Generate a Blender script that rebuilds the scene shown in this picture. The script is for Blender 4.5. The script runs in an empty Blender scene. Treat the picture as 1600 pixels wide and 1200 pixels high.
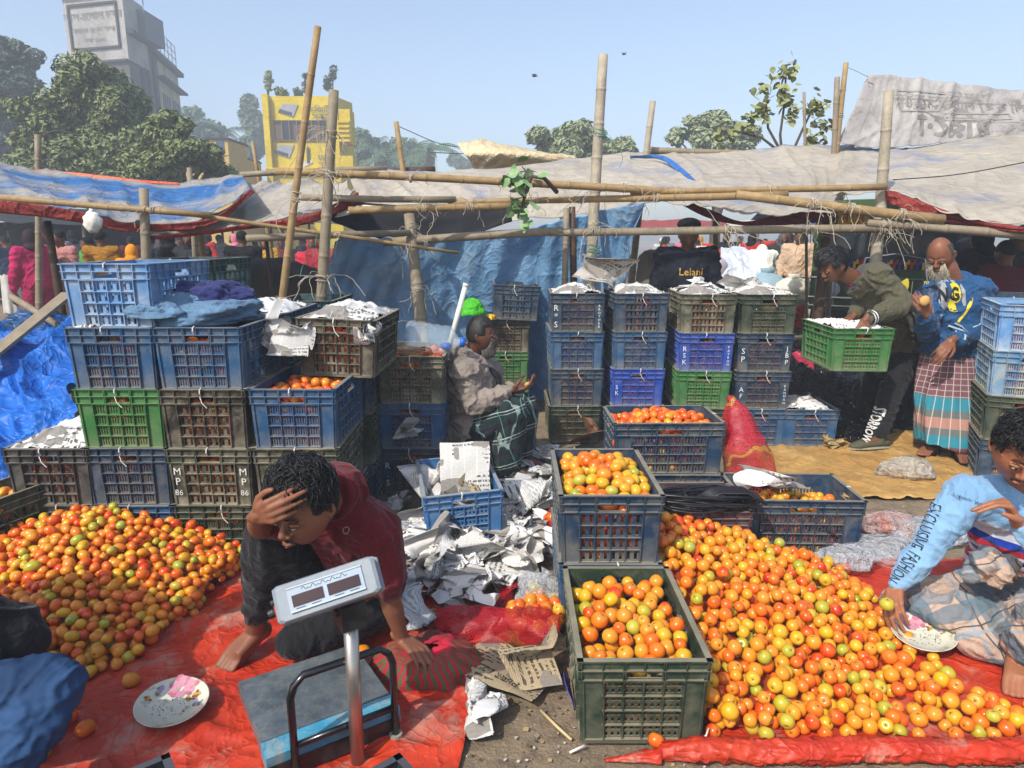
import bpy, bmesh, math, random
import numpy as np
from mathutils import Vector as V, Matrix, noise
from mathutils.bvhtree import BVHTree
R=math.radians; PI=math.pi
S=bpy.context.scene; C=S.collection
# ---------------- camera, sky, sun, exposure
F=1060.0; CH=1.55; TH=R(12.0)
cd=bpy.data.cameras.new('camera'); cam=bpy.data.objects.new('camera',cd); C.objects.link(cam)
cam.location=(0,0,CH); cam.rotation_euler=(PI/2-TH,0,0)
cd.sensor_width=36; cd.lens=36*F/1600; cd.clip_start=.05; cd.clip_end=2000
S.camera=cam
SUN=V((.43,.60,-.74)).normalized()
W=bpy.data.worlds.new('World'); S.world=W; W.use_nodes=True
wn=W.node_tree.nodes; wl=W.node_tree.links
sky=wn.new('ShaderNodeTexSky'); sky.sky_type='NISHITA'; sky.sun_disc=False
sky.sun_elevation=math.asin(-SUN.z); sky.sun_rotation=math.atan2(-SUN.x,-SUN.y)
sky.air_density=1.0; sky.dust_density=2.2; sky.ozone_density=1.2; sky.altitude=0
bg=wn['Background']; wl.new(sky.outputs[0],bg.inputs[0]); bg.inputs[1].default_value=.15
sl=bpy.data.lights.new('sun','SUN'); sl.energy=3.3; sl.angle=R(.6); sl.color=(1,.95,.87)
so=bpy.data.objects.new('sun',sl); C.objects.link(so); so.rotation_euler=SUN.to_track_quat('-Z','Y').to_euler()
so.location=(-4,-4,9)
S.view_settings.view_transform='Standard'; S.view_settings.look='None'
S.view_settings.exposure=.70; S.view_settings.gamma=1
S.cycles.use_denoising=True; S.cycles.max_bounces=6; S.cycles.transparent_max_bounces=12
S.cycles.diffuse_bounces=4; S.cycles.glossy_bounces=2; S.cycles.volume_bounces=0
S.cycles.sample_clamp_indirect=6; S.cycles.caustics_reflective=False; S.cycles.caustics_refractive=False
# ---------------- geometry helpers
cT,sT=math.cos(TH),math.sin(TH)
def ray(u,v):
    a=(u-800)/F; b=-(v-600)/F
    return V((a,cT+b*sT,-sT+b*cT))
def P(u,v,Y):
    d=ray(u,v); return V((0,0,CH))+d*(Y/d.y)
def G(u,v,z=0.):
    d=ray(u,v); return V((0,0,CH))+d*((z-CH)/d.z)
def rnd(a,b): return random.uniform(a,b)
def nz(p,f=1.,o=0.): return noise.noise(V((p[0]*f+o,p[1]*f+o*.7,p[2]*f-o)))
def frame(d,up=V((0,0,1))):
    d=d.normalized(); x=d.cross(up)
    if x.length<1e-4: x=d.cross(V((0,1,0)))
    x.normalize(); return x,x.cross(d)
class MB:
    def __init__(s): s.v=[];s.f=[];s.m=[];s.uv=None
    def add(s,vs,fs,m=0):
        o=len(s.v); s.v+= [tuple(p) for p in vs]; s.f+=[tuple(i+o for i in f) for f in fs]; s.m+=[m]*len(fs); return s
    def box(s,c,d,rot=None,m=0,tp=1.):
        x,y,z=d[0]/2,d[1]/2,d[2]/2; vs=[]
        for k in (-1,1):
            q=tp if k>0 else 1.
            for i,j in ((-1,-1),(1,-1),(1,1),(-1,1)): vs.append(V((i*x*q,j*y*q,k*z)))
        if rot is not None: vs=[rot@p for p in vs]
        c=V(c); return s.add([p+c for p in vs],[(3,2,1,0),(4,5,6,7),(0,1,5,4),(1,2,6,5),(2,3,7,6),(3,0,4,7)],m)
    def bx(s,x0,x1,y0,y1,z0,z1,m=0): return s.box(((x0+x1)/2,(y0+y1)/2,(z0+z1)/2),(x1-x0,y1-y0,z1-z0),None,m)
    def tube(s,ps,rs,n=8,m=0,cap=True,fl=1.,round_=False):
        ps=[V(p) for p in ps]
        if not hasattr(rs,'__len__'): rs=[rs]*len(ps)
        rs=list(rs)
        if round_:
            d0=(ps[0]-ps[1]).normalized(); d1=(ps[-1]-ps[-2]).normalized(); r0,r1=rs[0],rs[-1]
            ps=[ps[0]+d0*r0*.95,ps[0]+d0*r0*.7]+ps+[ps[-1]+d1*r1*.7,ps[-1]+d1*r1*.95]
            rs=[r0*.3,r0*.72]+rs+[r1*.72,r1*.3]
        vs=[];x=None
        for i,p in enumerate(ps):
            d=(ps[min(i+1,len(ps)-1)]-ps[max(i-1,0)])
            if d.length<1e-7: d=V((0,0,1))
            d.normalize()
            if x is None: x,_=frame(d,V((0,0,1)))
            else:
                x=x-d*x.dot(d)
                if x.length<1e-5: x,_=frame(d)
                x.normalize()
            y=d.cross(x)
            for k in range(n):
                a=2*PI*k/n; vs.append(p+x*(math.cos(a)*rs[i])+y*(math.sin(a)*rs[i]*fl))
        fs=[]
        for i in range(len(ps)-1):
            for k in range(n):
                a=i*n+k;b=i*n+(k+1)%n; fs.append((a,b,b+n,a+n))
        if cap: fs.append(tuple(range(n-1,-1,-1))); fs.append(tuple(len(vs)-n+k for k in range(n)))
        return s.add(vs,fs,m)
    def ell(s,c,r,rot=None,nu=16,nv=10,m=0,fn=None):
        c=V(c);vs=[];fs=[]
        if not hasattr(r,'__len__'): r=(r,r,r)
        for j in range(nv+1):
            t=PI*j/nv
            for i in range(nu):
                a=2*PI*i/nu; p=V((math.sin(t)*math.cos(a),math.sin(t)*math.sin(a),math.cos(t)))
                if fn: p=fn(p)
                p=V((p.x*r[0],p.y*r[1],p.z*r[2]))
                if rot is not None: p=rot@p
                vs.append(p+c)
        for j in range(nv):
            for i in range(nu):
                a=j*nu+i;b=j*nu+(i+1)%nu
                if j==0: fs.append((a,a+nu,b+nu))
                elif j==nv-1: fs.append((a,a+nu,b))
                else: fs.append((a,a+nu,b+nu,b))
        return s.add(vs,fs,m)
    def lathe(s,prof,n=32,c=(0,0,0),m=0):
        vs=[];fs=[];c=V(c)
        for r,z in prof:
            for k in range(n): a=2*PI*k/n; vs.append(c+V((r*math.cos(a),r*math.sin(a),z)))
        for i in range(len(prof)-1):
            for k in range(n): a=i*n+k;b=i*n+(k+1)%n; fs.append((a,b,b+n,a+n))
        return s.add(vs,fs,m)
    def mesh(s,name,mats,smooth=False):
        me=bpy.data.meshes.new(name); me.from_pydata(s.v,[],s.f)
        if not isinstance(mats,(list,tuple)): mats=[mats]
        for m in mats: me.materials.append(m)
        if len(mats)>1: me.polygons.foreach_set('material_index',s.m)
        if smooth: me.polygons.foreach_set('use_smooth',[True]*len(s.f))
        if s.uv:
            ul=me.uv_layers.new(name='UVMap'); L=[]
            for f in s.f:
                for i in f: L+=s.uv[i]
            ul.data.foreach_set('uv',L)
        me.update(); return me
    def build(s,name,mats,parent=None,smooth=False,loc=None):
        return obj(name,s.mesh(name,mats,smooth),parent,loc)
def obj(name,me,parent=None,loc=None):
    o=bpy.data.objects.new(name,me); C.objects.link(o)
    if parent: o.parent=parent
    if loc is not None: o.location=loc
    return o
def tag(o,label=None,cat=None,group=None,kind=None):
    if label: o['label']=label
    if cat: o['category']=cat
    if group: o['group']=group
    if kind: o['kind']=kind
    return o
def thing(name,label,cat,loc=(0,0,0),rz=0,group=None):
    o=bpy.data.objects.new(name,None); C.objects.link(o); o.location=loc; o.rotation_euler=(0,0,rz); o.empty_display_size=.1
    return tag(o,label,cat,group)
def rmesh(mb,voxel,mats,name='body',it=3,fac=.5,disp=None,noremesh=False):
    me=mb.mesh('tmp',mats); o=bpy.data.objects.new('tmp',me); C.objects.link(o)
    m=o.modifiers.new('r','REMESH'); m.mode='VOXEL'; m.voxel_size=voxel; m.use_smooth_shade=True
    if it:
        m=o.modifiers.new('s','SMOOTH'); m.iterations=it; m.factor=fac
    dg=bpy.context.evaluated_depsgraph_get(); me2=bpy.data.meshes.new_from_object(o.evaluated_get(dg))
    bpy.data.objects.remove(o); bpy.data.meshes.remove(me); me2.name=name
    me2.materials.clear()
    for q in (mats if isinstance(mats,(list,tuple)) else [mats]): me2.materials.append(q)
    if disp:
        n=len(me2.vertices); ns=[v.normal.copy() for v in me2.vertices]
        for i,v in enumerate(me2.vertices): v.co+=ns[i]*disp(v.co,ns[i])
    me2.polygons.foreach_set('use_smooth',[True]*len(me2.polygons)); me2.update()
    return me2
# ---------------- materials
def lin(h):
    if isinstance(h,str):
        c=[int(h[i:i+2],16)/255 for i in (0,2,4)]
        return tuple(((x+.055)/1.055)**2.4 if x>.04 else x/12.92 for x in c)+(1,)
    return tuple(h)[:3]+(1,)
class MT:
    def __init__(s,name):
        s.m=bpy.data.materials.new(name); s.m.use_nodes=True; s.n=s.m.node_tree.nodes; s.l=s.m.node_tree.links
        s.b=s.n['Principled BSDF']; s.tc=s.n.new('ShaderNodeTexCoord')
    def N(s,t,ins=None,**k):
        n=s.n.new('ShaderNode'+t)
        for a,b in k.items(): setattr(n,a,b)
        for a,b in (ins or {}).items():
            if isinstance(b,bpy.types.NodeSocket): s.l.new(b,n.inputs[a])
            else: n.inputs[a].default_value=b
        return n
    def map(s,scale=(1,1,1),rot=(0,0,0),src='Object'):
        return s.N('Mapping',{'Vector':s.tc.outputs[src],'Scale':scale,'Rotation':rot}).outputs[0]
    def noise(s,scale,detail=3,vec=None,rough=.55,dist=0):
        return s.N('TexNoise',{'Vector':vec or s.tc.outputs['Object'],'Scale':scale,'Detail':detail,'Roughness':rough,'Distortion':dist}).outputs[0]
    def ramp(s,x,a,b,ca=(0,0,0,1),cb=(1,1,1,1),mode='LINEAR'):
        r=s.N('ValToRGB',{'Fac':x}); e=r.color_ramp.elements; e[0].position=a;e[0].color=ca;e[1].position=b;e[1].color=cb; r.color_ramp.interpolation=mode; return r.outputs[0]
    def mr(s,x,a,b,c=0,d=1): return s.N('MapRange',{'Value':x,'From Min':a,'From Max':b,'To Min':c,'To Max':d}).outputs[0]
    def mix(s,f,a,b,mode='MIX'):
        n=s.N('MixRGB',{'Fac':f,'Color1':a,'Color2':b},blend_type=mode); return n.outputs[0]
    def ma(s,op,a,b=0.,c=0.):
        return s.N('Math',{0:a,1:b,2:c},operation=op).outputs[0]
    def sep(s,vec=None): return s.N('SeparateXYZ',{0:vec or s.tc.outputs['Object']}).outputs
    def col(s,c):
        if isinstance(c,tuple): s.b.inputs['Base Color'].default_value=c
        else: s.l.new(c,s.b.inputs['Base Color'])
        return s
    def set(s,**k):
        for a,b in k.items():
            a=a.replace('_',' ')
            if isinstance(b,bpy.types.NodeSocket): s.l.new(b,s.b.inputs[a])
            else: s.b.inputs[a].default_value=b
        return s
    def bump(s,h,dist=.01,st=.6):
        s.l.new(s.N('Bump',{'Height':h,'Distance':dist,'Strength':st}).outputs[0],s.b.inputs['Normal']); return s
_mc={}
def mat(name,c,rough=.6,var=.12,sc=6.,dirt=None,da=.3,bump=.3,bs=60.,bd=.002,metal=0,spec=.4,alpha=1,sheen=0,rand=0.,trans=0):
    if name in _mc: return _mc[name]
    t=MT(name); c=lin(c); n=t.noise(sc,4)
    dk=tuple(x*(1-var) for x in c[:3])+(1,); lt=tuple(min(1,x*(1+var)) for x in c[:3])+(1,)
    k=t.ramp(n,.3,.7,dk,lt)
    if rand:
        oi=t.N('ObjectInfo').outputs['Random']; k=t.mix(1,k,t.ramp(oi,0,1,(1-rand,1-rand,1-rand,1),(1+rand,1+rand,1+rand,1)),'MULTIPLY')
    if dirt is not None:
        k=t.mix(t.ma('MULTIPLY',t.ramp(t.noise(sc*1.7,6,rough=.7),.42,.68),da),k,lin(dirt))
    t.col(k).set(Roughness=rough,Metallic=metal,Alpha=alpha)
    t.b.inputs['Specular IOR Level'].default_value=spec
    if sheen: t.b.inputs['Sheen Weight'].default_value=sheen
    if trans: t.b.inputs['Transmission Weight'].default_value=trans
    if bump: t.bump(t.noise(bs,4),bd,bump)
    _mc[name]=t.m; return t.m
# ---------------- text
_fb=bpy.data.fonts
import os
def _font():
    p=os.path.join(bpy.utils.resource_path('LOCAL'),'datafiles','fonts','Inter.woff2')
    return None
def textmesh(s,size=1.,bold=0.,sub=0,align='CENTER'):
    cu=bpy.data.curves.new('t','FONT'); cu.body=s; cu.size=size; cu.align_x=align; cu.align_y='CENTER'; cu.offset=bold; cu.resolution_u=2
    o=bpy.data.objects.new('t',cu); C.objects.link(o)
    dg=bpy.context.evaluated_depsgraph_get(); me=bpy.data.meshes.new_from_object(o.evaluated_get(dg))
    bpy.data.objects.remove(o)
    if sub:
        bm=bmesh.new(); bm.from_mesh(me)
        for ax in (0,1):
            lo=min(v.co[ax] for v in bm.verts); hi=max(v.co[ax] for v in bm.verts); n=int((hi-lo)/sub)+1
            for i in range(1,n):
                co=[0,0,0]; no=[0,0,0]; co[ax]=lo+(hi-lo)*i/n; no[ax]=1
                bmesh.ops.bisect_plane(bm,geom=bm.verts[:]+bm.edges[:]+bm.faces[:],plane_co=co,plane_no=no)
        bmesh.ops.triangulate(bm,faces=bm.faces[:])
        bm.to_mesh(me); bm.free()
    return me
def put_text(s,size,O,X,Y,m,parent=None,target=None,name='lettering',bold=0.,off=.003,mirror=False,sx=1.,back=.08,me=None):
    me=me or textmesh(s,size,bold,sub=.012 if target else 0); O=V(O);X=V(X).normalized();Y=(V(Y)-X*V(Y).dot(X)).normalized();N=X.cross(Y)
    if mirror: X=-X
    L=[]
    for v in me.vertices:
        p=O+X*(v.co.x*sx)+Y*v.co.y; d=None
        if target:
            h=target.ray_cast(p+N*back,-N,back*2.5)
            if h[0] is not None: d=(h[0]-p).dot(N)
        L.append((v,p,d))
    ds=sorted(d for _,_,d in L if d is not None); med=ds[len(ds)//2] if ds else 0
    lim=max(.035,size*.6)
    for v,p,d in L:
        if d is None or d<med-lim: d=(med-lim*.6) if target else 0
        v.co=p+N*(d+off)
    me.materials.clear(); me.materials.append(m); me.update()
    o=obj(name,me)
    if parent:
        o.parent=parent; bpy.context.view_layer.update()
        o.matrix_parent_inverse=parent.matrix_world.inverted()
    return o
def bvh(me): return BVHTree.FromPolygons([v.co for v in me.vertices],[tuple(p.vertices) for p in me.polygons])
# ---------------- sheets
def cr(p0,p1,p2,p3,t):
    return .5*((2*p1)+(p2-p0)*t+(2*p0-5*p1+4*p2-p3)*t*t+(3*p1-p0-3*p2+p3)*t*t*t)
def spl(ps,t):
    n=len(ps)-1; x=min(max(t,0),1)*n; i=min(int(x),n-1); f=x-i
    g=lambda k: ps[k] if 0<=k<=n else (ps[0]*2-ps[1] if k<0 else ps[n]*2-ps[n-1])
    return cr(g(i-1),g(i),g(i+1),g(i+2),f)
def sheet(rows,nu,nv,fold=None):
    rows=[[V(p) for p in r] for r in rows]; mb=MB(); mb.uv=[]
    for j in range(nv+1):
        t=j/nv
        for i in range(nu+1):
            s=i/nu; p=spl([spl(r,s) for r in rows],t); mb.v.append(p); mb.uv.append((s,t))
    if fold:
        g=mb.v; out=[]
        for j in range(nv+1):
            for i in range(nu+1):
                a=g[j*(nu+1)+min(i+1,nu)]-g[j*(nu+1)+max(i-1,0)]; b=g[min(j+1,nv)*(nu+1)+i]-g[max(j-1,0)*(nu+1)+i]
                n=a.cross(b); n.normalize(); out.append(g[j*(nu+1)+i]+n*fold(i/nu,j/nv,g[j*(nu+1)+i]))
        mb.v=out
    mb.v=[tuple(p) for p in mb.v]
    for j in range(nv):
        for i in range(nu):
            a=j*(nu+1)+i; mb.f.append((a,a+1,a+nu+2,a+nu+1)); mb.m.append(0)
    return mb
def solid(o,th=.003):
    m=o.modifiers.new('thickness','SOLIDIFY'); m.thickness=th; m.offset=-1; return o
# ---------------- ground
def ground():
    t=MT('dirt_ground'); n1=t.noise(1.3,6); n2=t.noise(14,6,rough=.65); n3=t.noise(90,4)
    k=t.mix(t.ramp(n1,.35,.65),lin('6e604c'),lin('8c7a62')); k=t.mix(t.ramp(n2,.45,.7),k,lin('5e5040'))
    k=t.mix(t.ma('MULTIPLY',t.ramp(n3,.58,.72),.5),k,lin('a5947a'))
    t.col(k).set(Roughness=.95); t.bump(t.ma('ADD',t.ma('MULTIPLY',n2,1.5),t.ma('MULTIPLY',n3,.5)),.02,.7)
    mb=MB(); N=70
    xs=[-700,-200,-60,-20]+[-8+16*i/60 for i in range(61)]+[20,60,200,700]; ys=[-60,-10,-2]+[12*i/60 for i in range(61)]+[20,45,100,300,900]
    for y in ys:
        for x in xs:
            near=1 if abs(x)<9 and y<14 else 0
            z=near*(-.006+.012*nz((x,y,0),1.7)+.004*nz((x,y,3),7)); mb.v.append((x,y,min(z,0.0)-.001))
    w=len(xs)
    for j in range(len(ys)-1):
        for i in range(w-1): a=j*w+i; mb.f.append((a,a+1,a+w+1,a+w)); mb.m.append(0)
    tag(mb.build('ground',t.m,smooth=True),kind='structure')
ground()
def creased(t,sc=4.,amp=.012,st=.8,extra=None,vec=None):
    vec=vec or t.tc.outputs['Object']
    w=t.N('VectorMath',{0:vec,1:t.N('VectorMath',{0:t.N('TexNoise',{'Vector':vec,'Scale':sc*.7,'Detail':2}).outputs[1],1:(1.1/sc,)*3},operation='MULTIPLY').outputs[0]},operation='ADD').outputs[0]
    R1=lambda s_: t.ma('POWER',t.ma('SUBTRACT',1.,t.ma('MINIMUM',1.,t.ma('MULTIPLY',t.ma('ABSOLUTE',t.ma('SUBTRACT',t.noise(s_,1,vec=w),.5)),7.))),2.)
    h=t.ma('ADD',t.ma('ADD',R1(sc*.9),t.ma('MULTIPLY',R1(sc*2.3),.55)),t.ma('ADD',t.ma('MULTIPLY',R1(sc*5.5),.25),t.ma('MULTIPLY',t.noise(sc*9,4,vec=vec),.12)))
    t.bump(h,amp,st); return h
def translucent(m,c,f=.3):
    n_=m.node_tree; a=n_.nodes.new('ShaderNodeBsdfTranslucent'); a.inputs[0].default_value=lin(c); x=n_.nodes.new('ShaderNodeMixShader'); x.inputs[0].default_value=f; n_.links.new(n_.nodes['Principled BSDF'].outputs[0],x.inputs[1]); n_.links.new(a.outputs[0],x.inputs[2]); n_.links.new(x.outputs[0],n_.nodes['Material Output'].inputs[0])
def tarpmat(name,c1,c2,lo=.45,hi=.62,sc=1.5,rough=.5,amp=.012,dirt=None,dsc=5,dlo=.5,dhi=.7,cs=4.,stretch=None,da=.6,spec=.4):
    t=MT(name); vec=t.map(scale=stretch) if stretch else t.tc.outputs['Object']
    k=t.mix(t.ramp(t.noise(sc,7,vec=vec,rough=.62,dist=.4),lo,hi),lin(c1),lin(c2))
    k=t.mix(t.ma('MULTIPLY',t.ramp(t.noise(9,4),.3,.7),.25),k,(0.02,.02,.02,1))
    if dirt: k=t.mix(t.ma('MULTIPLY',t.ramp(t.noise(dsc,8,rough=.7,dist=.6),dlo,dhi),da),k,lin(dirt))
    t.col(k).set(Roughness=rough); t.b.inputs['Specular IOR Level'].default_value=spec
    creased(t,cs,amp); return t.m
redtarp=tarpmat('red_tarp','b82e12','c83e1c',sc=2.2,rough=.5,amp=.010,dirt='a98c7a',dsc=5,dlo=.52,dhi=.66,da=.65,cs=3.6)
def crease_fold(a,f,o=0.):
    def g(s,t,p):
        q=nz(p,f,o); w=V(p)+V((nz(p,f,o+1),nz(p,f,o+2),nz(p,f,o+3)))*(.35/f); r=max(0,1-abs(nz(w,f*1.3,o+9))*4)**1.4; r2=max(0,1-abs(nz(w,f*3.1,o+5))*3.5)**1.4
        return a*(q*.8+.75*r+.28*r2)+a*.15*nz(p,f*5,o+3)
    return g
def ground_sheet(name,pts,nu,nv,m,a=.02,f=3.,z=.008,label=None,cat='tarp',o=0.,th=.002,kind=None):
    """pts: rows of (px,py) or (px,py,z) read off the ground"""
    rows=[[G(p[0],p[1],p[2] if len(p)>2 else z) for p in r] for r in pts]
    g=crease_fold(a,f,o)
    mb=sheet(rows,nu,nv,None); mb.v=[(x,y,max(z_*.999,z_+abs(g(0,0,(x,y,0))))) for x,y,z_ in mb.v]
    ob=mb.build(name,m,smooth=True); tag(ob,label,cat,kind=kind); solid(ob,th); return ob
# red tarp under the left heap and squatting man
ground_sheet('red_ground_tarp',[[(-300,1300),(100,1340),(420,1340),(660,1330),(712,1205)],[(-300,1100),(120,1120),(420,1130),(700,1130),(742,1085)],
  [(-200,1000),(160,1000),(430,1000),(680,1000),(775,1010)],[(-150,880),(200,880),(440,880),(620,900),(720,905)]],110,90,redtarp,.022,3.2,.006,
  'red plastic ground sheet under the squatting man and left tomato heap','ground sheet')
yel=tarpmat('yellow_tarp','b0874a','c09a5c',sc=2,rough=.55,amp=.008,dirt='8a6a40',dsc=9,dlo=.56,dhi=.72,cs=3)
ground_sheet('yellow_ground_tarp',[[(1225,780),(1330,778),(1450,780),(1570,765)],[(1190,735),(1300,735),(1430,735),(1560,730)],[(1180,700),(1290,694),(1400,690),(1500,700)],[(1185,694),(1290,690),(1390,672,.05),(1480,680)]],80,50,yel,.028,3.6,.006,
  'mustard yellow sheet spread on the ground under the olive-jacketed man','ground sheet',o=4)
# red sheet under the right heap, its front edge rolled over
def right_tarp():
    rows=[]
    for y,z in ((1.80,.045),(1.9,.01),(2.2,.006),(2.7,.006),(3.1,.006)):
        rows.append([(x,y,z) for x in (.62,.9,1.3,1.8,2.4,2.9)] if y>1.82 else [(x,y,z) for x in (.45,.8,1.3,1.8,2.4,2.9)])
    g=crease_fold(.012,4.,20)
    mb=sheet(rows,100,70); mb.v=[(x,y,z+abs(g(0,0,(x,y,0)))) for x,y,z in mb.v]
    n=len(mb.v); vs=[];L=420;K=30
    for i in range(L+1):
        x=.28+2.7*i/L; r=.005+.031*min(1,max(0,(x-.28)/.28))*(1+.12*nz((x,0,0),6)); yy=1.785+.02*nz((x,3,0),2.5)-(.02 if x<.45 else 0)
        for k in range(K):
            a=2*PI*k/K; w_=(x*5,math.cos(a)*1.4,math.sin(a)*1.4); rr=r*(.88+.22*nz(w_,2.)+.22*max(0,1-abs(nz(w_,3.1,4))*4)-.12*max(0,1-abs(nz(w_,5.3,7))*4))
            vs.append((x,yy+math.cos(a)*rr*1.15,max(.004,r*.85+math.sin(a)*rr*.95)))
    fs=[(i*K+k,i*K+(k+1)%K,(i+1)*K+(k+1)%K,(i+1)*K+k) for i in range(L) for k in range(K)]
    fs.append(tuple(range(K)))
    mb.uv=None; mb.add(vs,fs)
    tag(mb.build('red_ground_tarp',redtarp,smooth=True),'red plastic sheet under the right tomato heap, front edge rolled over','ground sheet')
right_tarp()
# ---------------- crates
CW,CD,CHH,PIT=.385,.585,.295,.287
def cratemat(name,c,dust='9a917a',da=.32,rough=.5,rand=.12):
    t=MT(name); n=t.noise(7,4); oi=t.N('ObjectInfo').outputs['Random']
    vec=t.N('VectorMath',{0:t.tc.outputs['Object'],1:t.N('CombineXYZ',{0:oi,1:oi,2:oi}).outputs[0]},operation='ADD').outputs[0]
    c=lin(c); k=t.mix(t.ramp(n,.3,.7),tuple(x*.86 for x in c[:3])+(1,),tuple(x*1.12 for x in c[:3])+(1,))
    k=t.mix(1,k,t.ramp(oi,0,1,(1-rand,1-rand,1-rand,1),(1+rand,1+rand,1+rand,1)),'MULTIPLY')
    up=t.ma('MULTIPLY',t.mr(t.N('NewGeometry').outputs['Normal'] if 0 else t.sep(t.N('NewGeometry').outputs['Normal'])[2],.3,.9),.5)
    blot=t.ma('MULTIPLY',t.ramp(t.noise(9,7,vec=vec,rough=.7,dist=.5),.42,.72),da)
    low=t.ma('MULTIPLY',t.mr(t.sep()[2],.10,.0),.25)
    k=t.mix(t.ma('MINIMUM',t.ma('ADD',t.ma('ADD',up,blot),low),.85),k,lin(dust))
    t.col(k).set(Roughness=rough); t.b.inputs['Specular IOR Level'].default_value=.35
    t.bump(t.noise(120,3),.001,.3); return t.m
CM={k:cratemat('crate_'+k,*a) for k,a in dict(blue=('1d4a70',),navy=('1a354e',),dark=('20262c','968e7c',.4),royal=('1a429a','a6a08c',.22),green=('2f6b35',),
  bottle=('1b3024',),black=('26241f','9c937e',.55),olive=('3c4034','a59d86',.6),teal=('21454c',),faded=('5480ae','c2c4be',.5),dusty=('4f7fa5','b9ae88',.75),plum=('4a2e3c',),ink=('24262b','55565a',.2),sky=('2a6498','a6a08c',.3)).items()}
def face_map(side):
    # returns f(u,z,n)-> local xyz ; n outward
    hx,hy=CW/2,CD/2
    return {0:lambda u,z,n:(u,-hy-n,z),1:lambda u,z,n:(-u,hy+n,z),2:lambda u,z,n:(hx+n,u,z),3:lambda u,z,n:(-hx-n,-u,z)}[side]
def fbox(mb,f,u0,u1,z0,z1,n0,n1):
    a=f(u0,z0,n0);b=f(u1,z1,n1); mb.bx(min(a[0],b[0]),max(a[0],b[0]),min(a[1],b[1]),max(a[1],b[1]),min(a[2],b[2]),max(a[2],b[2]))
def taper(mb):
    mb.v=[(x*(1-.055*(1-z/CHH)),y*(1-.04*(1-z/CHH)),z) for x,y,z in mb.v]; return mb
def panel(side,ns,nr,seed=0):
    mb=MB(); f=face_map(side); w=(CW if side<2 else CD); h=w/2; pw=.068 if side<2 else .085; nc=4 if side<2 else 6; T=-.004
    u0,u1=-h+pw,h-pw; z0,z1=.014,.222; cu=(u1-u0)/nc; rows=4; cz=(z1-z0)/rows
    rr=rows*nr
    # horizontal strips
    for j in range(rr+1):
        z=z0+(z1-z0)*j/rr; s=.0045 if j%nr else .008
        fbox(mb,f,u0,u1,z-s,z+s,T,-.0005)
    nn=nc*ns; 
    for i in range(nn+1):
        u=u0+(u1-u0)*i/nn; s=(cu/ns)*.27 if i%ns else (cu/ns)*.33
        fbox(mb,f,u-s,u+s,z0-.006,z1+.006,T-.0007,-.0012)
    for j in range(rows+1):
        z=z0+cz*j; fbox(mb,f,u0-.004,u1+.004,z-.0016,z+.0016,-.001,.0105)
    for i in range(nc+1):
        u=u0+cu*i; fbox(mb,f,u-.0018,u+.0018,z0,z1,-.0015,.0095 if i not in(0,nc) else .0125)
    return taper(mb)
def body():
    mb=MB()
    for side in range(4):
        f=face_map(side); w=(CW if side<2 else CD); h=w/2; pw=.068 if side<2 else .085
        for s in (-1,1):
            a,b=(s*h,s*(h-pw)); fbox(mb,f,min(a,b),max(a,b),.004,.228,-.0045,0)
            e=s*(h-.004); fbox(mb,f,e-.003,e+.0035,.004,.228,0,.0075)
        fbox(mb,f,-h+.004,h-.004,0,.012,-.006,.0085)
    for i in range(9): y=-CD/2+.03+i*(CD-.06)/8; mb.bx(-CW/2+.005,CW/2-.005,y-.022,y+.022,.004,.008)
    for i in range(5): x=-CW/2+.03+i*(CW-.06)/4; mb.bx(x-.02,x+.02,-CD/2+.005,CD/2-.005,.0085,.0115)
    return taper(mb)
def rim():
    mb=MB()
    for side in range(4):
        f=face_map(side); w=(CW if side<2 else CD); h=w/2; hh=.058 if side<2 else .07
        fbox(mb,f,-h,-hh,.222,CHH,-.004,.001); fbox(mb,f,hh,h,.222,CHH,-.004,.001)
        fbox(mb,f,-hh,hh,.260,CHH,-.004,.001); fbox(mb,f,-hh,hh,.222,.231,-.004,.001)
        fbox(mb,f,-h-.010,h+.010,.224,.228,.0,.0115); fbox(mb,f,-h-.010,-hh,.258,.2615,0,.0125);fbox(mb,f,hh,h+.010,.258,.2615,0,.0125)
        fbox(mb,f,-hh,hh,.2585,.2622,0,.0122)
        fbox(mb,f,-h-.013,h+.013,.2915,.2965,-.0065,.0135)
        nr=6 if side<2 else 9
        for i in range(nr+1):
            u=-h+w*i/nr
            if abs(u)<hh-.005: fbox(mb,f,u-.0017,u+.0017,.2622,.2916,.0008,.0115); continue
            fbox(mb,f,u-.0017,u+.0017,.2262,.2916,.0008,.0115)
        fbox(mb,f,-hh-.0017,-hh+.0017,.2262,.2916,.0006,.0118); fbox(mb,f,hh-.0017,hh+.0017,.2262,.2916,.0006,.0118)
    return taper(mb)
dm=CM['blue']
_body=body().mesh('body',dm); _rim=rim().mesh('rim',dm)
_pan={}
def getpan(side,st):
    ns,nr={'slot':(2,1),'slat':(5,1),'hole':(3,2)}[st]
    if side>1: ns,nr={'slot':(2,1),'slat':(4,1),'hole':(2,2)}[st]
    if (side,st) not in _pan: _pan[(side,st)]=panel(side,ns,nr).mesh('lattice_panel',dm)
    return _pan[(side,st)]
CR=[]
def lobj(name,me,par,m):
    o=obj(name,me,par); o.material_slots[0].link='OBJECT'; o.material_slots[0].material=m; return o
tiem=mat('tie_white','d9d6cc',.5,bump=0)
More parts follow.
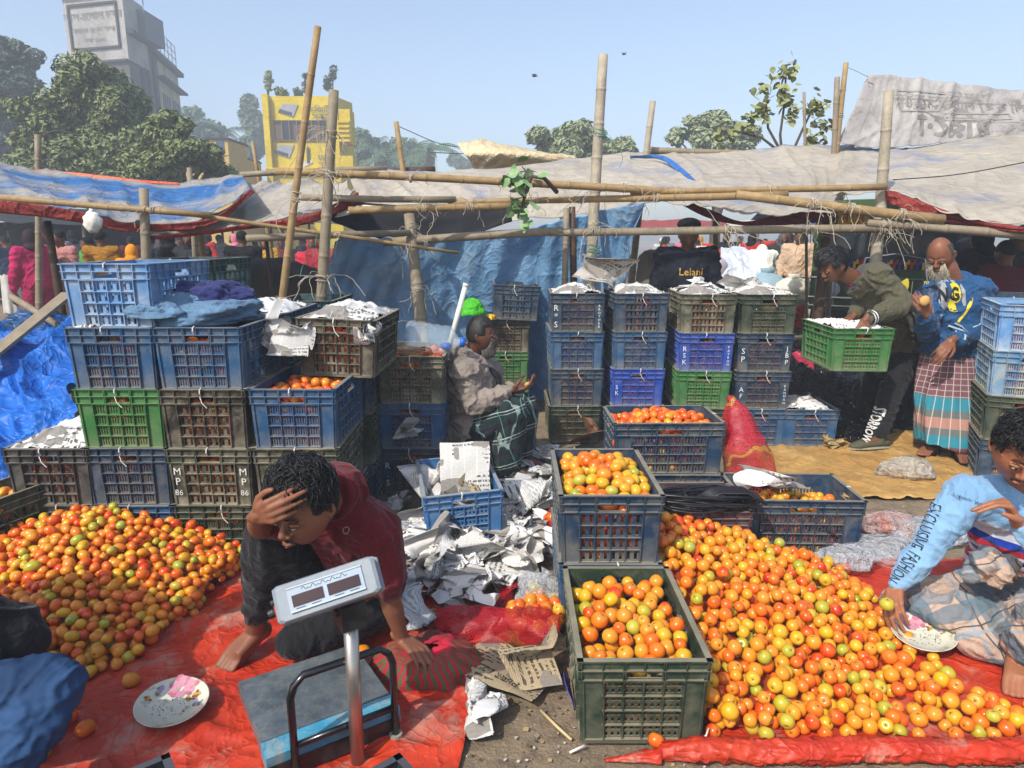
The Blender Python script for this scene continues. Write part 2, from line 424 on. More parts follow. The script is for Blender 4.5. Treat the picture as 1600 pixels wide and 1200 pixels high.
def crate(x,y,z,rz,col,st,label,fill=1,group='plastic crates of the market',tilt=(0,0),front=True,tie=True,top=None):
    """x,y = centre of the front bottom edge when front"""
    m=Matrix.Rotation(R(rz),3,'Z')
    c=V((x,y,z))+ (m@V((0,CD/2,0)) if front else V((0,0,0)))
    t=thing('plastic_crate',label,'crate',c,R(rz),group); t.rotation_euler=(R(tilt[0]),R(tilt[1]),R(rz))
    mm=CM[col]
    lobj('body',_body,t,mm); lobj('rim',_rim,t,mm)
    for s in range(4): lobj('lattice_panel',getpan(s,st),t,mm)
    if tie:
        mb=MB(); u=rnd(-.03,.03); 
        mb.tube([(u-.002,-CD/2-.002,.262),(u,-CD/2-.016,.28),(u+.002,-CD/2-.016,.297),(u,-CD/2+.002,.3)],.003,5)
        if random.random()<.5: mb.tube([(u,-CD/2-.016,.262),(u+.01,-CD/2-.022,.235),(u+.03,-CD/2-.02,.21)],.002,5)
        mb.build('tie',tiem,t)
    CR.append((t,fill)); return t
white=mat('paint_white','c9ccc8',.6,bump=0)
def letter(t,s,u,z,size,vert=True,m=None,sp=.92):
    if vert:
        s2='\n'.join(s)
    o=put_text(s2 if vert else s,size,(u,-CD/2*.985-.0035,z),(1,0,0),(0,0,1),m or white,None); o.parent=t; return o
# left stacks
def col(x,y,levels,base=0,rz=0,jit=.008):
    out=[]
    for i,a in enumerate(levels):
        if a is None: continue
        c,st,lab,fill=a; out.append(crate(x+rnd(-jit,jit),y+rnd(-jit,jit),(base+i)*PIT+.002,rz+rnd(-1.2,1.2),c,st,lab,fill))
    return out
YL=3.08
col(-2.20,YL,[('dark','slat','charcoal crate at the bottom of the leftmost short stack behind the tomato heap',1),('dark','slot','charcoal crate topped with crumpled paper, leftmost of the left stacks',1)])
b=col(-1.835,YL,[('blue','slat','blue crate behind the top of the left tomato heap',1),('navy','slat','navy crate just below the bright green crate',1),('green','slat','bright green crate in the left stacks',1),('blue','slat','blue crate right above the bright green crate',1),
   ('faded','slot','faded light blue crate on top of the left stack',0)])
c_=col(-1.435,YL,[('bottle','slat','dark green crate under the crate lettered MP 86',1),('olive','slot','dusty grey crate lettered MP 86 on both posts',1),('black','slot','brownish black crate directly above the one lettered MP 86',1),('blue','slat','blue crate under the denim jacket',1)])
for u in (-.158,.158): letter(c_[1],'MP',u,.155,.05); letter(c_[1],'86',u,.075,.04,vert=False)
d_=col(-1.02,YL,[('navy','slat','bottom crate behind the squatting man',1),('olive','slot','dusty crate under the open crate behind the squatting man',1),('blue','slat','open blue crate of tomatoes above the squatting man',2)])
col(-1.0,YL+.62,[('navy','slat','navy crate deep in the left stack, behind the squatting man',0),('bottle','slot','dark green crate seen behind the open blue crate',0),('navy','slat','navy crate under the black crate',0)])
crate(-.895,3.40,3*PIT+.004,-2,'black','slot','black crate with a torn side and newspaper, top of the left stacks',1,tilt=(0,2.0))
col(-1.43,YL+.63,[None,None,('navy','slat','navy crate behind the crates under the denim jacket',0),('blue','slat','blue crate with paper, behind the denim jacket',1)])
col(-1.83,YL+.63,[None,None,('navy','slat','navy crate hidden behind the faded light blue crate, lower',0),('navy','slat','navy crate behind the faded light blue crate, middle',0),('teal','slat','dark teal crate behind the faded light blue crate',0)])
col(-1.38,4.45,[None,None,('teal','slat','teal crate at the back of the left stacks, below the covered one',0),('teal','slat','teal crate at the back of the left stacks under a lid',0)])
g_=col(-.61,3.98,[('navy','hole','navy crate lettered R S behind the squatting man',1),('blue','hole','blue crate between the lettered and the brown crate',1),('olive','hole','dusty brown open crate of tomatoes under a water bottle',2)])
letter(g_[0],'R.S',-.16,.13,.055)
crate(-.62,4.62,.002,0,'navy','slat','navy crate behind the crates with the water bottle',0); crate(-.62,4.62,PIT,0,'navy','slat','navy crate behind the seated old man',0)
# blue crate of crumpled newspaper
crate(-.235,3.22,.01,11,'sky','hole','bright blue crate stuffed with newspapers in the litter',0,tilt=(0,-2))
# front pair
k1=crate(.402,1.835,.012,0,'bottle','hole','dark green dusty crate brimming with tomatoes in front',2,tie=False)
crate(.39,2.475,.004,0,'blue','slot','blue crate under the open blue crate of yellow tomatoes',0)
k2=crate(.385,2.47,PIT+.004,0,'navy','slot','navy blue crate of yellow tomatoes behind the green one',2,tie=False)
# mid blue crates lying long side on
crate(.845,3.80-.1,.004,90,'navy','slat','crate under the wide crate of orange tomatoes',0,front=False)
k3=crate(.845,3.715,PIT+.004,91,'navy','slat','wide navy crate of orange tomatoes beside the red net sack',2,front=False)
k4=crate(.83,3.19,.004,90,'plum','slot','plum coloured crate under the coiled black cable',1,front=False)
k5=crate(1.44,3.33,.004,88,'navy','slat','navy crate with newspaper and a few tomatoes by the heap',2,front=False)
# back stacks
rs=col(.49,5.08,[('bottle','slat','dark green crate at the foot of the R S stack',1),('navy','slat','navy crate second from the ground in the R S stack',1),('blue','slat','blue crate right under the crate lettered R S',1),('navy','slat','navy crate lettered R S on top of its stack',1)])
letter(rs[3],'R*S',-.16,.125,.062)
letter(rs[3],'BROTHERS'[:7],.163,.125,.026)
q=col(.965,5.08,[('sky','slat','bottom crate of the stack right of the R S stack',1),('royal','slat','bright blue crate in the stack right of the R S stack',1),('blue','slat','blue crate with a white tie under the navy tangerine-topped crate',1),('navy','slot','navy crate with tomatoes showing on top, second stack',1)])
letter(q[1],'SK',-.16,.13,.045)
q=col(1.45,5.0,[('bottle','slat','bottom crate of the stack with the royal blue crate',1),('green','hole','mid green crate under the royal blue crate',1),('royal','slat','royal blue crate with white letters down its left post',1),('olive','slot','dusty olive crate topped with newspaper',1)],rz=-3)
letter(q[2],'RSK',-.16,.125,.05); letter(q[2],'PATRON',.163,.125,.026)
q=col(1.89,4.98,[('blue','slat','blue crate at the foot of the stack lettered J B P',1),('navy','slat','navy crate lettered A F below the J B P crate',1),('navy','slat','navy crate lettered S P and J B P',1),('bottle','hole','green crate on top of the J B P stack',1)],rz=-2)
letter(q[2],'SP',-.16,.13,.06); letter(q[2],'JBP',.16,.13,.05); letter(q[1],'AF',-.16,.13,.05); letter(q[1],'RAHMAN',.163,.12,.026)
crate(2.26,4.95,.004,-2,'blue','slat','low blue crate covered by white paper next to the black plastic',1)
# behind the seated old man
col(-.05,5.9,[('green','hole','bottom green crate behind the seated old man',1),('green','hole','green crate behind the seated old man\'s hands',1),('black','hole','brown crate beside the old man\'s face',1)])
crate(.03,5.85,3*PIT+.01,2,'navy','slot','navy crate on top of the brown crate behind the old man',0,tilt=(0,3))
# carried crate
k6=crate(2.39,4.58,.665,-3,'green','hole','green crate carried by the man in the olive jacket',1)
# right stack
for i,(c,st,l) in enumerate([('navy','slat','lowest crate of the right-edge stack'),('bottle','slat','green crate second up in the right-edge stack'),('dusty','slat','dusty pale blue crate at the right edge'),('faded','slat','pale blue crate on top of the right-edge stack')]):
    mz=Matrix.Rotation(R(-25),3,'Z'); p=V((3.03,4.2,0))+mz@V((CW/2,0,0)); crate(p.x,p.y,i*PIT+.002,-25+rnd(-1,1),c,st,l,1)
for i,(c,st,l) in enumerate([('bottle','slat','dark green bottom crate behind the bearded man'),('bottle','slat','dark green second crate behind the bearded man'),('navy','slat','dark navy crate behind the bearded man\'s hip'),('navy','slat','dark navy crate behind the bearded man\'s elbow')]):
    mz=Matrix.Rotation(R(-25),3,'Z'); p=V((3.28,4.8,0))+mz@V((CW/2,0,0)); crate(p.x,p.y,i*PIT+.002,-25+rnd(-1,1),c,st,l,0)
# lying crate at left edge with tomatoes, near the heap
crate(-2.70,2.80,.06,-40,'bottle','slot','tilted dark green crate at the left edge spilling tomatoes',2,tilt=(8,-6))
# dark crates whose rims show at the bottom edge
crate(-.84,1.115,-.012,38,'ink','slot','black crate at the bottom edge left of the scale',0,tie=False,front=False)
crate(-.245,1.115,-.012,40,'ink','slot','black crate at the bottom edge right of the scale',0,tie=False,front=False)
# ---------------- tomatoes
def tommat(name,cols,rough=.28):
    t=MT(name); oi=t.N('ObjectInfo').outputs['Random']
    r=t.N('ValToRGB',{'Fac':oi}); e=r.color_ramp.elements; e[0].position=0; e[0].color=lin(cols[0]); e[1].position=1; e[1].color=lin(cols[-1])
    for i,c in enumerate(cols[1:-1]): q=e.new((i+1)/(len(cols)-1)); q.color=lin(c)
    k=r.outputs[0]
    z=t.sep()[2]
    k=t.mix(t.ma('MULTIPLY',t.ramp(t.noise(38,2),.35,.7),.35),k,lin('dd8a20'))
    k=t.mix(t.ma('MULTIPLY',t.mr(z,.008,.027),.35),k,lin('c9a53a'))
    t.col(k).set(Roughness=rough); t.b.inputs['Subsurface Weight'].default_value=.0; t.b.inputs['Specular IOR Level'].default_value=.4
    t.b.inputs['Coat Weight'].default_value=.06; t.b.inputs['Coat Roughness'].default_value=.2
    return t.m
TCOL={'red':['c22c08','cc380a','b8280a'],'orange':['d4560c','d8640e','cc5014','d66c14'],'amber':['d6801a','d28a20','cc7c24','d68e16'],'yellow':['d2a418','cca020','c89a1c'],'green':['9ea42a','8e9c2c','aca634','94a43c']}
TM={k:tommat('tomato_'+k,v) for k,v in TCOL.items()}
scarm=mat('stem_scar','5a4424',.8,bump=0)
def tommesh(k,el,nu,nv,seed,scar=True):
    rg=random.Random(seed); ph=rg.uniform(0,6); am=rg.uniform(.01,.035) if el<1.1 else .008; nl=rg.choice([4,5,6])
    def fn(p):
        a=math.atan2(p.y,p.x); s=math.hypot(p.x,p.y); q=1+am*math.cos(nl*a+ph)*s*s
        z=p.z
        if z>.75: z-= (1-s)**2*.32*max(0,(z-.75))/.25*(1 if el<1.15 else .5)
        return V((p.x*q,p.y*q,z*el))
    mb=MB(); mb.ell((0,0,0),.027,None,nu,nv,0,fn)
    if scar:
        top=.027*el*(.73 if el<1.15 else .84); 
        vs=[];n=7
        for i in range(n): a=2*PI*i/n; vs.append((.0032*math.cos(a),.0032*math.sin(a),top+.0016))
        vs.append((0,0,top+.0026)); mb.add(vs,[(i,(i+1)%n,n) for i in range(n)],1)
    return mb.mesh('tomato',[TM[k],scarm],True)
TMESH={}
for k in TM:
    TMESH[k,'r']=[tommesh(k,e,20,13,s) for e,s in ((.9,1),(1.0,2),(.95,3))]
    TMESH[k,'p']=[tommesh(k,e,20,13,s) for e,s in ((1.22,4),(1.4,5),(1.1,6))]
CMIX={'R':(('red',.07),('orange',.30),('amber',.37),('yellow',.13),('green',.13)),'L':(('red',.13),('orange',.32),('amber',.31),('yellow',.14),('green',.10)),
 'Y':(('red',.0),('orange',.18),('amber',.30),('yellow',.42),('green',.10)),'O':(('red',.25),('orange',.5),('amber',.2),('yellow',.05),('green',0.))}
def pick(mx):
    x=random.random()
    for k,w in CMIX[mx]:
        x-=w
        if x<0: return k
    return 'orange'
random.seed(11)
TOM=[]  # (pos, r, colour, shape, where)
class Heap:
    def __init__(s,where,mx,shape,rr): s.w=where;s.mx=mx;s.sh=shape;s.rr=rr;s.g={};s.c=.07;s.items=[]
    def near(s,x,y):
        i,j=int(x//s.c),int(y//s.c); o=[]
        for a in (-1,0,1):
            for b in (-1,0,1): o+=s.g.get((i+a,j+b),[])
        return o
    def rest(s,x,y,r,fl):
        z=fl+r*.96
        for (a,b,c,q) in s.near(x,y):
            d2=(a-x)**2+(b-y)**2; m=(q+r)*.93
            if d2<m*m: z=max(z,c+math.sqrt(m*m-d2))
        return z
    def put(s,x,y,z,r): s.g.setdefault((int(x//s.c),int(y//s.c)),[]).append((x,y,z,r)); s.items.append((x,y,z,r))
    def fill(s,sample,floor,top,n,cand=7):
        miss=0
        for _ in range(n):
            r=rnd(*s.rr)*(rnd(.86,1.0) if random.random()<.4 else 1); best=None
            for _ in range(cand):
                x,y=sample(); z=s.rest(x,y,r,floor(x,y)); e=z-top(x,y)
                if best is None or e<best[0]: best=(e,x,y,z)
            e,x,y,z=best
            if e>0.0:
                miss+=1
                if miss>160: break
                continue
            s.put(x,y,z,r)
    def done(s,xf=None):
        for x,y,z,r in s.items:
            p=V((x,y,z)); 
            if xf is not None: p=xf@p
            TOM.append([p,r,pick(s.mx),s.sh if random.random()<.93 else 'r',s.w])
def sm(x,a,b): t=min(1,max(0,(x-a)/(b-a))); return t*t*(3-2*t)
def HR(x,y):
    h=.335*(1-min(1,max(0,(x-.55)/1.12))**1.25)*(.30+.70*sm(y,1.8,2.75))
    h=min(h,.02+(1.67-x)*1.1) if x>1.2 else h
    if y<1.95: h=min(h,.055+(y-1.83)*.9)
    if y<2.04 and x>1.35: h=max(h,.058-.02*(x-1.35))
    h+=.015*nz((x,y,0),5)
    return max(h,.012)
xr=lambda y:1.62+(.12 if y<2.2 else 0)*(2.2-y)/.35*3.0
def inR(x,y):
    if y<1.85 or y>3.0 or x>(1.60 if y>2.0 else 1.60+(2.0-y)*3): return False
    if x<.625 and y<2.45: return False
    if x<.615: return False
    return True
def sampR():
    while 1:
        x=rnd(.6,2.1);y=rnd(1.84,3.0)
        if inR(x,y): return x,y
hp=Heap('right heap','R','r',(.0215,.0285)); hp.fill(sampR,lambda x,y:max(.012,HR(x,y)-.105),lambda x,y:HR(x,y)+.012,4600); 
for u,v in ((1480,1055),(1493,1075),(1552,1108),(1590,1118),(1400,1000)):
    p=G(u,v,.03); hp.put(p.x,p.y,.036,.027)
hp.done()
def HL(x,y):
    d=math.hypot((x+1.95)/1.0,(y-2.98)/1.05)
    h=.33*max(0,1-d*1.05)**.9
    return max(.012,min(h,.30)+.012*nz((x,y,4),5))
def inL(x,y):
    if y>3.04 or x<-2.75: return False
    xb=-1.28-(3.0-y)*.16-.06*nz((y*3,0,0),2)
    if x>xb: return False
    return y>2.12+max(0,(-1.55-x))*.0+ .35*abs(x+1.72)**1.3
def sampL():
    while 1:
        x=rnd(-2.75,-1.2);y=rnd(2.05,3.04)
        if inL(x,y): return x,y
hl=Heap('left heap','L','p',(.0172,.024)); hl.fill(sampL,lambda x,y:max(.012,HL(x,y)-.095),lambda x,y:HL(x,y)+.02,3200)
for u,v in ((205,1067),(134,1143),(110,1125),(88,1128),(60,1185),(35,1195),(75,1160),(108,1098),(70,1140),(20,1150)):
    p=G(u,v,.02); hl.put(p.x,p.y,.032,.025)
hl.done()
# crates of tomatoes
bpy.context.view_layer.update()
def crate_fill(t,mx,sh,where,h,dome,rr=(.021,.028),n=160,shift=0,xmax=None):
    m=t.matrix_world.copy(); H=Heap(where,mx,sh,rr); a,b=CW/2-.03,CD/2-.03
    lo=-b; hi=b
    top=lambda x,y: h+dome*(1-(x/a)**2)*(1-(y/b)**2)
    H.fill(lambda:(rnd(-a,a if xmax is None else a),rnd(lo,hi)),lambda x,y:top(x,y)-.075,top,n,5); H.done(m)
crate_fill(k1,'R','r','green crate in front',.262,.03,(.024,.030),260)
crate_fill(k2,'Y','p','blue crate of yellow tomatoes',.268,.075,(.022,.028),260)
crate_fill(k3,'O','p','wide crate',.25,.07,n=240)
crate_fill(d_[2],'O','p','open blue crate on the left',.25,.03,n=200)
crate_fill(g_[2],'O','p','brown crate',.262,.02,n=160)
crate_fill(k5,'Y','r','low navy crate',.2,.05,n=130)
crate_fill(CR[-3][0],'L','p','tilted crate',.25,.03,n=120)
# loose single tomatoes (ground litter)
LOOSE=[]
for u,v,k,sh,w in ((566,1020,'amber','p','loose'),(655,963,'amber','p','loose'),(676,962,'amber','p','loose'),(755,1097,'orange','p','loose'),(1025,1158,'orange','r','loose'),
   (650,905,'orange','p','loose'),(640,905,'orange','p','loose'),(1380,808,'red','p','loose'),(326,902,'yellow','p','loose'),(440,880,'amber','p','loose')):
    p=G(u,v,.03); TOM.append([V((p.x,p.y,.034)),.026,k,sh,'loose'])
# behind lattice panels: fruit against the front and inner side walls, tied to each closed crate
HID=[]
for t,f in CR:
    if not f: continue
    m=t.matrix_world; yy=-CD/2+.035; side=1 if t.location.x<0 else -1
    turned=abs(t.rotation_euler.z)>1
    for z in (.04,.085,.13,.175,.215):
        for i in range(7):
            if f==2 and z>.2: continue
            if turned:
                for j in range(10): HID.append([m@V((-CW/2*.96+.034,(-.27+j*.06)+rnd(-.01,.01),z+rnd(-.01,.01))) if m[0][1]<0 else m@V((CW/2*.96-.034,(-.27+j*.06),z)),rnd(.022,.028),pick('O'),'p','hid']) if i==0 else None
                continue
            HID.append([m@V((-.141+i*.047+rnd(-.006,.006),yy+.012+rnd(0,.012),z+rnd(-.01,.01))),rnd(.021,.028),pick('O'),'p','hid'])
# which show largest: nearest to the camera and on the surface
def px(p):
    d=p.y*cT+(CH-p.z)*sT; return 800+F*p.x/d,600-F*(p.y*sT-(CH-p.z)*cT)/d,d
cell={}
for i,tm in enumerate(TOM):
    u,v,d=px(tm[0])
    if not(-20<u<1620 and v<1215): tm.append(1e9); continue
    tm.append(d/tm[1]+0.)
    key=(int(u//9),int(v//9))
    if key not in cell or cell[key][0]>d: cell[key]=(d,i)
vis=set(i for d,i in cell.values())
# rough visibility: projected disc centre hidden by nearer tomato
order=sorted([i for i in range(len(TOM)) if TOM[i][5]<1e8],key=lambda i:TOM[i][5])
print('TOM',len(TOM),'HID',len(HID),'vis',len(vis))
occ=[(px(t[0]),t[1]) for t in TOM]
gr={}
for i,((u,v,d),r) in enumerate(occ): gr.setdefault((int(u//40),int(v//40)),[]).append(i)
def shown(i):
    (u,v,d),r=occ[i]; n=0;tot=0
    cand=[j for a in(-1,0,1) for b in(-1,0,1) for j in gr.get((int(u//40)+a,int(v//40)+b),[]) if j!=i and occ[j][0][2]<d]
    for a,b in ((0,0),(.6,0),(-.6,0),(0,.6),(0,-.6)):
        x=u+a*F*r/d;y=v+b*F*r/d; tot+=1
        if not any((occ[j][0][0]-x)**2+(occ[j][0][1]-y)**2<(F*occ[j][1]/occ[j][0][2])**2 for j in cand): n+=1
    return n>=2
ind=[]
for i in order:
    if len(ind)>=300: break
    if TOM[i][4]=='loose' or shown(i): ind.append(i)
inds=set(ind)
LN={'red':'ripe red','orange':'orange','amber':'pale orange','yellow':'yellowish','green':'greenish unripe'}
WN={'right heap':'in the big right heap','left heap':'in the left heap','green crate in front':'in the dark green crate','blue crate of yellow tomatoes':'in the raised navy crate',
 'wide crate':'in the wide navy crate','open blue crate on the left':'in the open blue crate of the left stacks','brown crate':'in the brown crate under the bottle','low navy crate':'in the low navy crate beside the heap','tilted crate':'in the tilted crate at the left edge','loose':'lying loose on the ground among the litter'}
def place(o,tm):
    r=random; o.location=tm[0]; s=tm[1]/.027; o.scale=(s,s,s)
    a=rnd(0,1) ; tilt=rnd(.2,2.6) if tm[3]=='r' else rnd(1.1,2.0)
    o.rotation_euler=(tilt,0,rnd(0,6.28))
for i in ind:
    tm=TOM[i]; o=obj('tomato',random.choice(TMESH[tm[2],tm[3]])); place(o,tm)
    x,y=tm[0].x,tm[0].y; z_=WN[tm[4]]; sz='large ' if tm[1]>.0285 else ('small ' if tm[1]<.0235 else '')
    if tm[4]=='right heap': z_+=(', at the rolled front edge' if y<1.96 else (', beside the dark green crate' if x<.85 else (', toward the white plate' if x>1.3 and y>2.05 else (', low on its right slope' if x>1.15 else ', in the middle of its front slope'))))
    elif tm[4]=='green crate in front': z_+=(', near its front rim' if y<2.02 else (', at its back' if y>2.22 else ', in its middle'))+(' left' if x<.40 else ' right')
    elif tm[4]=='left heap': z_+=', spilled toward the plate' if y<2.45 else ', on its slope'
    elif tm[4]=='loose': z_='lying loose on the ground at the '+('squatting man' if x<-.3 else ('newspapers' if x<.3 else 'crates'))
    tag(o,sz+LN[tm[2]]+' tomato '+z_,'tomato',LN[tm[2]]+' tomatoes '+WN[tm[4]])
# the rest in one object
def restmesh():
    mats=[];mi={}
    for k,cs in TCOL.items():
        for c in cs:
            t=MT('t_'+k); kk=t.mix(t.ma('MULTIPLY',t.ramp(t.noise(30,2),.4,.6),.4),lin(c),lin('dd8a20'))
            t.col(kk).set(Roughness=.28); t.b.inputs['Coat Weight'].default_value=.06; t.b.inputs['Coat Roughness'].default_value=.2
            mi.setdefault(k,[]).append(len(mats)); mats.append(t.m)
    mb=MB()
    def unit(nu,nv):
        q=MB(); q.ell((0,0,0),1,None,nu,nv); return np.array(q.v),q.f
    A=unit(16,10);B=unit(9,6)
    for L,(uv_,fs) in ((([t for i,t in enumerate(TOM) if i not in inds]),A),(HID,B)):
        for tm in L:
            el=1 if tm[3]=='r' else rnd(1.1,1.4); r=tm[1]
            M3=(Matrix.Rotation(rnd(0,6.28),3,'Z')@Matrix.Rotation(rnd(1.0,2.1),3,'X')@Matrix.Diagonal((r,r,r*el)))
            v=uv_@np.array(M3).T+np.array(tm[0]); mb.add([tuple(x) for x in v.tolist()],fs,random.choice(mi[tm[2]]))
    core=len(mats); mats.append(mat('heap_core','8a3512',.7))
    for fn,inn,x0,x1,y0,y1 in ((HR,inR,.6,2.1,1.84,3.0),(HL,inL,-2.75,-1.2,2.05,3.04)):
        N=44; ids={};vs=[];fs=[]
        for j in range(N):
            for i in range(N):
                x=x0+(x1-x0)*i/(N-1);y=y0+(y1-y0)*j/(N-1); ids[i,j]=len(vs); vs.append((x,y,max(.013,fn(x,y)-.06) if inn(x,y) else .0125))
        for j in range(N-1):
            for i in range(N-1):
                q=[ids[i,j],ids[i+1,j],ids[i+1,j+1],ids[i,j+1]]
                if all(inn(vs[a][0],vs[a][1]) and fn(vs[a][0],vs[a][1])>.085 for a in q): fs.append(q)
        mb.add(vs,fs,core)
    tag(mb.build('tomatoes',mats,smooth=True),'the mass of further tomatoes filling both heaps and the crates','tomatoes',kind='stuff')
restmesh()
random.seed(5)
# ---------------- bamboo and timber poles
def woodmat(name,c,c2,node='6a5738',rough=.6):
    t=MT(name); v=t.map(scale=(1,1,.12),src='Generated') ; n=t.noise(9,5,vec=t.map(scale=(1,1,1)),rough=.7)
    k=t.mix(t.ramp(n,.35,.7),lin(c),lin(c2)); k=t.mix(t.ma('MULTIPLY',t.ramp(t.noise(45,4),.55,.75),.5),k,lin(node))
    t.col(k).set(Roughness=rough); t.b.inputs['Specular IOR Level'].default_value=.3; t.bump(t.noise(70,4),.003,.5); return t.m
BG=woodmat('bamboo_golden','856c48','9f875f'); BO=woodmat('bamboo_weathered','776c5a','8f836e'); BW=woodmat('bamboo_pale','8f8674','aaa08c','4c463c'); BK=woodmat('timber_dark','3a2a1e','5a4432','1d1510')
ROPE=mat('rope','a99f8c',.9,bump=0); ROPEG=mat('rope_green','4f8c78',.7,bump=0); ROPEB=mat('rope_blue','3d7396',.7,bump=0)
def lashing(p,d,r,par,m=None,n=4,dangle=5,L=.18,spread=.06):
    mb=MB(); d=d.normalized(); x,y=frame(d)
    for i in range(n):
        o=p+d*rnd(-spread*.5,spread*.5); t1=rnd(-.35,.35); ps=[]
        for k in range(17):
            a=2*PI*k/16; ps.append(o+x*math.cos(a)*r*1.15+y*math.sin(a)*r*1.15+d*math.sin(a+i)*r*t1)
        mb.tube(ps,.0035,4,cap=False)
    for i in range(dangle):
        a=rnd(0,6.28); q=p+x*math.cos(a)*r*1.1+y*math.sin(a)*r*1.1; ps=[q]; v=V((rnd(-1,1),rnd(-1,.2),rnd(-.3,.6)))*.05
        L_=L*rnd(.25,1.1)
        for k in range(7): q=q+v; v=v*.7+V((rnd(-.03,.03),rnd(-.02,.02),rnd(-.034,.004)))*L_/.18; ps.append(q)
        mb.tube(ps,.0022,4)
    o=mb.build('rope_lashing',m or ROPE,None); 
    if par: o.parent=par
def pole(label,p0,p1,r0,r1=None,m=None,ground=False,lash=(),lm=None,group=None,seg=.27,name='bamboo_pole',bend=.012,dangle=5,n=12):
    p0=V(p0);p1=V(p1); r1=r1 or r0
    if ground:
        d=(p1-p0); k=(p1.z+.25)/max(1e-3,(p0.z-p1.z)); q=p1+d*k; r1=r1+(r1-r0)*k*.5; p1=q
    d=p1-p0; L=d.length; x,y=frame(d); t=thing(name,label,'pole',p0 if not ground else p1,0,group); org=t.location.copy()
    pts=[];rs=[]; N=max(2,int(L/seg)); o1,o2=rnd(0,9),rnd(0,9)
    for i in range(N+1):
        s=i/N; r=r0+(r1-r0)*s; c=p0+d*s+x*bend*L*.3*math.sin(s*3+o1)+y*bend*L*.2*math.sin(s*4+o2)
        e=.012 if m is not BK else .05
        if 0<i<N and m is not BK:
            for a,b in ((-.5,1.0),(-.12,1.03),(0,1.13),(.12,1.03),(.5,1.0)): pts.append(c+d.normalized()*a*r*1.4); rs.append(r*b)
        else: pts.append(c); rs.append(r*(1 if m is not BK else rnd(.9,1.1)))
    mb=MB(); mb.tube([q-org for q in pts],rs,n); mb.build('shaft',m or BO,t,smooth=True)
    for s in lash: lashing(p0+d*s-org,d,r0+(r1-r0)*s,t,lm,dangle=dangle)
    return t
def pp(u0,v0,Y0,u1,v1,Y1): return P(u0,v0,Y0),P(u1,v1,Y1)
pole('tall leaning bamboo pole rising left of the yellow building',*pp(498,42,4.6,441,470,4.6),.022,.027,BG,True,(.33,.55,.72),dangle=3)
pole('grey post with a bushy rope top next to the leaning bamboo',*pp(522,142,5.0,503,440,4.9),.034,.040,BO,True,(.1,.2,.45,.62),None,dangle=16)
pole('short grey post behind the faded light blue crate',*pp(224,294,4.9,229,405,4.9),.031,.034,BO,True,(.28,),dangle=4)
pole('thick grey post standing before the blue plastic wall',*pp(640,335,5.9,661,522,5.7),.044,.056,BO,True,(.05,.3,.45),ROPE,dangle=9)
pole('one of two posts tied together left of the R S stack',*pp(884,325,5.95,882,470,5.95),.026,.03,BO,True,(.1,),dangle=3)
pole('darker of two posts tied together left of the R S stack',*pp(893,323,6.0,897,470,6.0),.026,.03,BK,True,(.45,),dangle=5)
pole('tall thick pale bamboo post in the middle of the stall',*pp(943,86,6.1,925,430,6.0),.040,.052,BW,True,(.19,.33,.48,.78),ROPEG,dangle=4)
pole('pale bamboo post tip poking above the tarp roof',*pp(1021,158,8.6,1011,240,8.6),.036,.04,BW,True,(.35,.7),dangle=2)
pole('rough whitish post right, in front of the grey tarp',*pp(1387,142,5.6,1372,345,5.6),.036,.046,BW,True,(.78,.86,.95),ROPEG,dangle=14)
pole('weathered bamboo post tied to a taller one, upper right',*pp(1307,121,8.2,1303,240,8.2),.030,.032,BO,True,(.5,),dangle=1)
pole('taller leaning bamboo of the tied pair, upper right',*pp(1323,98,8.2,1305,240,8.2),.028,.036,BG,True,(.15,.6),dangle=1)
pole('thin stick behind the large-leaved sapling',*pp(1256,144,8.8,1257,235,8.8),.018,.018,BO,True)
pole('bamboo post sticking out above the roof left of centre',*pp(618,190,8.5,629,268,8.5),.030,.038,BG,True,(.8,),dangle=3)
pole('short dark bamboo end poking up behind the tarps at left',*pp(57,210,8.0,58,262,8.0),.032,.034,BO,True)
pole('thin bamboo stub beside the yellow building',*pp(394,222,8.0,403,275,8.0),.018,.022,BG,True)
pole('yellow bamboo post in the left background stall',*pp(310,340,6.8,325,460,6.8),.03,.034,BG,True)
pole('dark wooden post in the left background stall',*pp(76,345,5.2,100,500,5.2),.026,.03,BK,True)
pole('thin dark stick in the market behind the leaning bamboo',*pp(416,375,6.5,428,470,6.5),.02,.02,BK,True)
pole('light bamboo post among the crowd right of the navy-jacketed man',*pp(1117,345,7.2,1121,450,7.2),.026,.028,BG,True)
pole('dark timber post next to the olive-jacketed man',*pp(1292,330,6.4,1274,535,6.3),.040,.046,BK,True,(.1,),dangle=10,name='timber_post')
H='horizontal bamboos of the stall frame'
pole('long golden bamboo rail running across the middle under the tarp edge',*pp(430,268,5.2,1100,300,5.6),.027,.030,BG,lash=(.13,.3,.52,.8),group=H,dangle=3)
pole('golden bamboo rail reaching the whitish post',*pp(985,302,5.55,1385,291,5.5),.022,.026,BG,lash=(.2,.55),group=H,dangle=3)
pole('lower golden bamboo rail left, with frayed rope ends',*pp(545,328,5.4,818,322,5.5),.028,.030,BG,lash=(.42,.7),group=H,dangle=9)
pole('golden bamboo rail continuing right below the upper rail',*pp(700,318,5.6,1230,303,5.5),.024,.030,BG,lash=(.25,.4,.62),group=H,dangle=5)
pole('thick bamboo rail slanting down to the right edge',*pp(1150,305,5.4,1475,343,5.2),.034,.038,BG,lash=(.38,.55,.8),group=H,dangle=12)
pole('grey bamboo stub rail right of the whitish post',*pp(1355,347,5.3,1605,368,5.1),.030,.034,BO,lash=(.12,),group=H,dangle=8)
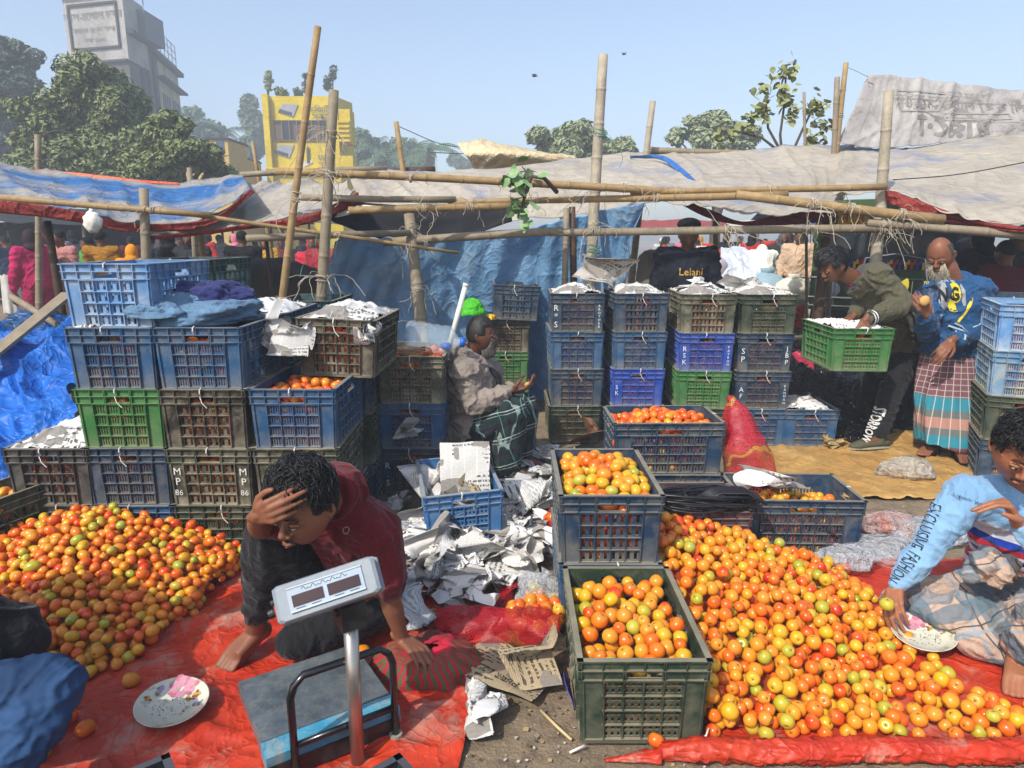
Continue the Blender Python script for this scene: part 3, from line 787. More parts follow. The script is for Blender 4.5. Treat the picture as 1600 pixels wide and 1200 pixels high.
pole('grey rail ending near the seated old man\'s stack',*pp(470,309,5.3,712,312,5.6),.024,.026,BO,lash=(.15,),group=H,dangle=3)
pole('long grey timber rail in front of the blue plastic wall',*pp(385,372,5.0,640,364,5.8),.026,.026,BO,lash=(.45,),lm=ROPEG,group=H,dangle=6)
pole('long grey rail crossing behind the navy-jacketed man\'s hat',*pp(600,378,5.9,880,361,5.7),.036,.034,BO,lash=(.15,),group=H,dangle=5)
pole('straight grey rail running from the middle to the whitish post',*pp(860,362,5.7,1425,358,5.5),.030,.034,BO,lash=(.13,.5,.73,.92),group=H,dangle=10)
pole('thin bamboo rail sloping under the left tarp',*pp(0,308,4.7,330,337,4.9),.020,.022,BG,lash=(.7,),group=H,dangle=4)
pole('thin bamboo rod sloping down past the blue plastic wall',*pp(300,334,4.9,717,396,5.5),.016,.013,BG,lash=(.5,.8),group=H,dangle=4)
pole('bamboo ridge pole lying on the back edge of the roof tarp',*pp(1008,234,8.8,1195,240,8.8),.038,.03,BO,lash=(.05,),group=H,dangle=2)
pole('dark bamboo on the roof edge behind the middle',*pp(615,267,8.6,680,264,8.6),.035,.03,BK,group=H)
pole('bamboo on the roof edge below the yellow building',*pp(375,273,7.6,605,262,8.0),.03,.026,BO,group=H)
pole('bamboo crossbar behind the shaggy rope knot',*pp(1355,352,5.9,1400,346,5.9),.03,.03,BG,lash=(.2,.8),group=H,dangle=8)
pole('dark post end beyond the tarps left of the leaning bamboo',*pp(296,262,8.2,298,300,8.2),.03,.03,BO,True)
# ---------------- tarps of the shelter
TAU='b0a594'
taup=tarpmat('roof_tarp_taupe','b3aa9c','c2b9a9',lo=.35,hi=.6,sc=1.1,rough=.7,amp=.012,dirt='7484a8',dsc=1.0,dlo=.53,dhi=.66,cs=2.2,da=.7,spec=.2)
leftt=tarpmat('left_roof_tarp','2b6fb0','a8a49c',lo=.40,hi=.52,sc=1.3,rough=.6,amp=.02,dirt='d0c8ba',dsc=6,dlo=.6,dhi=.7,cs=2.5,stretch=(.35,1,2.5))
translucent(taup,'b8a888',.22); translucent(leftt,'8aa0b4',.25)
marm=tarpmat('maroon_tarp','7a1f18','8c2a20',rough=.65,amp=.015,sc=2)
redb=tarpmat('orange_red_tarp','c8452c','d06a4c',rough=.6,amp=.01,sc=2)
beige=tarpmat('beige_canopy','c9b58e','d6c6a2',rough=.8,amp=.02,sc=1.2,spec=.15)
bluew=tarpmat('blue_plastic','88bade','9cc8ec',sc=1.2,rough=.4,amp=.014,dirt='8f9a9c',dsc=1.3,dlo=.50,dhi=.66,cs=2.4,da=.7)
n_=bluew.node_tree; tr_=n_.nodes.new('ShaderNodeBsdfTranslucent'); tr_.inputs[0].default_value=lin('7ab4e4'); mx_=n_.nodes.new('ShaderNodeMixShader'); mx_.inputs[0].default_value=.35; n_.links.new(n_.nodes['Principled BSDF'].outputs[0],mx_.inputs[1]); n_.links.new(tr_.outputs[0],mx_.inputs[2]); n_.links.new(mx_.outputs[0],n_.nodes['Material Output'].inputs[0])
blueg=tarpmat('bright_blue_plastic','125ab0','1c6cc8',sc=2,rough=.5,amp=.02,cs=2.6,spec=.3)
blues=tarpmat('blue_edge_tarp','2a5fa8','3f78bc',sc=2,rough=.5,amp=.015)
def roof(name,label,rows,nu,nv,m,a=.05,f=1.2,o=0,th=.006,cat='tarp',extra=None,st=None):
    def g(s,t,p,L=sum((V(b)-V(c)).length for b,c in zip(rows[0][1:],rows[0][:-1]))):
        w=nz((s*L*.6,t*1.5,0),1.,o)*.9; q=(s*L*1.9+w,t*.9+w*.4,o); r=max(0,1-abs(nz(q,1.))*4)**1.5; r2=max(0,1-abs(nz((s*L*4.7+w*2,t*1.6,o),1.))*3.5)**1.5
        return a*(1.0*nz((s*L*.9,t*1.6,o),1.)+.8*r+.35*r2)
    fold=(lambda s,t,p:g(s,t,p)*(extra(s,t) if extra else 1)+ (st(s,t) if st else 0))
    ob=sheet(rows,nu,nv,fold).build(name,m,smooth=True); tag(ob,label,cat); solid(ob,th); return ob
roof('roof_tarp','big faded taupe tarp with bluish stains roofing the middle of the market',
 [[P(600,340,6.9),P(760,348,6.9),P(900,336,6.8),P(1010,318,6.5),P(1100,325,5.7),P(1200,342,5.7),P(1300,334,5.7)],
  [P(570,318,7.2),P(740,322,7.2),P(900,308,7.1),P(1020,298,6.9),P(1150,300,6.3),P(1250,305,6.3),P(1320,308,6.3)],
  [P(548,284,7.9),P(700,288,7.9),P(880,272,7.9),P(1020,268,7.8),P(1150,268,7.5),P(1250,270,7.5),P(1330,268,7.5)],
  [P(552,265,8.6),P(700,269,8.6),P(850,253,8.8),P(1000,238,8.9),P(1110,238,8.8),P(1200,231,8.8),P(1335,228,8.6)]],190,80,taup,.036,1.6)
roof('roof_tarp','wide taupe tarp with an orange seam roofing the right side',
 [[P(1300,306,5.75),P(1400,300,5.6),P(1480,336,5.3),P(1560,348,5.1),P(1720,360,4.9)],
  [P(1305,290,6.2),P(1400,285,6.2),P(1490,300,5.9),P(1580,315,5.6),P(1740,330,5.3)],
  [P(1315,250,7.3),P(1400,248,7.3),P(1490,250,7.0),P(1580,252,6.8),P(1760,255,6.4)],
  [P(1325,227,8.6),P(1400,230,8.4),P(1500,219,8.2),P(1600,213,8.0),P(1780,205,7.6)]],150,70,taup,.036,1.7,7)
roof('tarp_edge','maroon underside of the right roof tarp, hanging along its front edge',
 [[P(1372,300,5.6),P(1400,300,5.5),P(1490,334,5.3),P(1560,350,5.1),P(1720,366,4.9)],[P(1376,318,5.62),P(1400,322,5.5),P(1490,350,5.32),P(1560,359,5.12),P(1720,372,4.92)]],60,6,marm,.02,4)
roof('roof_tarp','small tarp with blue streaks sagging above the crowd',
 [[P(1085,312,6.4),P(1150,330,6.4),P(1220,340,6.4),P(1300,331,6.4)],[P(1090,318,6.5),P(1150,318,7),P(1220,318,7.2),P(1310,315,7.2)],[P(1095,296,8),P(1160,296,8),P(1230,296,8),P(1320,296,8)]],50,24,leftt,.03,2,3)
roof('tarp_edge','maroon tarp edge sagging above the crowd',
 [[P(1062,314,6.35),P(1105,326,6.35),P(1160,346,6.35),P(1220,335,6.35),P(1310,327,6.35)],[P(1062,318,6.36),P(1105,340,6.36),P(1160,352,6.36),P(1220,352,6.36),P(1310,345,6.36)]],50,5,marm,.012,4,2)
roof('tarp_band','bright blue rolled strip lying across the roof tarp',
 [[P(985,247,8.5),P(1030,249,8.2),P(1060,268,7.6),P(1095,294,6.7)],[P(985,243,8.45),P(1035,243,8.15),P(1068,264,7.55),P(1100,296,6.65)]],30,3,blues,.01,4)
for v in range(1): pass
# left tarps
roof('roof_tarp','blue and grey striped tarp sagging over the left stalls',
 [[P(-60,312,4.9),P(80,330,4.9),P(150,340,4.9),P(240,355,5.0),P(330,345,5.1),P(395,300,5.3)],
  [P(-60,280,5.8),P(60,300,5.9),P(150,308,6.0),P(240,318,6.0),P(320,310,6.1),P(385,285,6.2)],
  [P(-60,255,7.2),P(20,262,7.2),P(120,276,7.2),P(230,288,7.2),P(310,284,7.2),P(380,277,7.2)]],90,40,leftt,.05,1.8,5)
roof('tarp_edge','orange red border hanging along the left striped tarp',
 [[P(-60,306,4.86),P(60,318,4.86),P(150,336,4.86),P(210,350,4.9),P(330,342,5.05),P(392,296,5.25)],[P(-60,330,4.88),P(60,338,4.88),P(150,352,4.88),P(210,362,4.92),P(330,352,5.07),P(398,300,5.27)]],70,6,marm,.012,4,9)
roof('tarp_edge','faded orange hem on the back edge of the left tarp',
 [[P(40,270,7.1),P(120,276,7.1),P(200,284,7.1),P(280,288,7.1)],[P(48,266,7.12),P(120,270,7.12),P(200,279,7.12),P(280,285,7.12)]],40,3,redb,.01,4)
roof('roof_tarp','taupe tarp with a red hem between the leaning bamboo and the left tarp',
 [[P(235,372,4.95),P(330,362,5.1),P(400,350,5.2),P(500,330,5.4),P(560,308,5.5)],
  [P(345,345,5.6),P(380,325,5.8),P(430,315,5.9),P(500,305,6.0),P(545,298,6.1)],
  [P(385,285,7.0),P(430,282,7.1),P(470,280,7.2),P(510,284,7.2),P(545,286,7.2)]],60,36,taup,.05,1.8,11)
roof('tarp_edge','red hem along the front of the taupe left tarp',
 [[P(235,369,4.93),P(330,359,5.08),P(400,348,5.18),P(480,336,5.3),P(560,300,5.48)],[P(235,375,4.94),P(330,366,5.09),P(400,357,5.19),P(480,350,5.31),P(560,318,5.49)]],50,4,marm,.01,4)
roof('shade_sheet','black shade cloth beneath the tarp behind the leaning post',
 [[P(515,345,6.5),P(600,375,6.5),P(700,378,6.5),P(800,345,6.5)],[P(515,310,6.6),P(600,320,6.6),P(700,320,6.6),P(800,318,6.6)]],30,12,mat('painted_shade_black','15151a',.9),.04,2)  # added black sheet paints the shade in the opening under the roof
roof('tarp_fold','white plastic corner tied to the rail under the left of the roof',[[P(524,340,5.5),P(560,332,5.5),P(590,332,5.5)],[P(528,334,5.52),P(560,322,5.52),P(592,322,5.52)]],20,5,mat('white_plastic','cfcdc6',.4),.01,9)
# beige canopy
roof('canopy','beige cloth canopy peak rising behind the roof tarp',
 [[P(742,268,11.5),P(780,264,11.4),P(830,262,11.4),P(905,252,11.4)],[P(728,245,11.3),P(780,238,11),P(830,240,11),P(900,248,11)],[P(714,226,11.5),P(760,220,11.8),P(820,230,12),P(895,247,12)]],50,24,beige,.05,1.4,2)
# blue wall
def wallf(s,t): return (.5+.5*t)*(.045*math.sin(s*46+3*math.sin(t*3))*sm(t,.0,.8)+.02*math.sin(s*97+t*5))
roof('plastic_wall','large blue plastic sheet hung as a wall behind the old man',
 [[P(535,372,5.9),P(600,374,6.1),P(720,368,6.15),P(850,352,6.2),P(930,332,6.15),P(1004,318,5.8)],
  [P(520,400,6.0),P(600,420,6.25),P(720,420,6.3),P(850,420,6.4),P(930,420,6.35),P(990,380,6.0)],
  [P(502,470,6.3),P(590,500,6.5),P(720,510,6.5),P(850,510,6.5),P(930,500,6.4),P(975,470,6.2)],
  [P(495,610,6.4),P(590,622,6.5),P(720,628,6.5),P(850,632,6.5),P(930,632,6.4),P(960,632,6.3)]],150,90,bluew,.05,1.3,1,extra=None,st=wallf)
# printed tarp with mirrored lettering
pm=tarpmat('printed_white_tarp','9c9896','a8a5a2',sc=1.5,rough=.6,amp=.012,dirt='9a9080',dsc=2.2,dlo=.58,dhi=.7,cs=1.6,spec=.2)
pr=roof('printed_tarp','white printed tarp with mirrored Bengali writing stretched above the right roof',
 [[P(1308,226,8.2),P(1380,232,8.2),P(1480,222,8.2),P(1600,212,8.2),P(1760,204,8.2)],[P(1325,190,8.3),P(1400,190,8.3),P(1480,188,8.3),P(1600,182,8.3),P(1760,178,8.3)],[P(1355,119,8.5),P(1420,122,8.5),P(1500,133,8.5),P(1600,145,8.5),P(1760,160,8.5)]],80,40,pm,.05,1.2,6)
prb=bvh(pr.data)
ink=mat('faded_ink','77736f',.7,bump=0); ink2=mat('faded_ink_pale','8f8b87',.7,bump=0)
def ptxt(s,u,v,size,m=ink,bold=0.): put_text(s,size,P(u,v,8.3),(1,0,-.06),(0,0,1),m,pr,prb,mirror=True,bold=bold,back=.8,off=.005)
ptxt('সোনালী কৃষি লাইফ সেন্টার',1530,166,.17,ink,.004); ptxt('ঢাকা-১২০৮ বাংলাদেশ',1545,153,.09,ink2); ptxt('বীজ ও সার কীটনাশক',1520,145,.07,ink2)
ptxt('হিরো',1487,200,.34,ink,.012); ptxt('হাইব্রিড',1568,200,.2,ink2); ptxt('মালিক (পলাশ)',1525,181,.085,ink2); ptxt('মদন মোহন',1445,153,.15,ink2,.004); ptxt('বীজ ভাণ্ডার',1445,166,.12,ink2)
def strip(pts,w,m,par,target,name='printed_line',off=.01,back=.8,N=V((0,-1,0))):
    out=MB(); 
    for a,b in zip(pts[:-1],pts[1:]):
        n=max(1,int((b-a).length/.03)); sd=(b-a).cross(N).normalized()*w/2; prev=None
        for i in range(n+1):
            q=a+(b-a)*i/n; pr_=[]
            for s in (-1,1):
                p=q+sd*s; h=target.ray_cast(p+N*back,-N,back*2.5); pr_.append(h[0]+N*off if h[0] is not None else p)
            if prev: out.add([prev[0],prev[1],pr_[1],pr_[0]],[(0,1,2,3)])
            prev=pr_
    o=out.build(name,m); o.parent=par; return o
strip([P(a,b,8.3) for a,b in ((1410,137),(1490,143),(1470,172),(1412,172),(1410,137))],.02,ink2,pr,prb)
strip([P(a,b,8.3) for a,b in ((1478,176),(1575,178),(1575,187),(1478,187),(1478,176))],.012,ink2,pr,prb)
strip([P(a,b,8.35) for a,b in ((1358,122),(1372,128),(1362,160),(1335,215))],.014,ink2,pr,prb)
# blue plastic heap at the left edge
def heapsheet(name,label,rows,nu,nv,m,a,f,o=0,cat='plastic sheet',th=.002):
    g=crease_fold(a,f,o); ob=sheet(rows,nu,nv,g).build(name,m,smooth=True); tag(ob,label,cat); solid(ob,th); return ob
heapsheet('blue_plastic_heap','crumpled bright blue plastic heap at the left edge behind the short stack',
 [[G(-90,880,.02),G(0,850,.02),G(60,830,.02),G(118,800,.02)],[P(-90,720,3.3),P(0,715,3.4),P(60,700,3.45),P(122,690,3.5)],[P(-90,610,3.9),P(0,600,3.95),P(60,600,3.9),P(128,590,3.8)],[P(-90,545,4.5),P(0,530,4.6),P(60,520,4.6),P(135,520,4.5)],[P(-90,600,5.2),P(0,560,5.2),P(60,545,5.2),P(135,545,5.2)]],110,130,blueg,.13,1.7,3)
heapsheet('blue_plastic_heap','darker blue plastic bundle above the bright heap at the left',
 [[P(10,560,4.5),P(60,545,4.5),P(120,560,4.5)],[P(10,500,4.8),P(60,487,4.8),P(112,500,4.8)],[P(10,520,5.2),P(60,500,5.2),P(110,520,5.2)]],40,30,tarpmat('deep_blue_plastic','14406f','1b5290',sc=2,rough=.4,amp=.03,cs=3),.06,3,8)
mb=MB(); mb.box((0,0,0),(.10,.9,.02)); pl=mb.build('wooden_plank',BO); a,b=P(0,545,4.0),P(62,495,4.3)
pl.location=(a+b)/2; pl.rotation_euler=(b-a).to_track_quat('Y','Z').to_euler(); tag(pl,'grey wooden plank leaning at the left edge over blue plastic','plank')
pole('bamboo stick lying slantwise over the blue plastic at the left',*pp(18,463,4.6,108,520,4.4),.022,.022,BO)
# hanging white plastic bag on the left rail
t=thing('plastic_bag','small white plastic bag hanging from the left bamboo rail','plastic bag',P(142,326,4.72))
mb=MB(); mb.ell((0,0,-.09),(.06,.05,.07),None,20,14,0,lambda p:p*(1+.25*nz(p,2.5)))
mb.tube([(0,0,-.04),(0,0,0)],[.02,.01],8); mb.build('bag',mat('milky_plastic','d8d4c8',.35,bump=.4,bs=30,bd=.01),t,True)
# black bin bags / plastic behind the olive man
blk=tarpmat('black_plastic','0c0c0e','16161a',sc=3,rough=.25,amp=.03,cs=5,spec=.6)
heapsheet('black_plastic_heap','crumpled black plastic sheeting behind the olive-jacketed man',
 [[G(1225,655),G(1300,690),G(1370,690),G(1440,655)],[P(1222,610,5.5),P(1300,640,5.4),P(1370,640,5.4),P(1440,610,5.4)],[P(1225,572,5.8),P(1300,580,5.8),P(1370,590,5.8),P(1440,572,5.8)],[G(1225,620),G(1300,620),G(1370,620),G(1440,620)]],80,60,blk,.10,2.6,5)
heapsheet('pink_plastic','small crumpled pinkish red plastic beside the stack lettered J B P',
 [[P(1228,580,5.7),P(1250,583,5.7),P(1272,575,5.7)],[P(1230,555,5.9),P(1250,553,5.9),P(1270,556,5.9)]],20,12,tarpmat('pink_plastic','b03048','c04058',rough=.35),.03,5)
# potato sacks heap distant
def mound(name,label,c,rx,ry,h,m,n,r,cat='potatoes'):
    mb=MB()
    for i in range(n):
        a=rnd(0,6.28);q=math.sqrt(rnd(0,1)); x=c[0]+rx*q*math.cos(a);y=c[1]+ry*q*math.sin(a); z=h*(1-q*q)+r*rnd(.2,1)
        mb.ell((x,y,z),(r*rnd(.8,1.3),r*rnd(.8,1.2),r),None,8,6)
    tag(mb.build(name,m,smooth=True),label,cat,kind='stuff')
potm=mat('potato_brown','5a3a30',.8,rand=.1)
p=G(1250,560); mound('potatoes','mound of reddish brown potatoes beyond the crate stacks',p,.5,.6,.2,potm,160,.035)
p=G(1285,495); mound('potatoes','second mound of brown potatoes farther back by the dark post',p,.7,.9,.2,potm,140,.045)
random.seed(21)
# ---------------- background buildings
conc=tarpmat('stained_concrete','74716d','565350',lo=.4,hi=.65,sc=.35,rough=.9,amp=.02,dirt='3d3b39',dsc=.5,dlo=.5,dhi=.65,da=.7,cs=1,stretch=(1,1,.3),spec=.1)
wht=tarpmat('stained_white','aaa7a1','94918c',sc=.6,rough=.9,amp=.01,dirt='4a4846',dsc=.9,dlo=.54,dhi=.72,da=.6,cs=1,stretch=(1,1,.5),spec=.1)
cream=tarpmat('cream_wall','b9b694','a9a684',sc=.6,rough=.9,amp=.01,dirt='6a6a58',dsc=.9,cs=1,spec=.1)
glassd=mat('window_dark','1b2126',.2,bump=0); steel=mat('railing_steel','6c6f73',.5,bump=0); dk=mat('dark_trim','3a3734',.9)
def prism(mb,pts,z0,z1,m=0):
    n=len(pts); mb.add([(x,y,z0) for x,y in pts]+[(x,y,z1) for x,y in pts],[(i,(i+1)%n,n+(i+1)%n,n+i) for i in range(n)]+[tuple(range(n,2*n))]+[tuple(range(n-1,-1,-1))],m)
def tower():
    t=thing('tower_building','grey stained concrete block with a faded white sign panel and roof railings, upper left','building',(-25,50,0))
    A,B,Cc,D=V((-27.6,46,0)),V((-23.6,45,0)),V((-26.0,56.5,0)),V((-31,58,0)); o=V(t.location)
    q=lambda L:[(p.x-o.x,p.y-o.y) for p in L]
    mb=MB(); prism(mb,q([A,B,Cc,D]),0,14.0,0)
    fr=(B-A).normalized(); bk=(Cc-B).normalized(); mb.build('wall',conc,t)
    mb=MB(); A2,B2=A-fr*.25,B+fr*.05; back=V((-.2,2.8,0))
    prism(mb,q([A2+V((0,-.06,0)),B2+V((0,-.06,0)),B2+back,A2+back]),12.4,16.2); mb.build('sign_block',wht,t)
    mb=MB(); c=V((0,0,0))
    # raised frame of sign
    n=V((fr.y,-fr.x,0)); 
    def bar(a,b,z0,z1,w=.10): 
        s=MB(); p0=A2+fr*a+n*.02+V((0,-.06,0))-o; p1=A2+fr*b+n*.02+V((0,-.06,0))-o
        mb.add([(p0.x,p0.y,z0),(p1.x,p1.y,z0),(p1.x,p1.y,z1),(p0.x,p0.y,z1),(p0.x+n.x*w,p0.y+n.y*w,z0),(p1.x+n.x*w,p1.y+n.y*w,z0),(p1.x+n.x*w,p1.y+n.y*w,z1),(p0.x+n.x*w,p0.y+n.y*w,z1)],[(4,5,6,7),(0,1,5,4),(2,3,7,6),(0,4,7,3),(1,2,6,5)])
    bar(.35,4.0,15.6,15.72);bar(.35,4.0,13.1,13.22);bar(.35,.47,13.2,15.6);bar(3.88,4.0,13.2,15.6); bar(-.15,4.5,16.2,16.35,.3); bar(-.1,4.4,12.3,12.42,.12)
    mb.build('sign_frame',dk,t)
    tm=mat('sign_ink','6b6a68',.9,bump=0)
    for s,z,sz in (('আল-হেলাল ভবন',15.0,.62),('বাজার রোড সদর',14.2,.42),('ঢাকা ১৯৯৮',13.65,.34)):
        o2=put_text(s,sz,A2+fr*2.15+n*.1+V((0,0,z)),fr,(0,0,1),tm,None); o2.location=-o; o2.parent=t
    # roof rails
    mb=MB()
    def rail(p,q_,z,h=1.4,n_=4,lv=3):
        for i in range(n_+1): a=p+(q_-p)*i/n_-o; mb.tube([(a.x,a.y,z),(a.x,a.y,z+h)],.035,5)
        for k in range(1,lv+1): a=p-o;b=q_-o; mb.tube([(a.x,a.y,z+h*k/lv),(b.x,b.y,z+h*k/lv)],.03,5)
    rail(A2,B2,16.3,1.9,2,2); rail(A2,A2+back,16.3,1.9,1,2); rail(B2,B2+back,16.3,1.3,2); rail(A2+back,B2+back,16.3,1.2,3)
    rail(B+bk*3.4,Cc,14.2,1.9,8,4); mb.build('railing',steel,t)
    mb=MB(); a=A2-o+V((1.6,1.0,0)); mb.tube([(a.x,a.y,16.2),(a.x,a.y,17.3)],.7,14); mb.build('water_tank',mat('tank','2c2c2e',.7),t,True)
    mb=MB(); a=B-o+bk*3.0; mb.box((a.x-.2,a.y,14.9),(2.4,2.4,1.7)); mb.build('stair_head',mat('bluegrey_sheet','4c5762',.7),t)
    mb=MB(); nn=V((bk.y,-bk.x,0)); 
    def sb(m_,s0,s1,z0,z1,w,w0=0.):
        p0=B+bk*s0-o+nn*w0;p1=B+bk*s1-o+nn*w0; k=nn*w
        m_.add([(p0.x,p0.y,z0),(p1.x,p1.y,z0),(p1.x,p1.y,z1),(p0.x,p0.y,z1)]+[(p.x+k.x,p.y+k.y,z) for p,z in ((p0,z0),(p1,z0),(p1,z1),(p0,z1))],[(4,5,6,7),(0,1,5,4),(2,3,7,6),(0,4,7,3),(1,2,6,5)])
    sb(mb,6.2,11.7,0,13.9,.05); mb.build('cream_facade',cream,t)
    mb=MB(); sb(mb,-.05,11.9,13.9,14.2,.45); sb(mb,5.6,12,12.6,12.75,.6,.02); sb(mb,5.6,12,9.3,9.45,.6,.02); sb(mb,5.6,12,6.1,6.25,.6,.02)
    for s in (2.2,3.4,4.9): sb(mb,s,s+.25,0,13.8,.18,.01)
    mb.build('ledges',dk,t)
    for z in (3.6,6.8,10.1):
        for s in (6.8,9.4):
            mb=MB(); sb(mb,s,s+1.7,z,z+1.7,.04,.06); w=mb.build('window',glassd,t)
            mb=MB(); sb(mb,s-.1,s+1.8,z-.12,z-.02,.1,.07); [sb(mb,s+x,s+x+.06,z,z+1.7,.05,.1) for x in (0,.55,1.1,1.64)]; mb.build('sill',steel,w)
tower()
yelw=tarpmat('yellow_paint','c9b020','d6be2c',sc=.8,rough=.8,amp=.01,dirt='9a8a30',dsc=1,dlo=.6,dhi=.75,cs=1,spec=.15)
def yellow():
    o=V((-10,40,0)); t=thing('yellow_building','bright yellow painted two storey building with dark window band and plants on its roof','building',o)
    zt=CH+40*.1906+.15; x0=(413-800)/F*37.5-o.x; x1=(523-800)/F*37.5-o.x
    mb=MB(); L=x0;Rr=x1; prism(mb,[(L,0),(Rr,0),(Rr+.5,2),(L,2)],0,zt)
    mb.build('wall',yelw,t)
    zz=lambda v:(P(470,v,40)).z
    mb=MB(); mb.bx(L+.45,Rr-.1,-.02,.3,zz(219),zz(188)); w=mb.build('window_band',glassd,t)
    mb=MB(); 
    for i in range(9): x=L+.45+(Rr-L-.55)*i/8; mb.bx(x-.03,x+.03,-.08,-.025,zz(219),zz(188))
    mb.bx(L+.4,Rr-.05,-.09,-.03,zz(220.5),zz(219)); mb.build('window_bars',mat('window_bars','6b5a44',.7),w)
    for a,b in ((L+.5,.6),(L+1.5,.9),(L+2.5,.7)):
        mb=MB(); mb.bx(a,a+b*.7,-.05,-.022,zz(218),zz(195)); mb.build('shutter',mat('curtain_brown','5c4c3c',.8),w)
    mb=MB(); mb.bx(L-.05,L+.28,-.35,-.0,0,zt+.05); mb.bx(Rr-.05,Rr+.2,-.35,-.003,0,zz(172)); mb.bx(L-.1,Rr+1.2,-.38,.1,zz(266),zz(263)); mb.build('pilaster',yelw,t)
    mb=MB(); mb.bx(Rr+.22,Rr+.85,-.3,.8,zz(225),zz(172)); mb.bx(Rr+.21,Rr+.95,-.5,.6,zz(262),zz(245))
    for i in range(5): mb.bx(Rr+.2,Rr+.8,-.42,.2,zz(223)+.25*i,zz(223)+.12+.25*i)
    mb.build('balcony',yelw,t)
    gm=mat('sign_grey','8b8f96',.5,bump=0); dm_=mat('sign_dark','3a3e48',.5,bump=0); bl=mat('sign_ink_blue','3d4a66',.7,bump=0)
    def quad(pts,m,nm,dy=-.02,parent=t):
        q=[P(u,v,40+dy)-o for u,v in pts]; q2=[p+V((0,-.03,0)) for p in q]; mb=MB(); n=len(q)
        mb.add(q+q2,[tuple(range(n))[::-1],tuple(range(n,2*n))]+[(i,(i+1)%n,n+(i+1)%n,n+i) for i in range(n)]); return mb.build(nm,m,parent)
    for dx,dy in ((0,0),(-6,64)):
        q=quad([(443+dx,162+dy),(466+dx,164+dy),(458+dx,183+dy),(434+dx,175+dy)],gm,'scale_picture')
        quad([(437+dx,170+dy),(456+dx,176+dy),(455+dx,180+dy),(435+dx,174+dy)],dm_,'scale_display',-.06)
    quad([(465,256),(486,250),(489,254),(472,263)],mat('sign_white','b5b5b0',.6,bump=0),'scale_picture'); quad([(479,230),(483,230),(484,254),(480,255)],dm_,'scale_pole',-.06)
    for s,u,v,sz in (('ডিজিটাল',505,172,.42),('স্কেল',505,183,.46),('ফেয়ার',512,247,.42),('স্কেল',513,258,.42)):
        o2=put_text(s,sz,P(u,v,39.9)-o,(1,0,0),(0,0,1),bl,None); o2.parent=t
yellow()
def house():
    o=V((-14.5,35,0)); t=thing('house','small pale yellow house half hidden by the left tree','building',o)
    x=lambda u:(u-800)/F*33.5-o.x; z=lambda v:P(300,v,35).z
    mb=MB(); mb.bx(x(285),x(352),0,5,0,z(238)); mb.bx(x(334),x(364),-.4,2,0,z(220)); mb.build('wall',mat('ochre_wall','b59d5c',.9),t)
    mb=MB(); mb.bx(x(332),x(366),-.5,2.1,z(220),z(217)); mb.bx(x(283),x(353),-.15,5.1,z(238),z(236)); mb.build('roof',dk,t)
    for a,b,c,d in ((347,358,240,222),(315,335,268,250)):
        mb=MB(); mb.bx(x(a),x(b),-.44 if a>340 else -.04,-.0,z(c),z(d)); mb.build('window',mat('blue_grey_pane','3c4a66',.4),t)
house()
# ---------------- trees
def leafmat(name,a,b,c=None):
    t=MT(name); oi=t.noise(.9 if 0 else 1.1,3); k=t.mix(t.ramp(oi,.35,.65),lin(a),lin(b)); k=t.mix(t.ramp(t.noise(14,2),.3,.7),k,lin(c or a))
    t.col(k).set(Roughness=.55); t.b.inputs['Specular IOR Level'].default_value=.3; return t.m
bark=mat('bark','4d4136',.95)
def leafcloud(mb,c,r,n,ls,rg,m=0,flat=1.):
    c=np.array(c); d=rg.normal(size=(n,3)); d/=np.linalg.norm(d,axis=1)[:,None]; q=rg.uniform(.55,1.05,(n,1)); p=c+d*q*np.array(r)
    nn=d+rg.normal(size=(n,3))*.6+np.array([0,0,.5]); nn/=np.linalg.norm(nn,axis=1)[:,None]
    a=np.cross(nn,rg.normal(size=(n,3))); a/=np.linalg.norm(a,axis=1)[:,None]; b=np.cross(nn,a); s=ls*rg.uniform(.6,1.3,(n,1))
    A=p-a*s; B=p+b*s*.45+nn*s*.1; Cq=p+a*s; D=p-b*s*.45+nn*s*.1
    vs=np.stack([A,B,Cq,D],1).reshape(-1,3).tolist(); o=len(mb.v); mb.v+= [tuple(x) for x in vs]; mb.f+=[(o+4*i,o+4*i+1,o+4*i+2,o+4*i+3) for i in range(n)]; mb.m+=[m]*n
def tree(name,label,base,h,blobs,m,ls,n,seed,trunk=.25,sub=.45,group=None):
    """blobs: (dx,dy,z,r) relative to the base"""
    rg=np.random.default_rng(seed); t=thing(name,label,'tree',base,0,group)
    mb=MB(); 
    tops=[]
    mb.tube([(0,0,-.1),(.05*h*.2,0,h*.3),(0,.1,h*.62)],[trunk,trunk*.8,trunk*.5],10)
    for x,y,z,r in blobs:
        s=V((0,.05,h*rg.uniform(.25,.55))); e=V((x,y,z)); k=(s+e)/2+V((0,0,.05*h)); mb.tube([s,k,e],[trunk*.4,trunk*.22,trunk*.06],6)
        for _ in range(4):
            e2=e+V(rg.normal(size=3).tolist())*r*.5; mb.tube([k,(k+e2)/2+V((0,0,.03*h)),e2],[trunk*.15,trunk*.09,trunk*.03],4)
    mb.build('trunk',bark,t,True)
    mb=MB(); tot=sum(b[3]**2 for b in blobs)
    for x,y,z,r in blobs:
        nb=max(3,int(9)); k=int(n*r*r/tot)
        for _ in range(nb*2):
            d=rg.normal(size=3); d/=np.linalg.norm(d); d[1]*=.8; c=np.array([x,y,z])+d*r*rg.uniform(.35,.85)*np.array([1,1,.8]); rr=r*sub*rg.uniform(.55,1.1)
            leafcloud(mb,c,(rr,rr,rr*.75),k//(nb*2)+1,ls,rg)
    mb.build('crown',m,t); return t
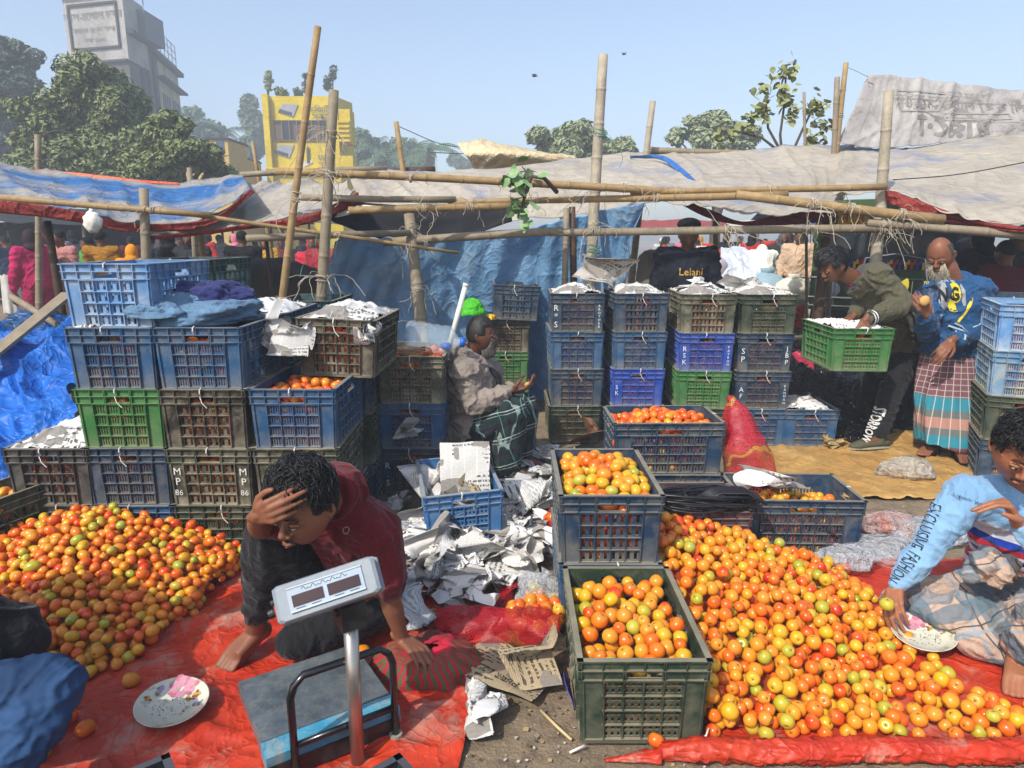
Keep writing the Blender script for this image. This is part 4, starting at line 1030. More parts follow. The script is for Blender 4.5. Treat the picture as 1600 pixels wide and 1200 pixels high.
lm1=leafmat('leaf_olive','6c7844','868c58','58643a'); lm2=leafmat('leaf_dark','4e5c4a','5c6c54','42503f'); lm3=leafmat('leaf_far','5c7452','6c8460','50684a'); lm4=leafmat('leaf_grey_green','8c9872','a2ac84','74805c')
def tb(u,v,Y,L):
    b=P(u,v,Y); b.z=0; out=[]
    for (a,c,r) in L:
        q=P(a,c,Y); out.append((q.x-b.x,rnd(-.5,.5)*r/26.,q.z,r*Y/F))
    return b,out
b,bl=tb(190,300,20,[(150,125,40),(110,150,42),(165,165,55),(80,190,52),(190,175,45),(55,215,50),(120,215,60),(190,225,50),(70,250,55),(150,260,60),(220,255,50),(30,170,20)])
tree('leafy_tree','big olive green bushy tree in front of the grey tower','' or b,9,bl,lm1,.095,60000,1)
b,bl=tb(290,320,17,[(255,205,34),(290,215,36),(240,245,44),(300,250,44),(330,240,26),(270,275,40),(330,278,28),(200,270,44)])
tree('leafy_tree','lower dark green bush-like tree right of the big olive one',b,4,bl,lm1,.08,34000,2)
b,bl=tb(5,300,32,[(5,90,36),(30,130,34),(0,150,50),(10,200,50),(40,185,24),(15,245,45)])
tree('dark_tree','dark tree at the left edge behind the olive tree',b,12,bl,lm2,.17,22000,3)
FT='distant trees on the horizon'
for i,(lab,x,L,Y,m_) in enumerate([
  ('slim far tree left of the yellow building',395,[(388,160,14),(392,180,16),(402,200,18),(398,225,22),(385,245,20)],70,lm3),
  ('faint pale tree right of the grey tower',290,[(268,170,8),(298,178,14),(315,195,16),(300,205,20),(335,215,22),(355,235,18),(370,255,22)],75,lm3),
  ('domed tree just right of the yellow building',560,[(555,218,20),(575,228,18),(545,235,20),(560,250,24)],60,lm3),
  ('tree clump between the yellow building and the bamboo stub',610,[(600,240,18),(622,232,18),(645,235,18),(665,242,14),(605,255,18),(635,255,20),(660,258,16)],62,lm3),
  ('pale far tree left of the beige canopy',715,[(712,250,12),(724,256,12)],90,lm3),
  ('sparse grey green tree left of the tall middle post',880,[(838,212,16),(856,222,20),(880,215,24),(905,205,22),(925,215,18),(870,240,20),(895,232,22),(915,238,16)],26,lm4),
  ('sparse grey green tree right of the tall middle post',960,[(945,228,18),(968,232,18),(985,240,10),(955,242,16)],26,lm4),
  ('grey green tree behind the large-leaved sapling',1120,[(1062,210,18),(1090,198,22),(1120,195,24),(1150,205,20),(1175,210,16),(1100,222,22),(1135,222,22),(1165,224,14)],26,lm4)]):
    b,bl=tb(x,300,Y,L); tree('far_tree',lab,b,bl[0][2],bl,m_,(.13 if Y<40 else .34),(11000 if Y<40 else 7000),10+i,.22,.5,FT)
# palms
def palm(u,v,Y,h,label,n=14,r=2.6):
    b=P(u,v,Y); z=b.z; b.z=0; t=thing('palm_tree',label,'palm tree',b,0,'palms'); mb=MB(); mb.tube([(0,0,0),(.2,0,z*.5),(0,0,z)],[.22,.17,.13],8); mb.build('trunk',bark,t,True)
    mb=MB()
    for i in range(n):
        a=2*PI*i/n+rnd(-.2,.2); e=rnd(.1,1.1); d=V((math.cos(a)*math.cos(e),math.sin(a)*math.cos(e),math.sin(e))); p=V((0,0,z)); pr=None
        L=[p]
        for k in range(8): p=p+d*r/8; d=(d+V((0,0,-.20))).normalized(); L.append(p)
        for k in range(8):
            s=d.cross(V((0,0,1))).normalized(); w=r*.2*math.sin(PI*(k+.7)/9)
            for sg in (-1,1):
                for q in (.15,.6):
                    c=L[k]+(L[k+1]-L[k])*q; mb.add([c,c+(L[k+1]-L[k])*.35,c+s*sg*w*1.0+V((0,0,-w*.7))+(L[k+1]-L[k])*.9],[(0,1,2)])
    mb.build('fronds',lm3,t)
for a in ((588,238,55,0,'small palm among the trees near the yellow building'),(640,240,58,0,'palm behind the bamboo stub above the roof'),(668,240,50,0,'palm at the right end of the distant tree line'),(605,250,50,0,'low palm crown just above the roof tarp'),(345,210,60,0,'palm top behind the pale yellow house')): palm(*a[:4],a[4])
# roof plants of the yellow building
def shrub(name,label,base,r,n,ls,m,seed,h=None,cat='plant'):
    rg=np.random.default_rng(seed); t=thing(name,label,cat,base); mb=MB(); h=h or r
    for i in range(5): mb.tube([(0,0,0),(rg.uniform(-r,r)*.5,rg.uniform(-r,r)*.3,h)],[.03,.015],4)
    mb.build('stem',bark,t); mb=MB()
    for _ in range(8): leafcloud(mb,(rg.uniform(-r,r)*.6,rg.uniform(-r,r)*.4,h*rg.uniform(.5,1.3)),(r*.45,)*3,n//8,ls,rg)
    mb.build('foliage',m,t)
zt=CH+40*.1906+.15
for u,r,lab,h,m_ in ((419,.35,'thin pale plant on the roof of the yellow building, left corner',1.1,lm4),(442,.5,'round green bush on the roof of the yellow building',.45,lm1),(466,.3,'small bush on the roof near the leaning bamboo',.4,lm3),(482,.35,'flowering shrub on the roof behind the leaning bamboo',1.0,lm2),(520,.5,'dark tiered shrub on the roof of the yellow building',1.3,lm2)):
    p=P(u,155,41); shrub('roof_plant',lab,(p.x,41.,zt),r,260,.13,m_,int(u),h)
# broad-leaved saplings
bl1=leafmat('broad_leaf','7c8452','98a06c','868a5c'); bl2=leafmat('broad_leaf_near','4c7a34','6f9a58','8aa07c')
def bigleaf(mb,p,d,n,s):
    d=d.normalized(); n=(n-d*n.dot(d)).normalized(); x=d.cross(n); pts=[(0,0),(.18,.34),(.45,.46),(.75,.30),(1.05,0),(.75,-.30),(.45,-.46),(.18,-.34)]
    c=p+d*.45*s-n*.08*s; vs=[p+d*a*s+x*b*s+n*(-.05*a*a*s) for a,b in pts]+[c]; mb.add(vs,[(i,(i+1)%8,8) for i in range(8)])
def sapling(label,stems,m,ls,seed,name='broadleaf_sapling'):
    rg=random.Random(seed); base=stems[0][0][0]; t=thing(name,label,'plant',base); o=V(base); mb=MB(); lf=MB()
    for pts,heads in stems:
        mb.tube([V(p)-o for p in pts],[.018-.010*i/len(pts) for i in range(len(pts))],6)
        for hc,n,r in heads:
            hc=V(hc)-o
            for _ in range(n):
                d=V((rg.gauss(0,1),rg.gauss(0,1),rg.gauss(0,.6)-.5)).normalized(); q=hc+V((rg.gauss(0,1),rg.gauss(0,.7),rg.gauss(0,1)))*r*.5
                bigleaf(lf,q,d,V((rg.gauss(0,.5),rg.gauss(0,.5)-.5,1)),ls*rg.uniform(.7,1.15))
            for _ in range(5): mb.tube([hc+V((rg.gauss(0,r*.4),0,rg.gauss(0,r*.4))),hc],[.004,.005],4)
    mb.build('stem',bark,t); lf.build('leaves',m,t)
Y=8.9
sapling('tall sapling with big dusty leaves above the roof, right of centre',[([P(1222,245,Y),P(1219,210,Y),P(1226,160,Y),P(1228,115,Y)],[(P(1229,116,Y),46,.16),(P(1232,160,Y),30,.12),(P(1236,180,Y),10,.07)]),
  ([P(1222,240,Y),P(1200,200,Y),P(1196,150,Y)],[(P(1194,135,Y),22,.10),(P(1193,168,Y),26,.10),(P(1170,190,Y),34,.13),(P(1192,180,Y),14,.1)]),([P(1222,240,Y),P(1190,215,Y),P(1150,205,Y),P(1130,205,Y)],[(P(1130,206,Y),24,.11)])],bl1,.10,3)
sapling('lower sapling with big leaves beside the tied bamboo pair',[([P(1235,245,Y),P(1255,200,Y),P(1270,170,Y)],[(P(1272,170,Y),30,.12),(P(1280,160,Y),16,.08),(P(1285,195,Y),26,.10),(P(1268,218,Y),26,.12),(P(1280,222,Y),14,.1)])],bl1,.10,4)
Y=5.3
sapling('leafy twig hanging in front of the golden rails',[([P(870,300,5.5),P(850,278,Y),P(830,276,Y),P(815,280,Y)],[(P(822,268,Y),10,.07),(P(800,275,Y),9,.08),(P(815,320,Y),10,.08),(P(805,330,Y),5,.05)]),([P(830,276,Y),P(822,300,Y),P(815,325,Y)],[(P(822,345,Y),4,.04)])],bl2,.115,8,'leafy_branch')
# wires and birds
wm=mat('wire','222222',.6,bump=0)
def wire(label,pts,r=.006,m=None,cat='wire'):
    mb=MB(); ps=[spl([V(p) for p in pts],i/20) for i in range(21)]; mb.tube(ps,r,4); tag(mb.build('wire',m or wm),label,cat)
wire('thin black wire from the bamboo stub to the beige canopy',[P(622,197,9),P(680,222,9.5),P(715,230,10)],.005)
wire('cable crossing the far trees to the right',[P(672,238,30),P(720,240,30),P(790,242,30)],.02)
wire('thin wire across the right roof tarp',[P(1395,281,5.6),P(1500,272,5.5),P(1640,246,5.3)],.004)
wire('cord tied from the bamboo pair to the printed tarp corner',[P(1324,105,8.2),P(1340,112,8.3),P(1356,120,8.45)],.004,ROPE)
def bird(u,v,Y,label,s):
    mb=MB(); mb.ell((0,0,0),(.5*s,.16*s,.15*s),None,10,8); mb.ell((.5*s,0,.04*s),(.14*s,.11*s,.11*s),None,8,6)
    for sg in (-1,1): mb.add([(.25*s,0,.03*s),(-.2*s,0,.03*s),(-.25*s,sg*.5*s,.35*s),(-.1*s,sg*1.0*s,.3*s),(.15*s,sg*.5*s,.38*s)],[(0,1,2,4),(2,3,4)])
    mb.add([(-.4*s,-.1*s,0),(-.4*s,.1*s,0),(-.85*s,0,-.02*s)],[(0,1,2)])
    o=mb.build('bird',mat('feather_black','141416',.6,bump=0),loc=P(u,v,Y)); o.rotation_euler=(.2,.1,rnd(-1,1)); tag(o,label,'bird')
bird(835,119,25,'small dark bird flying left of the tall middle post',.20); bird(975,85,30,'small dark bird flying right of the tall middle post',.2)
# haze
hz=MB(); hz.bx(-150,150,-20,160,-1.2,24); ho=hz.build('haze',mat('hz','ffffff')); 
hm=bpy.data.materials.new('haze'); hm.use_nodes=True; nn=hm.node_tree.nodes; nn.remove(nn['Principled BSDF']); pv=nn.new('ShaderNodeVolumePrincipled'); pv.inputs['Density'].default_value=.0065; pv.inputs['Color'].default_value=(.82,.9,1,1)
hm.node_tree.links.new(pv.outputs[0],nn['Material Output'].inputs['Volume']); ho.data.materials[0]=hm; tag(ho,kind='stuff')
random.seed(77)
# ---------------- people
def skinmat(n,c):
    t=MT(n); k=t.mix(t.ramp(t.noise(12,4),.3,.7),tuple(x*.82 for x in lin(c)[:3])+(1,),tuple(x*1.1 for x in lin(c)[:3])+(1,))
    k=t.mix(t.ma('MULTIPLY',t.ramp(t.noise(45,3),.55,.7),.25),k,tuple(x*.6 for x in lin(c)[:3])+(1,))
    t.col(k).set(Roughness=.5); t.b.inputs['Subsurface Weight'].default_value=.08; t.b.inputs['Subsurface Radius'].default_value=(.01,.004,.002); t.b.inputs['Subsurface Scale'].default_value=.5
    t.b.inputs['Specular IOR Level'].default_value=.35; t.bump(t.noise(300,3),.0006,.4); return t.m
def fold(t,am=.02):
    v=t.N('VectorMath',{0:t.tc.outputs['Object'],1:t.N('VectorMath',{0:t.N('TexNoise',{'Vector':t.tc.outputs['Object'],'Scale':4.,'Detail':2}).outputs[1],1:(.25,)*3},operation='MULTIPLY').outputs[0]},operation='ADD').outputs[0]
    n=t.ma('ABSOLUTE',t.ma('SUBTRACT',t.noise(9,2,vec=v),.5)); n2=t.ma('ABSOLUTE',t.ma('SUBTRACT',t.noise(19,2,vec=v),.5))
    t.bump(t.ma('ADD',t.ma('MULTIPLY',n,3.),t.ma('ADD',t.ma('MULTIPLY',n2,1.2),t.ma('MULTIPLY',t.noise(400,2),.05))),am,.6)
hairm=mat('hair_black','0b0a0a',.45,bump=0,spec=.5); hairg=mat('hair_grey','4a4844',.6,bump=0); beardw=mat('beard_white','b3a994',.7,bump=0,var=.2,sc=30); beardg=mat('beard_grey','5c5852',.7,bump=0,var=.3,sc=30)
eyew=mat('eye_white','8d857c',.6,bump=0); eyeb=mat('eye_iris','100a08',.15,bump=0)
def orient(fwd,up): 
    f=V(fwd).normalized(); u=V(up); u=(u-f*u.dot(f)).normalized(); r=f.cross(u); m=Matrix((r,f,u)).transposed(); return m
def gs(p,c,s): return math.exp(-sum(((p[i]-c[i])/s[i])**2 for i in range(3)))
def headfn(p):
    x,y,z=p
    # jaw and neck shaping on a unit sphere (x side, y forward, z up)
    if z<0:
        k=-z; x*=1-.30*k**1.6; y=y*(1-.12*k) if y>0 else y*(1-.35*k**1.1)+.10*k
    else: x*=1-.04*z
    if y>0: y=y*(1-.10*gs(p,(0,1,.1),(.9,.6,.9)))
    q=(p.x,p.y,p.z)
    ax=abs(q[0])
    # brow, sockets, cheeks, lips, chin
    y+=.050*gs(q,(0,1,.22),(.55,.6,.10)); y-=.150*gs((ax,q[1],q[2]),(.36,.92,.04),(.20,.5,.13))
    y+=.05*gs((ax,q[1],q[2]),(.42,.85,-.25),(.2,.4,.18)); y+=.13*gs(q,(0,.9,-.90),(.28,.6,.16)); 
    y+=.07*gs(q,(0,.95,-.56),(.22,.5,.14)); z-=.02*gs(q,(0,.9,-.95),(.3,.5,.2))
    x-=math.copysign(.06,x)*gs((ax,q[1],q[2]),(.85,.55,.15),(.3,.35,.3))
    return V((x,y,z))
HS=(.076,.094,.116)
def add_head(mb,c,M,s=1.):
    mb.ell(c,tuple(a*s for a in HS),M,56,48,0,headfn)
    L=lambda x,y,z: V(c)+M@(V((x,y,z))*s)
    # nose
    mb.tube([L(0,.080,.012),L(0,.092,-.010),L(0,.103,-.030),L(0,.098,-.037)],[.0065*s,.0085*s,.0115*s,.0095*s],10,round_=True)
    for q in (-1,1):
        mb.ell(L(q*.0115,.092,-.036),(.0085*s,.010*s,.0075*s),M,10,8)
        mb.tube([L(q*.073,-.004,.014),L(q*.083,-.020,.012),L(q*.082,-.022,-.012),L(q*.074,-.006,-.034)],[.006*s,.008*s,.008*s,.006*s],8,round_=True)
        mb.ell(L(q*.072,-.008,-.008),(.007*s,.014*s,.022*s),M,10,8)
        mb.tube([L(q*.046,.077,.001),L(q*.030,.087,.005),L(q*.015,.082,.0)],[.005*s,.0075*s,.005*s],8,round_=True)  # lids
    # lips
    mb.tube([L(-.022,.084,-.063),L(-.009,.0945,-.0585),L(0,.0955,-.060),L(.009,.0945,-.0585),L(.022,.084,-.063)],[.003*s,.0052*s,.005*s,.0052*s,.003*s],8,round_=True)
    mb.tube([L(-.020,.084,-.066),L(0,.0935,-.0700),L(.020,.084,-.066)],[.003*s,.0062*s,.003*s],8,round_=True)
    return L
def face_parts(L,M,par,s=1.,hair=hairm,brow=True,lipc='6b3630',mous=0,gaze=-1):
    mb=MB()
    for q in (-1,1): mb.tube([L(q*.050,.079,.020),L(q*.036,.0905,.028),L(q*.018,.0915,.024)],[.0018*s,.0036*s,.003*s],6,fl=.7)
    mb.build('eyebrows',hair,par,True)
    for q in (-1,1):
        mb=MB(); mb.ell(L(q*.030,.0875,-.0035),(.0125*s,.0065*s,.0045*s),M,12,8); e=mb.build('eye',eyew,par,True)
        mb=MB(); mb.ell(L(q*.030+.001,.0925,-.0045),(.005*s,.0025*s,.004*s),M,10,8); mb.build('iris',eyeb,e,True)
        mb=MB(); mb.tube([L(q*.045,.0835,-.001),L(q*.030,.0945,.0015),L(q*.016,.0875,-.0025)],[.001*s,.0019*s,.001*s],5); mb.build('eyelashes',hairm,e,True)
    mb=MB(); mb.tube([L(-.019,.0875,-.0645),L(-.008,.0985,-.0615),L(0,.0995,-.0625),L(.008,.0985,-.0615),L(.019,.0875,-.0645)],[.0015*s,.0034*s,.003*s,.0034*s,.0015*s],6,fl=.8)
    mb.tube([L(-.017,.087,-.067),L(0,.0985,-.0705),L(.017,.087,-.067)],[.0015*s,.0040*s,.0015*s],6,fl=.8); mb.build('lips',mat('lips_'+lipc,lipc,.45,bump=0),par,True)
    if mous:
        mb=MB()
        for i in range(int(220*mous)):
            x=rnd(-.024,.024); a=L(x,.094-abs(x)*.25,-.050+rnd(-.004,.003)); b=a+M@V((x*.25,.002,-.007))*s; mb.tube([a,b],[.0006,.0003],3,cap=False)
        mb.build('moustache',hair,par)
def scalp_pts(n,line,seed,back=-.55):
    rg=random.Random(seed); out=[]
    while len(out)<n:
        d=V((rg.gauss(0,1),rg.gauss(0,1),rg.gauss(0,1))).normalized()
        if d.z< line(d): continue
        out.append(d)
    return out
def hair_std(d):  # hairline height by direction
    f=d.y; 
    if f>.35: return .50+.10*(f-.35)
    if f>-.1: return .05+ (f+.1)*.95 if abs(d.x)<.8 else .15
    return -.28
def hair(L,M,par,style='curly',n=1500,ln=.035,m=None,line=hair_std,s=1.,seed=1,cap=1.0,thick=.0016,vol=1.0,taper=True):
    rg=random.Random(seed); mb=MB(); m=m or hairm
    # cap that follows the hairline
    nu,nv=40,26; vs={};c=MB()
    def surf(d,o): 
        p=headfn(d); return L(p.x*(HS[0]+o),p.y*(HS[1]+o),p.z*(HS[2]+o))
    for j in range(nv+1):
        for i in range(nu):
            a=2*PI*i/nu; t0=PI*j/nv; d=V((math.sin(t0)*math.cos(a),math.sin(t0)*math.sin(a),math.cos(t0)))
            ok=d.z>line(d)-.04; th=(.006+.014*max(0,d.z)*vol)*(cap if ok else 0)
            vs[i,j]=(surf(d,th*(1+.5*nz(d*3,1.6,seed)) if ok else -.004)); c.v.append(tuple(vs[i,j]))
    for j in range(nv):
        for i in range(nu): a=j*nu+i;b=j*nu+(i+1)%nu; c.f.append((a,a+nu,b+nu,b)); c.m.append(0)
    h=c.build('hair',m,par,True)
    for d in scalp_pts(n,line,seed):
        z=max(0,d.z); l=ln*(.35+.65*z)*rg.uniform(.6,1.2)*(1 if style!='short' else .6); p=surf(d,.002+.010*z*vol*cap); nrm=(M@V((d.x,d.y,d.z*.9))).normalized()
        if style=='curly':
            t=V((rg.gauss(0,1),rg.gauss(0,1),rg.gauss(0,1))); t=(t-nrm*t.dot(nrm)).normalized(); q=[p]; 
            for k in range(5): dd=nrm*math.cos(k*.75)*.75+t*math.sin(k*.75); q.append(q[-1]+dd*l/5)
        else:
            cmb=M@V((rg.gauss(.25,.25),(.9 if d.y>-.1 else -.4)+rg.gauss(0,.25),-.1 if d.z>.5 else -.9)); t=(cmb-nrm*cmb.dot(nrm)).normalized(); q=[p]
            for k in range(5): q.append(q[-1]+(nrm*(.55-.2*k)+t).normalized()*l/5)
        mb.tube(q,[thick*1.3*s,thick*1.2*s,thick*s,thick*s,thick*.7*s,thick*.2*s],3,cap=False)
    mb.build('strands',m,h,True); return h
def beard(L,M,par,m,n=1400,ln=.05,seed=3,low=-.2,white=None):
    rg=random.Random(seed); mb=MB()
    while n>0:
        d=V((rg.gauss(0,1),rg.gauss(0,1),rg.gauss(0,1))).normalized()
        if abs(d.x)>.62 or d.z>low+.25*abs(d.x) or d.y<-.05 or (d.z>-.62 and abs(d.x)<.30 and d.y>.3 and d.z>-.48): continue
        n-=1; p=headfn(d); a=L(p.x*HS[0],p.y*HS[1],p.z*HS[2]); l=ln*(.35+.65*min(1,max(0,-d.z*1.2)))*rg.uniform(.6,1.2); q=[a]; dd=(M@V((d.x*.5,.55,-.55))).normalized()
        for k in range(4): dd=(dd+V((rg.gauss(0,.22),rg.gauss(0,.22),-.32+rg.gauss(0,.2)))).normalized(); q.append(q[-1]+dd*l/4)
        mb.tube(q,[.0022,.0021,.0018,.0013,.0004],3,cap=False)
    # body of the beard
    b=MB(); b.ell(L(0,.056,-.100),(.040,.036,.045),M,20,14,0,lambda p:p*(1+.18*nz(p,3))); b.build('beard',m,par,True)
    mb.build('beard_strands',m,par,True)
def hand(mb,w,d,n,side,curl=(.5,.5,.5,.5),thumb=(.5,.4),s=1.,spread=.06,fs=1.):
    """w wrist, d direction to the fingers, n direction the palm faces, side +1/-1 chooses the thumb side"""
    w=V(w); d=V(d).normalized(); n=V(n); n=(n-d*n.dot(d)).normalized(); t=d.cross(n)*side
    k=[]
    for i,(o,l) in enumerate(((.030,.086),(.010,.090),(-.010,.086),(-.029,.078))):
        kn=w+d*l*s+t*o*s; k.append(kn); mb.tube([w+t*o*.55*s+d*.004,w+(kn-w)*.55+t*o*.12*s,kn],[.0135*s,.0135*s,.0112*s],10,round_=True)
    mb.tube([w-d*.03*s,w+d*.02*s],[.022*s,.021*s],12,fl=.75,round_=True)
    Ls=((.042,.026,.020),(.046,.030,.021),(.042,.028,.021),(.034,.020,.018))
    for i,kn in enumerate(k):
        dd=(d+t*((.045,.01,-.03,-.07)[i]*(spread/.06))).normalized(); c=curl[i]; q=[kn]; r=[(.0098,.0100,.0095,.0085)[i]*s]
        for j,l in enumerate(Ls[i]):
            a=c*(.9,1.25,.8)[j]; dd=(dd*math.cos(a)+n*math.sin(a)); nn_=n; n2=(n*math.cos(a)-dd*0); q.append(q[-1]+dd*l*s*fs); r.append(r[-1]*.90); 
            # keep rotating in the d-n plane
        mb.tube(q,r,10,round_=True)
    tb_=w+d*.022*s+t*.022*s; td=(d*.62+t*.75+n*thumb[0]).normalized(); q=[w+d*.01*s+t*.008*s,tb_,tb_+td*.036*s]; td=(td+d*.5+n*thumb[1]-t*.45).normalized(); q.append(q[-1]+td*.032*s); td=(td+d*.3+n*thumb[1]*.6-t*.3).normalized(); q.append(q[-1]+td*.024*s)
    mb.tube(q,[.015*s,.0155*s,.0118*s,.0108*s,.0085*s],10,round_=True)
def foot(mb,ank,toe,s=1.,sole=None,up=V((0,0,1))):
    a=V(ank); f=V(toe)-a; f=V((f.x,f.y,f.z)); L=f.length; fd=f.normalized(); sd=fd.cross(up).normalized(); z=fd.cross(sd)*-1
    heel=a-fd*.035*s+V((0,0,-.035*s)); mb.ell(heel,(.031*s,.036*s,.032*s),orient(fd,up),14,10)
    mb.tube([a,heel+V((0,0,.01))],[.034*s,.028*s],12,round_=True)
    for i,(o,l,r) in enumerate(((.032,1.0,.0125),(.014,.99,.0095),(-.001,.95,.009),(-.015,.90,.0085),(-.028,.84,.0085))):
        e=a+fd*L*l+sd*o*s*1.0; e.z=max(e.z,a.z-.065*s) if sole is None else sole+r*s
        mid=a+fd*L*.60+sd*o*.8*s; mid.z=(a.z*.35+e.z*.65)+.012*s
        mb.tube([a+sd*o*.3*s+V((0,0,-.01)),mid,e-fd*.035*s+V((0,0,.006*s)),e-fd*.012*s,e],[.026*s,.017*s,r*s*1.05,r*s*1.02,r*s*.9],10,round_=True)
    mb.tube([heel,a+fd*L*.5+V((0,0,-.045*s)),a+fd*L*.78+V((0,0,-.05*s))],[.024*s,.020*s,.017*s],10,round_=True)
def limb(mb,a,b,c,r,n=14,bulge=1.):
    """r=(ra,rb,rc); joint b"""
    a,b,c=V(a),V(b),V(c)
    mb.tube([a,a+(b-a)*.35,a+(b-a)*.8,b],[r[0],r[0]*1.0,(r[0]*.25+r[1]*.75),r[1]],n,round_=True)
    mb.tube([b,b+(c-b)*.3,b+(c-b)*.75,c],[r[1],r[1]*1.04*bulge,(r[1]*.3+r[2]*.7),r[2]],n,round_=True)
def torso(mb,pel,chest,neck,shL,shR,hipL,hipR,w=1.,o=0.):
    pel,chest,neck,shL,shR,hipL,hipR=map(V,(pel,chest,neck,shL,shR,hipL,hipR))
    sd=(shR-shL).normalized(); up=(neck-pel).normalized(); hd=(hipR-hipL).normalized(); f=up.cross(sd) 
    M=orient(sd.cross(up)*-1 if 0 else f,up)
    mh=orient((chest-pel).normalized().cross(hd),(chest-pel))
    mb.ell(pel,(.165*w+o,.12*w+o,.13*w+o),mh,20,14)
    mid=(pel+chest)/2; mb.ell(mid,(.145*w+o,.108*w+o,.17*w+o),M,20,14)
    mb.tube([pel,mid,chest],[.12*w+o,.125*w+o,.13*w+o],18,round_=True)
    mb.ell(chest,(.165*w+o,.115*w+o,.17*w+o),M,22,16)
    b=neck-up*.03
    for q in (shL,shR): mb.tube([chest+up*.06,(q+chest)/2+up*.045,q],[.09*w+o,.078*w+o,.058*w+o],14,round_=True); mb.tube([b,(b+q)/2-up*.01,q],[.05*w+o,.05*w+o,.05*w+o],12,round_=True)
    return M
def wrinkle(a=.006,f=9.,axis=(1,1,.45),o=0.,amp2=.4):
    ax=V(axis); f=f*1.5
    def g(p,n):
        q=V((p.x*ax.x,p.y*ax.y,p.z*ax.z)); q=q+V((nz(q,f*.35,o+2),nz(q,f*.35,o+5),nz(q,f*.35,o+8)))*.10
        r=max(0,1-abs(nz(q,f,o))*3.6)**1.3; r2=max(0,1-abs(nz(q,f*2.1,o+4))*3.2)**1.3
        return a*(1.25*r-.35)+a*amp2*(r2-.25)+a*.5*nz(p,f*.4,o+1)
    return g
def person(label,group=None,loc=(0,0,0)):
    return thing('person',label,'person',(0,0,0),0,group)
def part(nm,mb,par,mats,vox,disp=None,it=3,fac=.5):
    me=rmesh(mb,vox,mats,nm,it,fac,disp); return obj(nm,me,par)
def fabric(name,c,var=.1,sc=5,bs=500,rough=.85,bd=.0015,sheen=.2,**k):
    if name in _mc: return _mc[name]
    t=MT(name); c=lin(c); t.col(t.mix(t.ramp(t.noise(sc,5),.3,.7),tuple(x*(1-var) for x in c[:3])+(1,),tuple(x*(1+var)+.002 for x in c[:3])+(1,))).set(Roughness=rough); t.b.inputs['Specular IOR Level'].default_value=.2; t.b.inputs['Sheen Weight'].default_value=sheen*.5
    fold(t); _mc[name]=t.m; return t.m
black_tr=fabric('black_trousers','17171a')
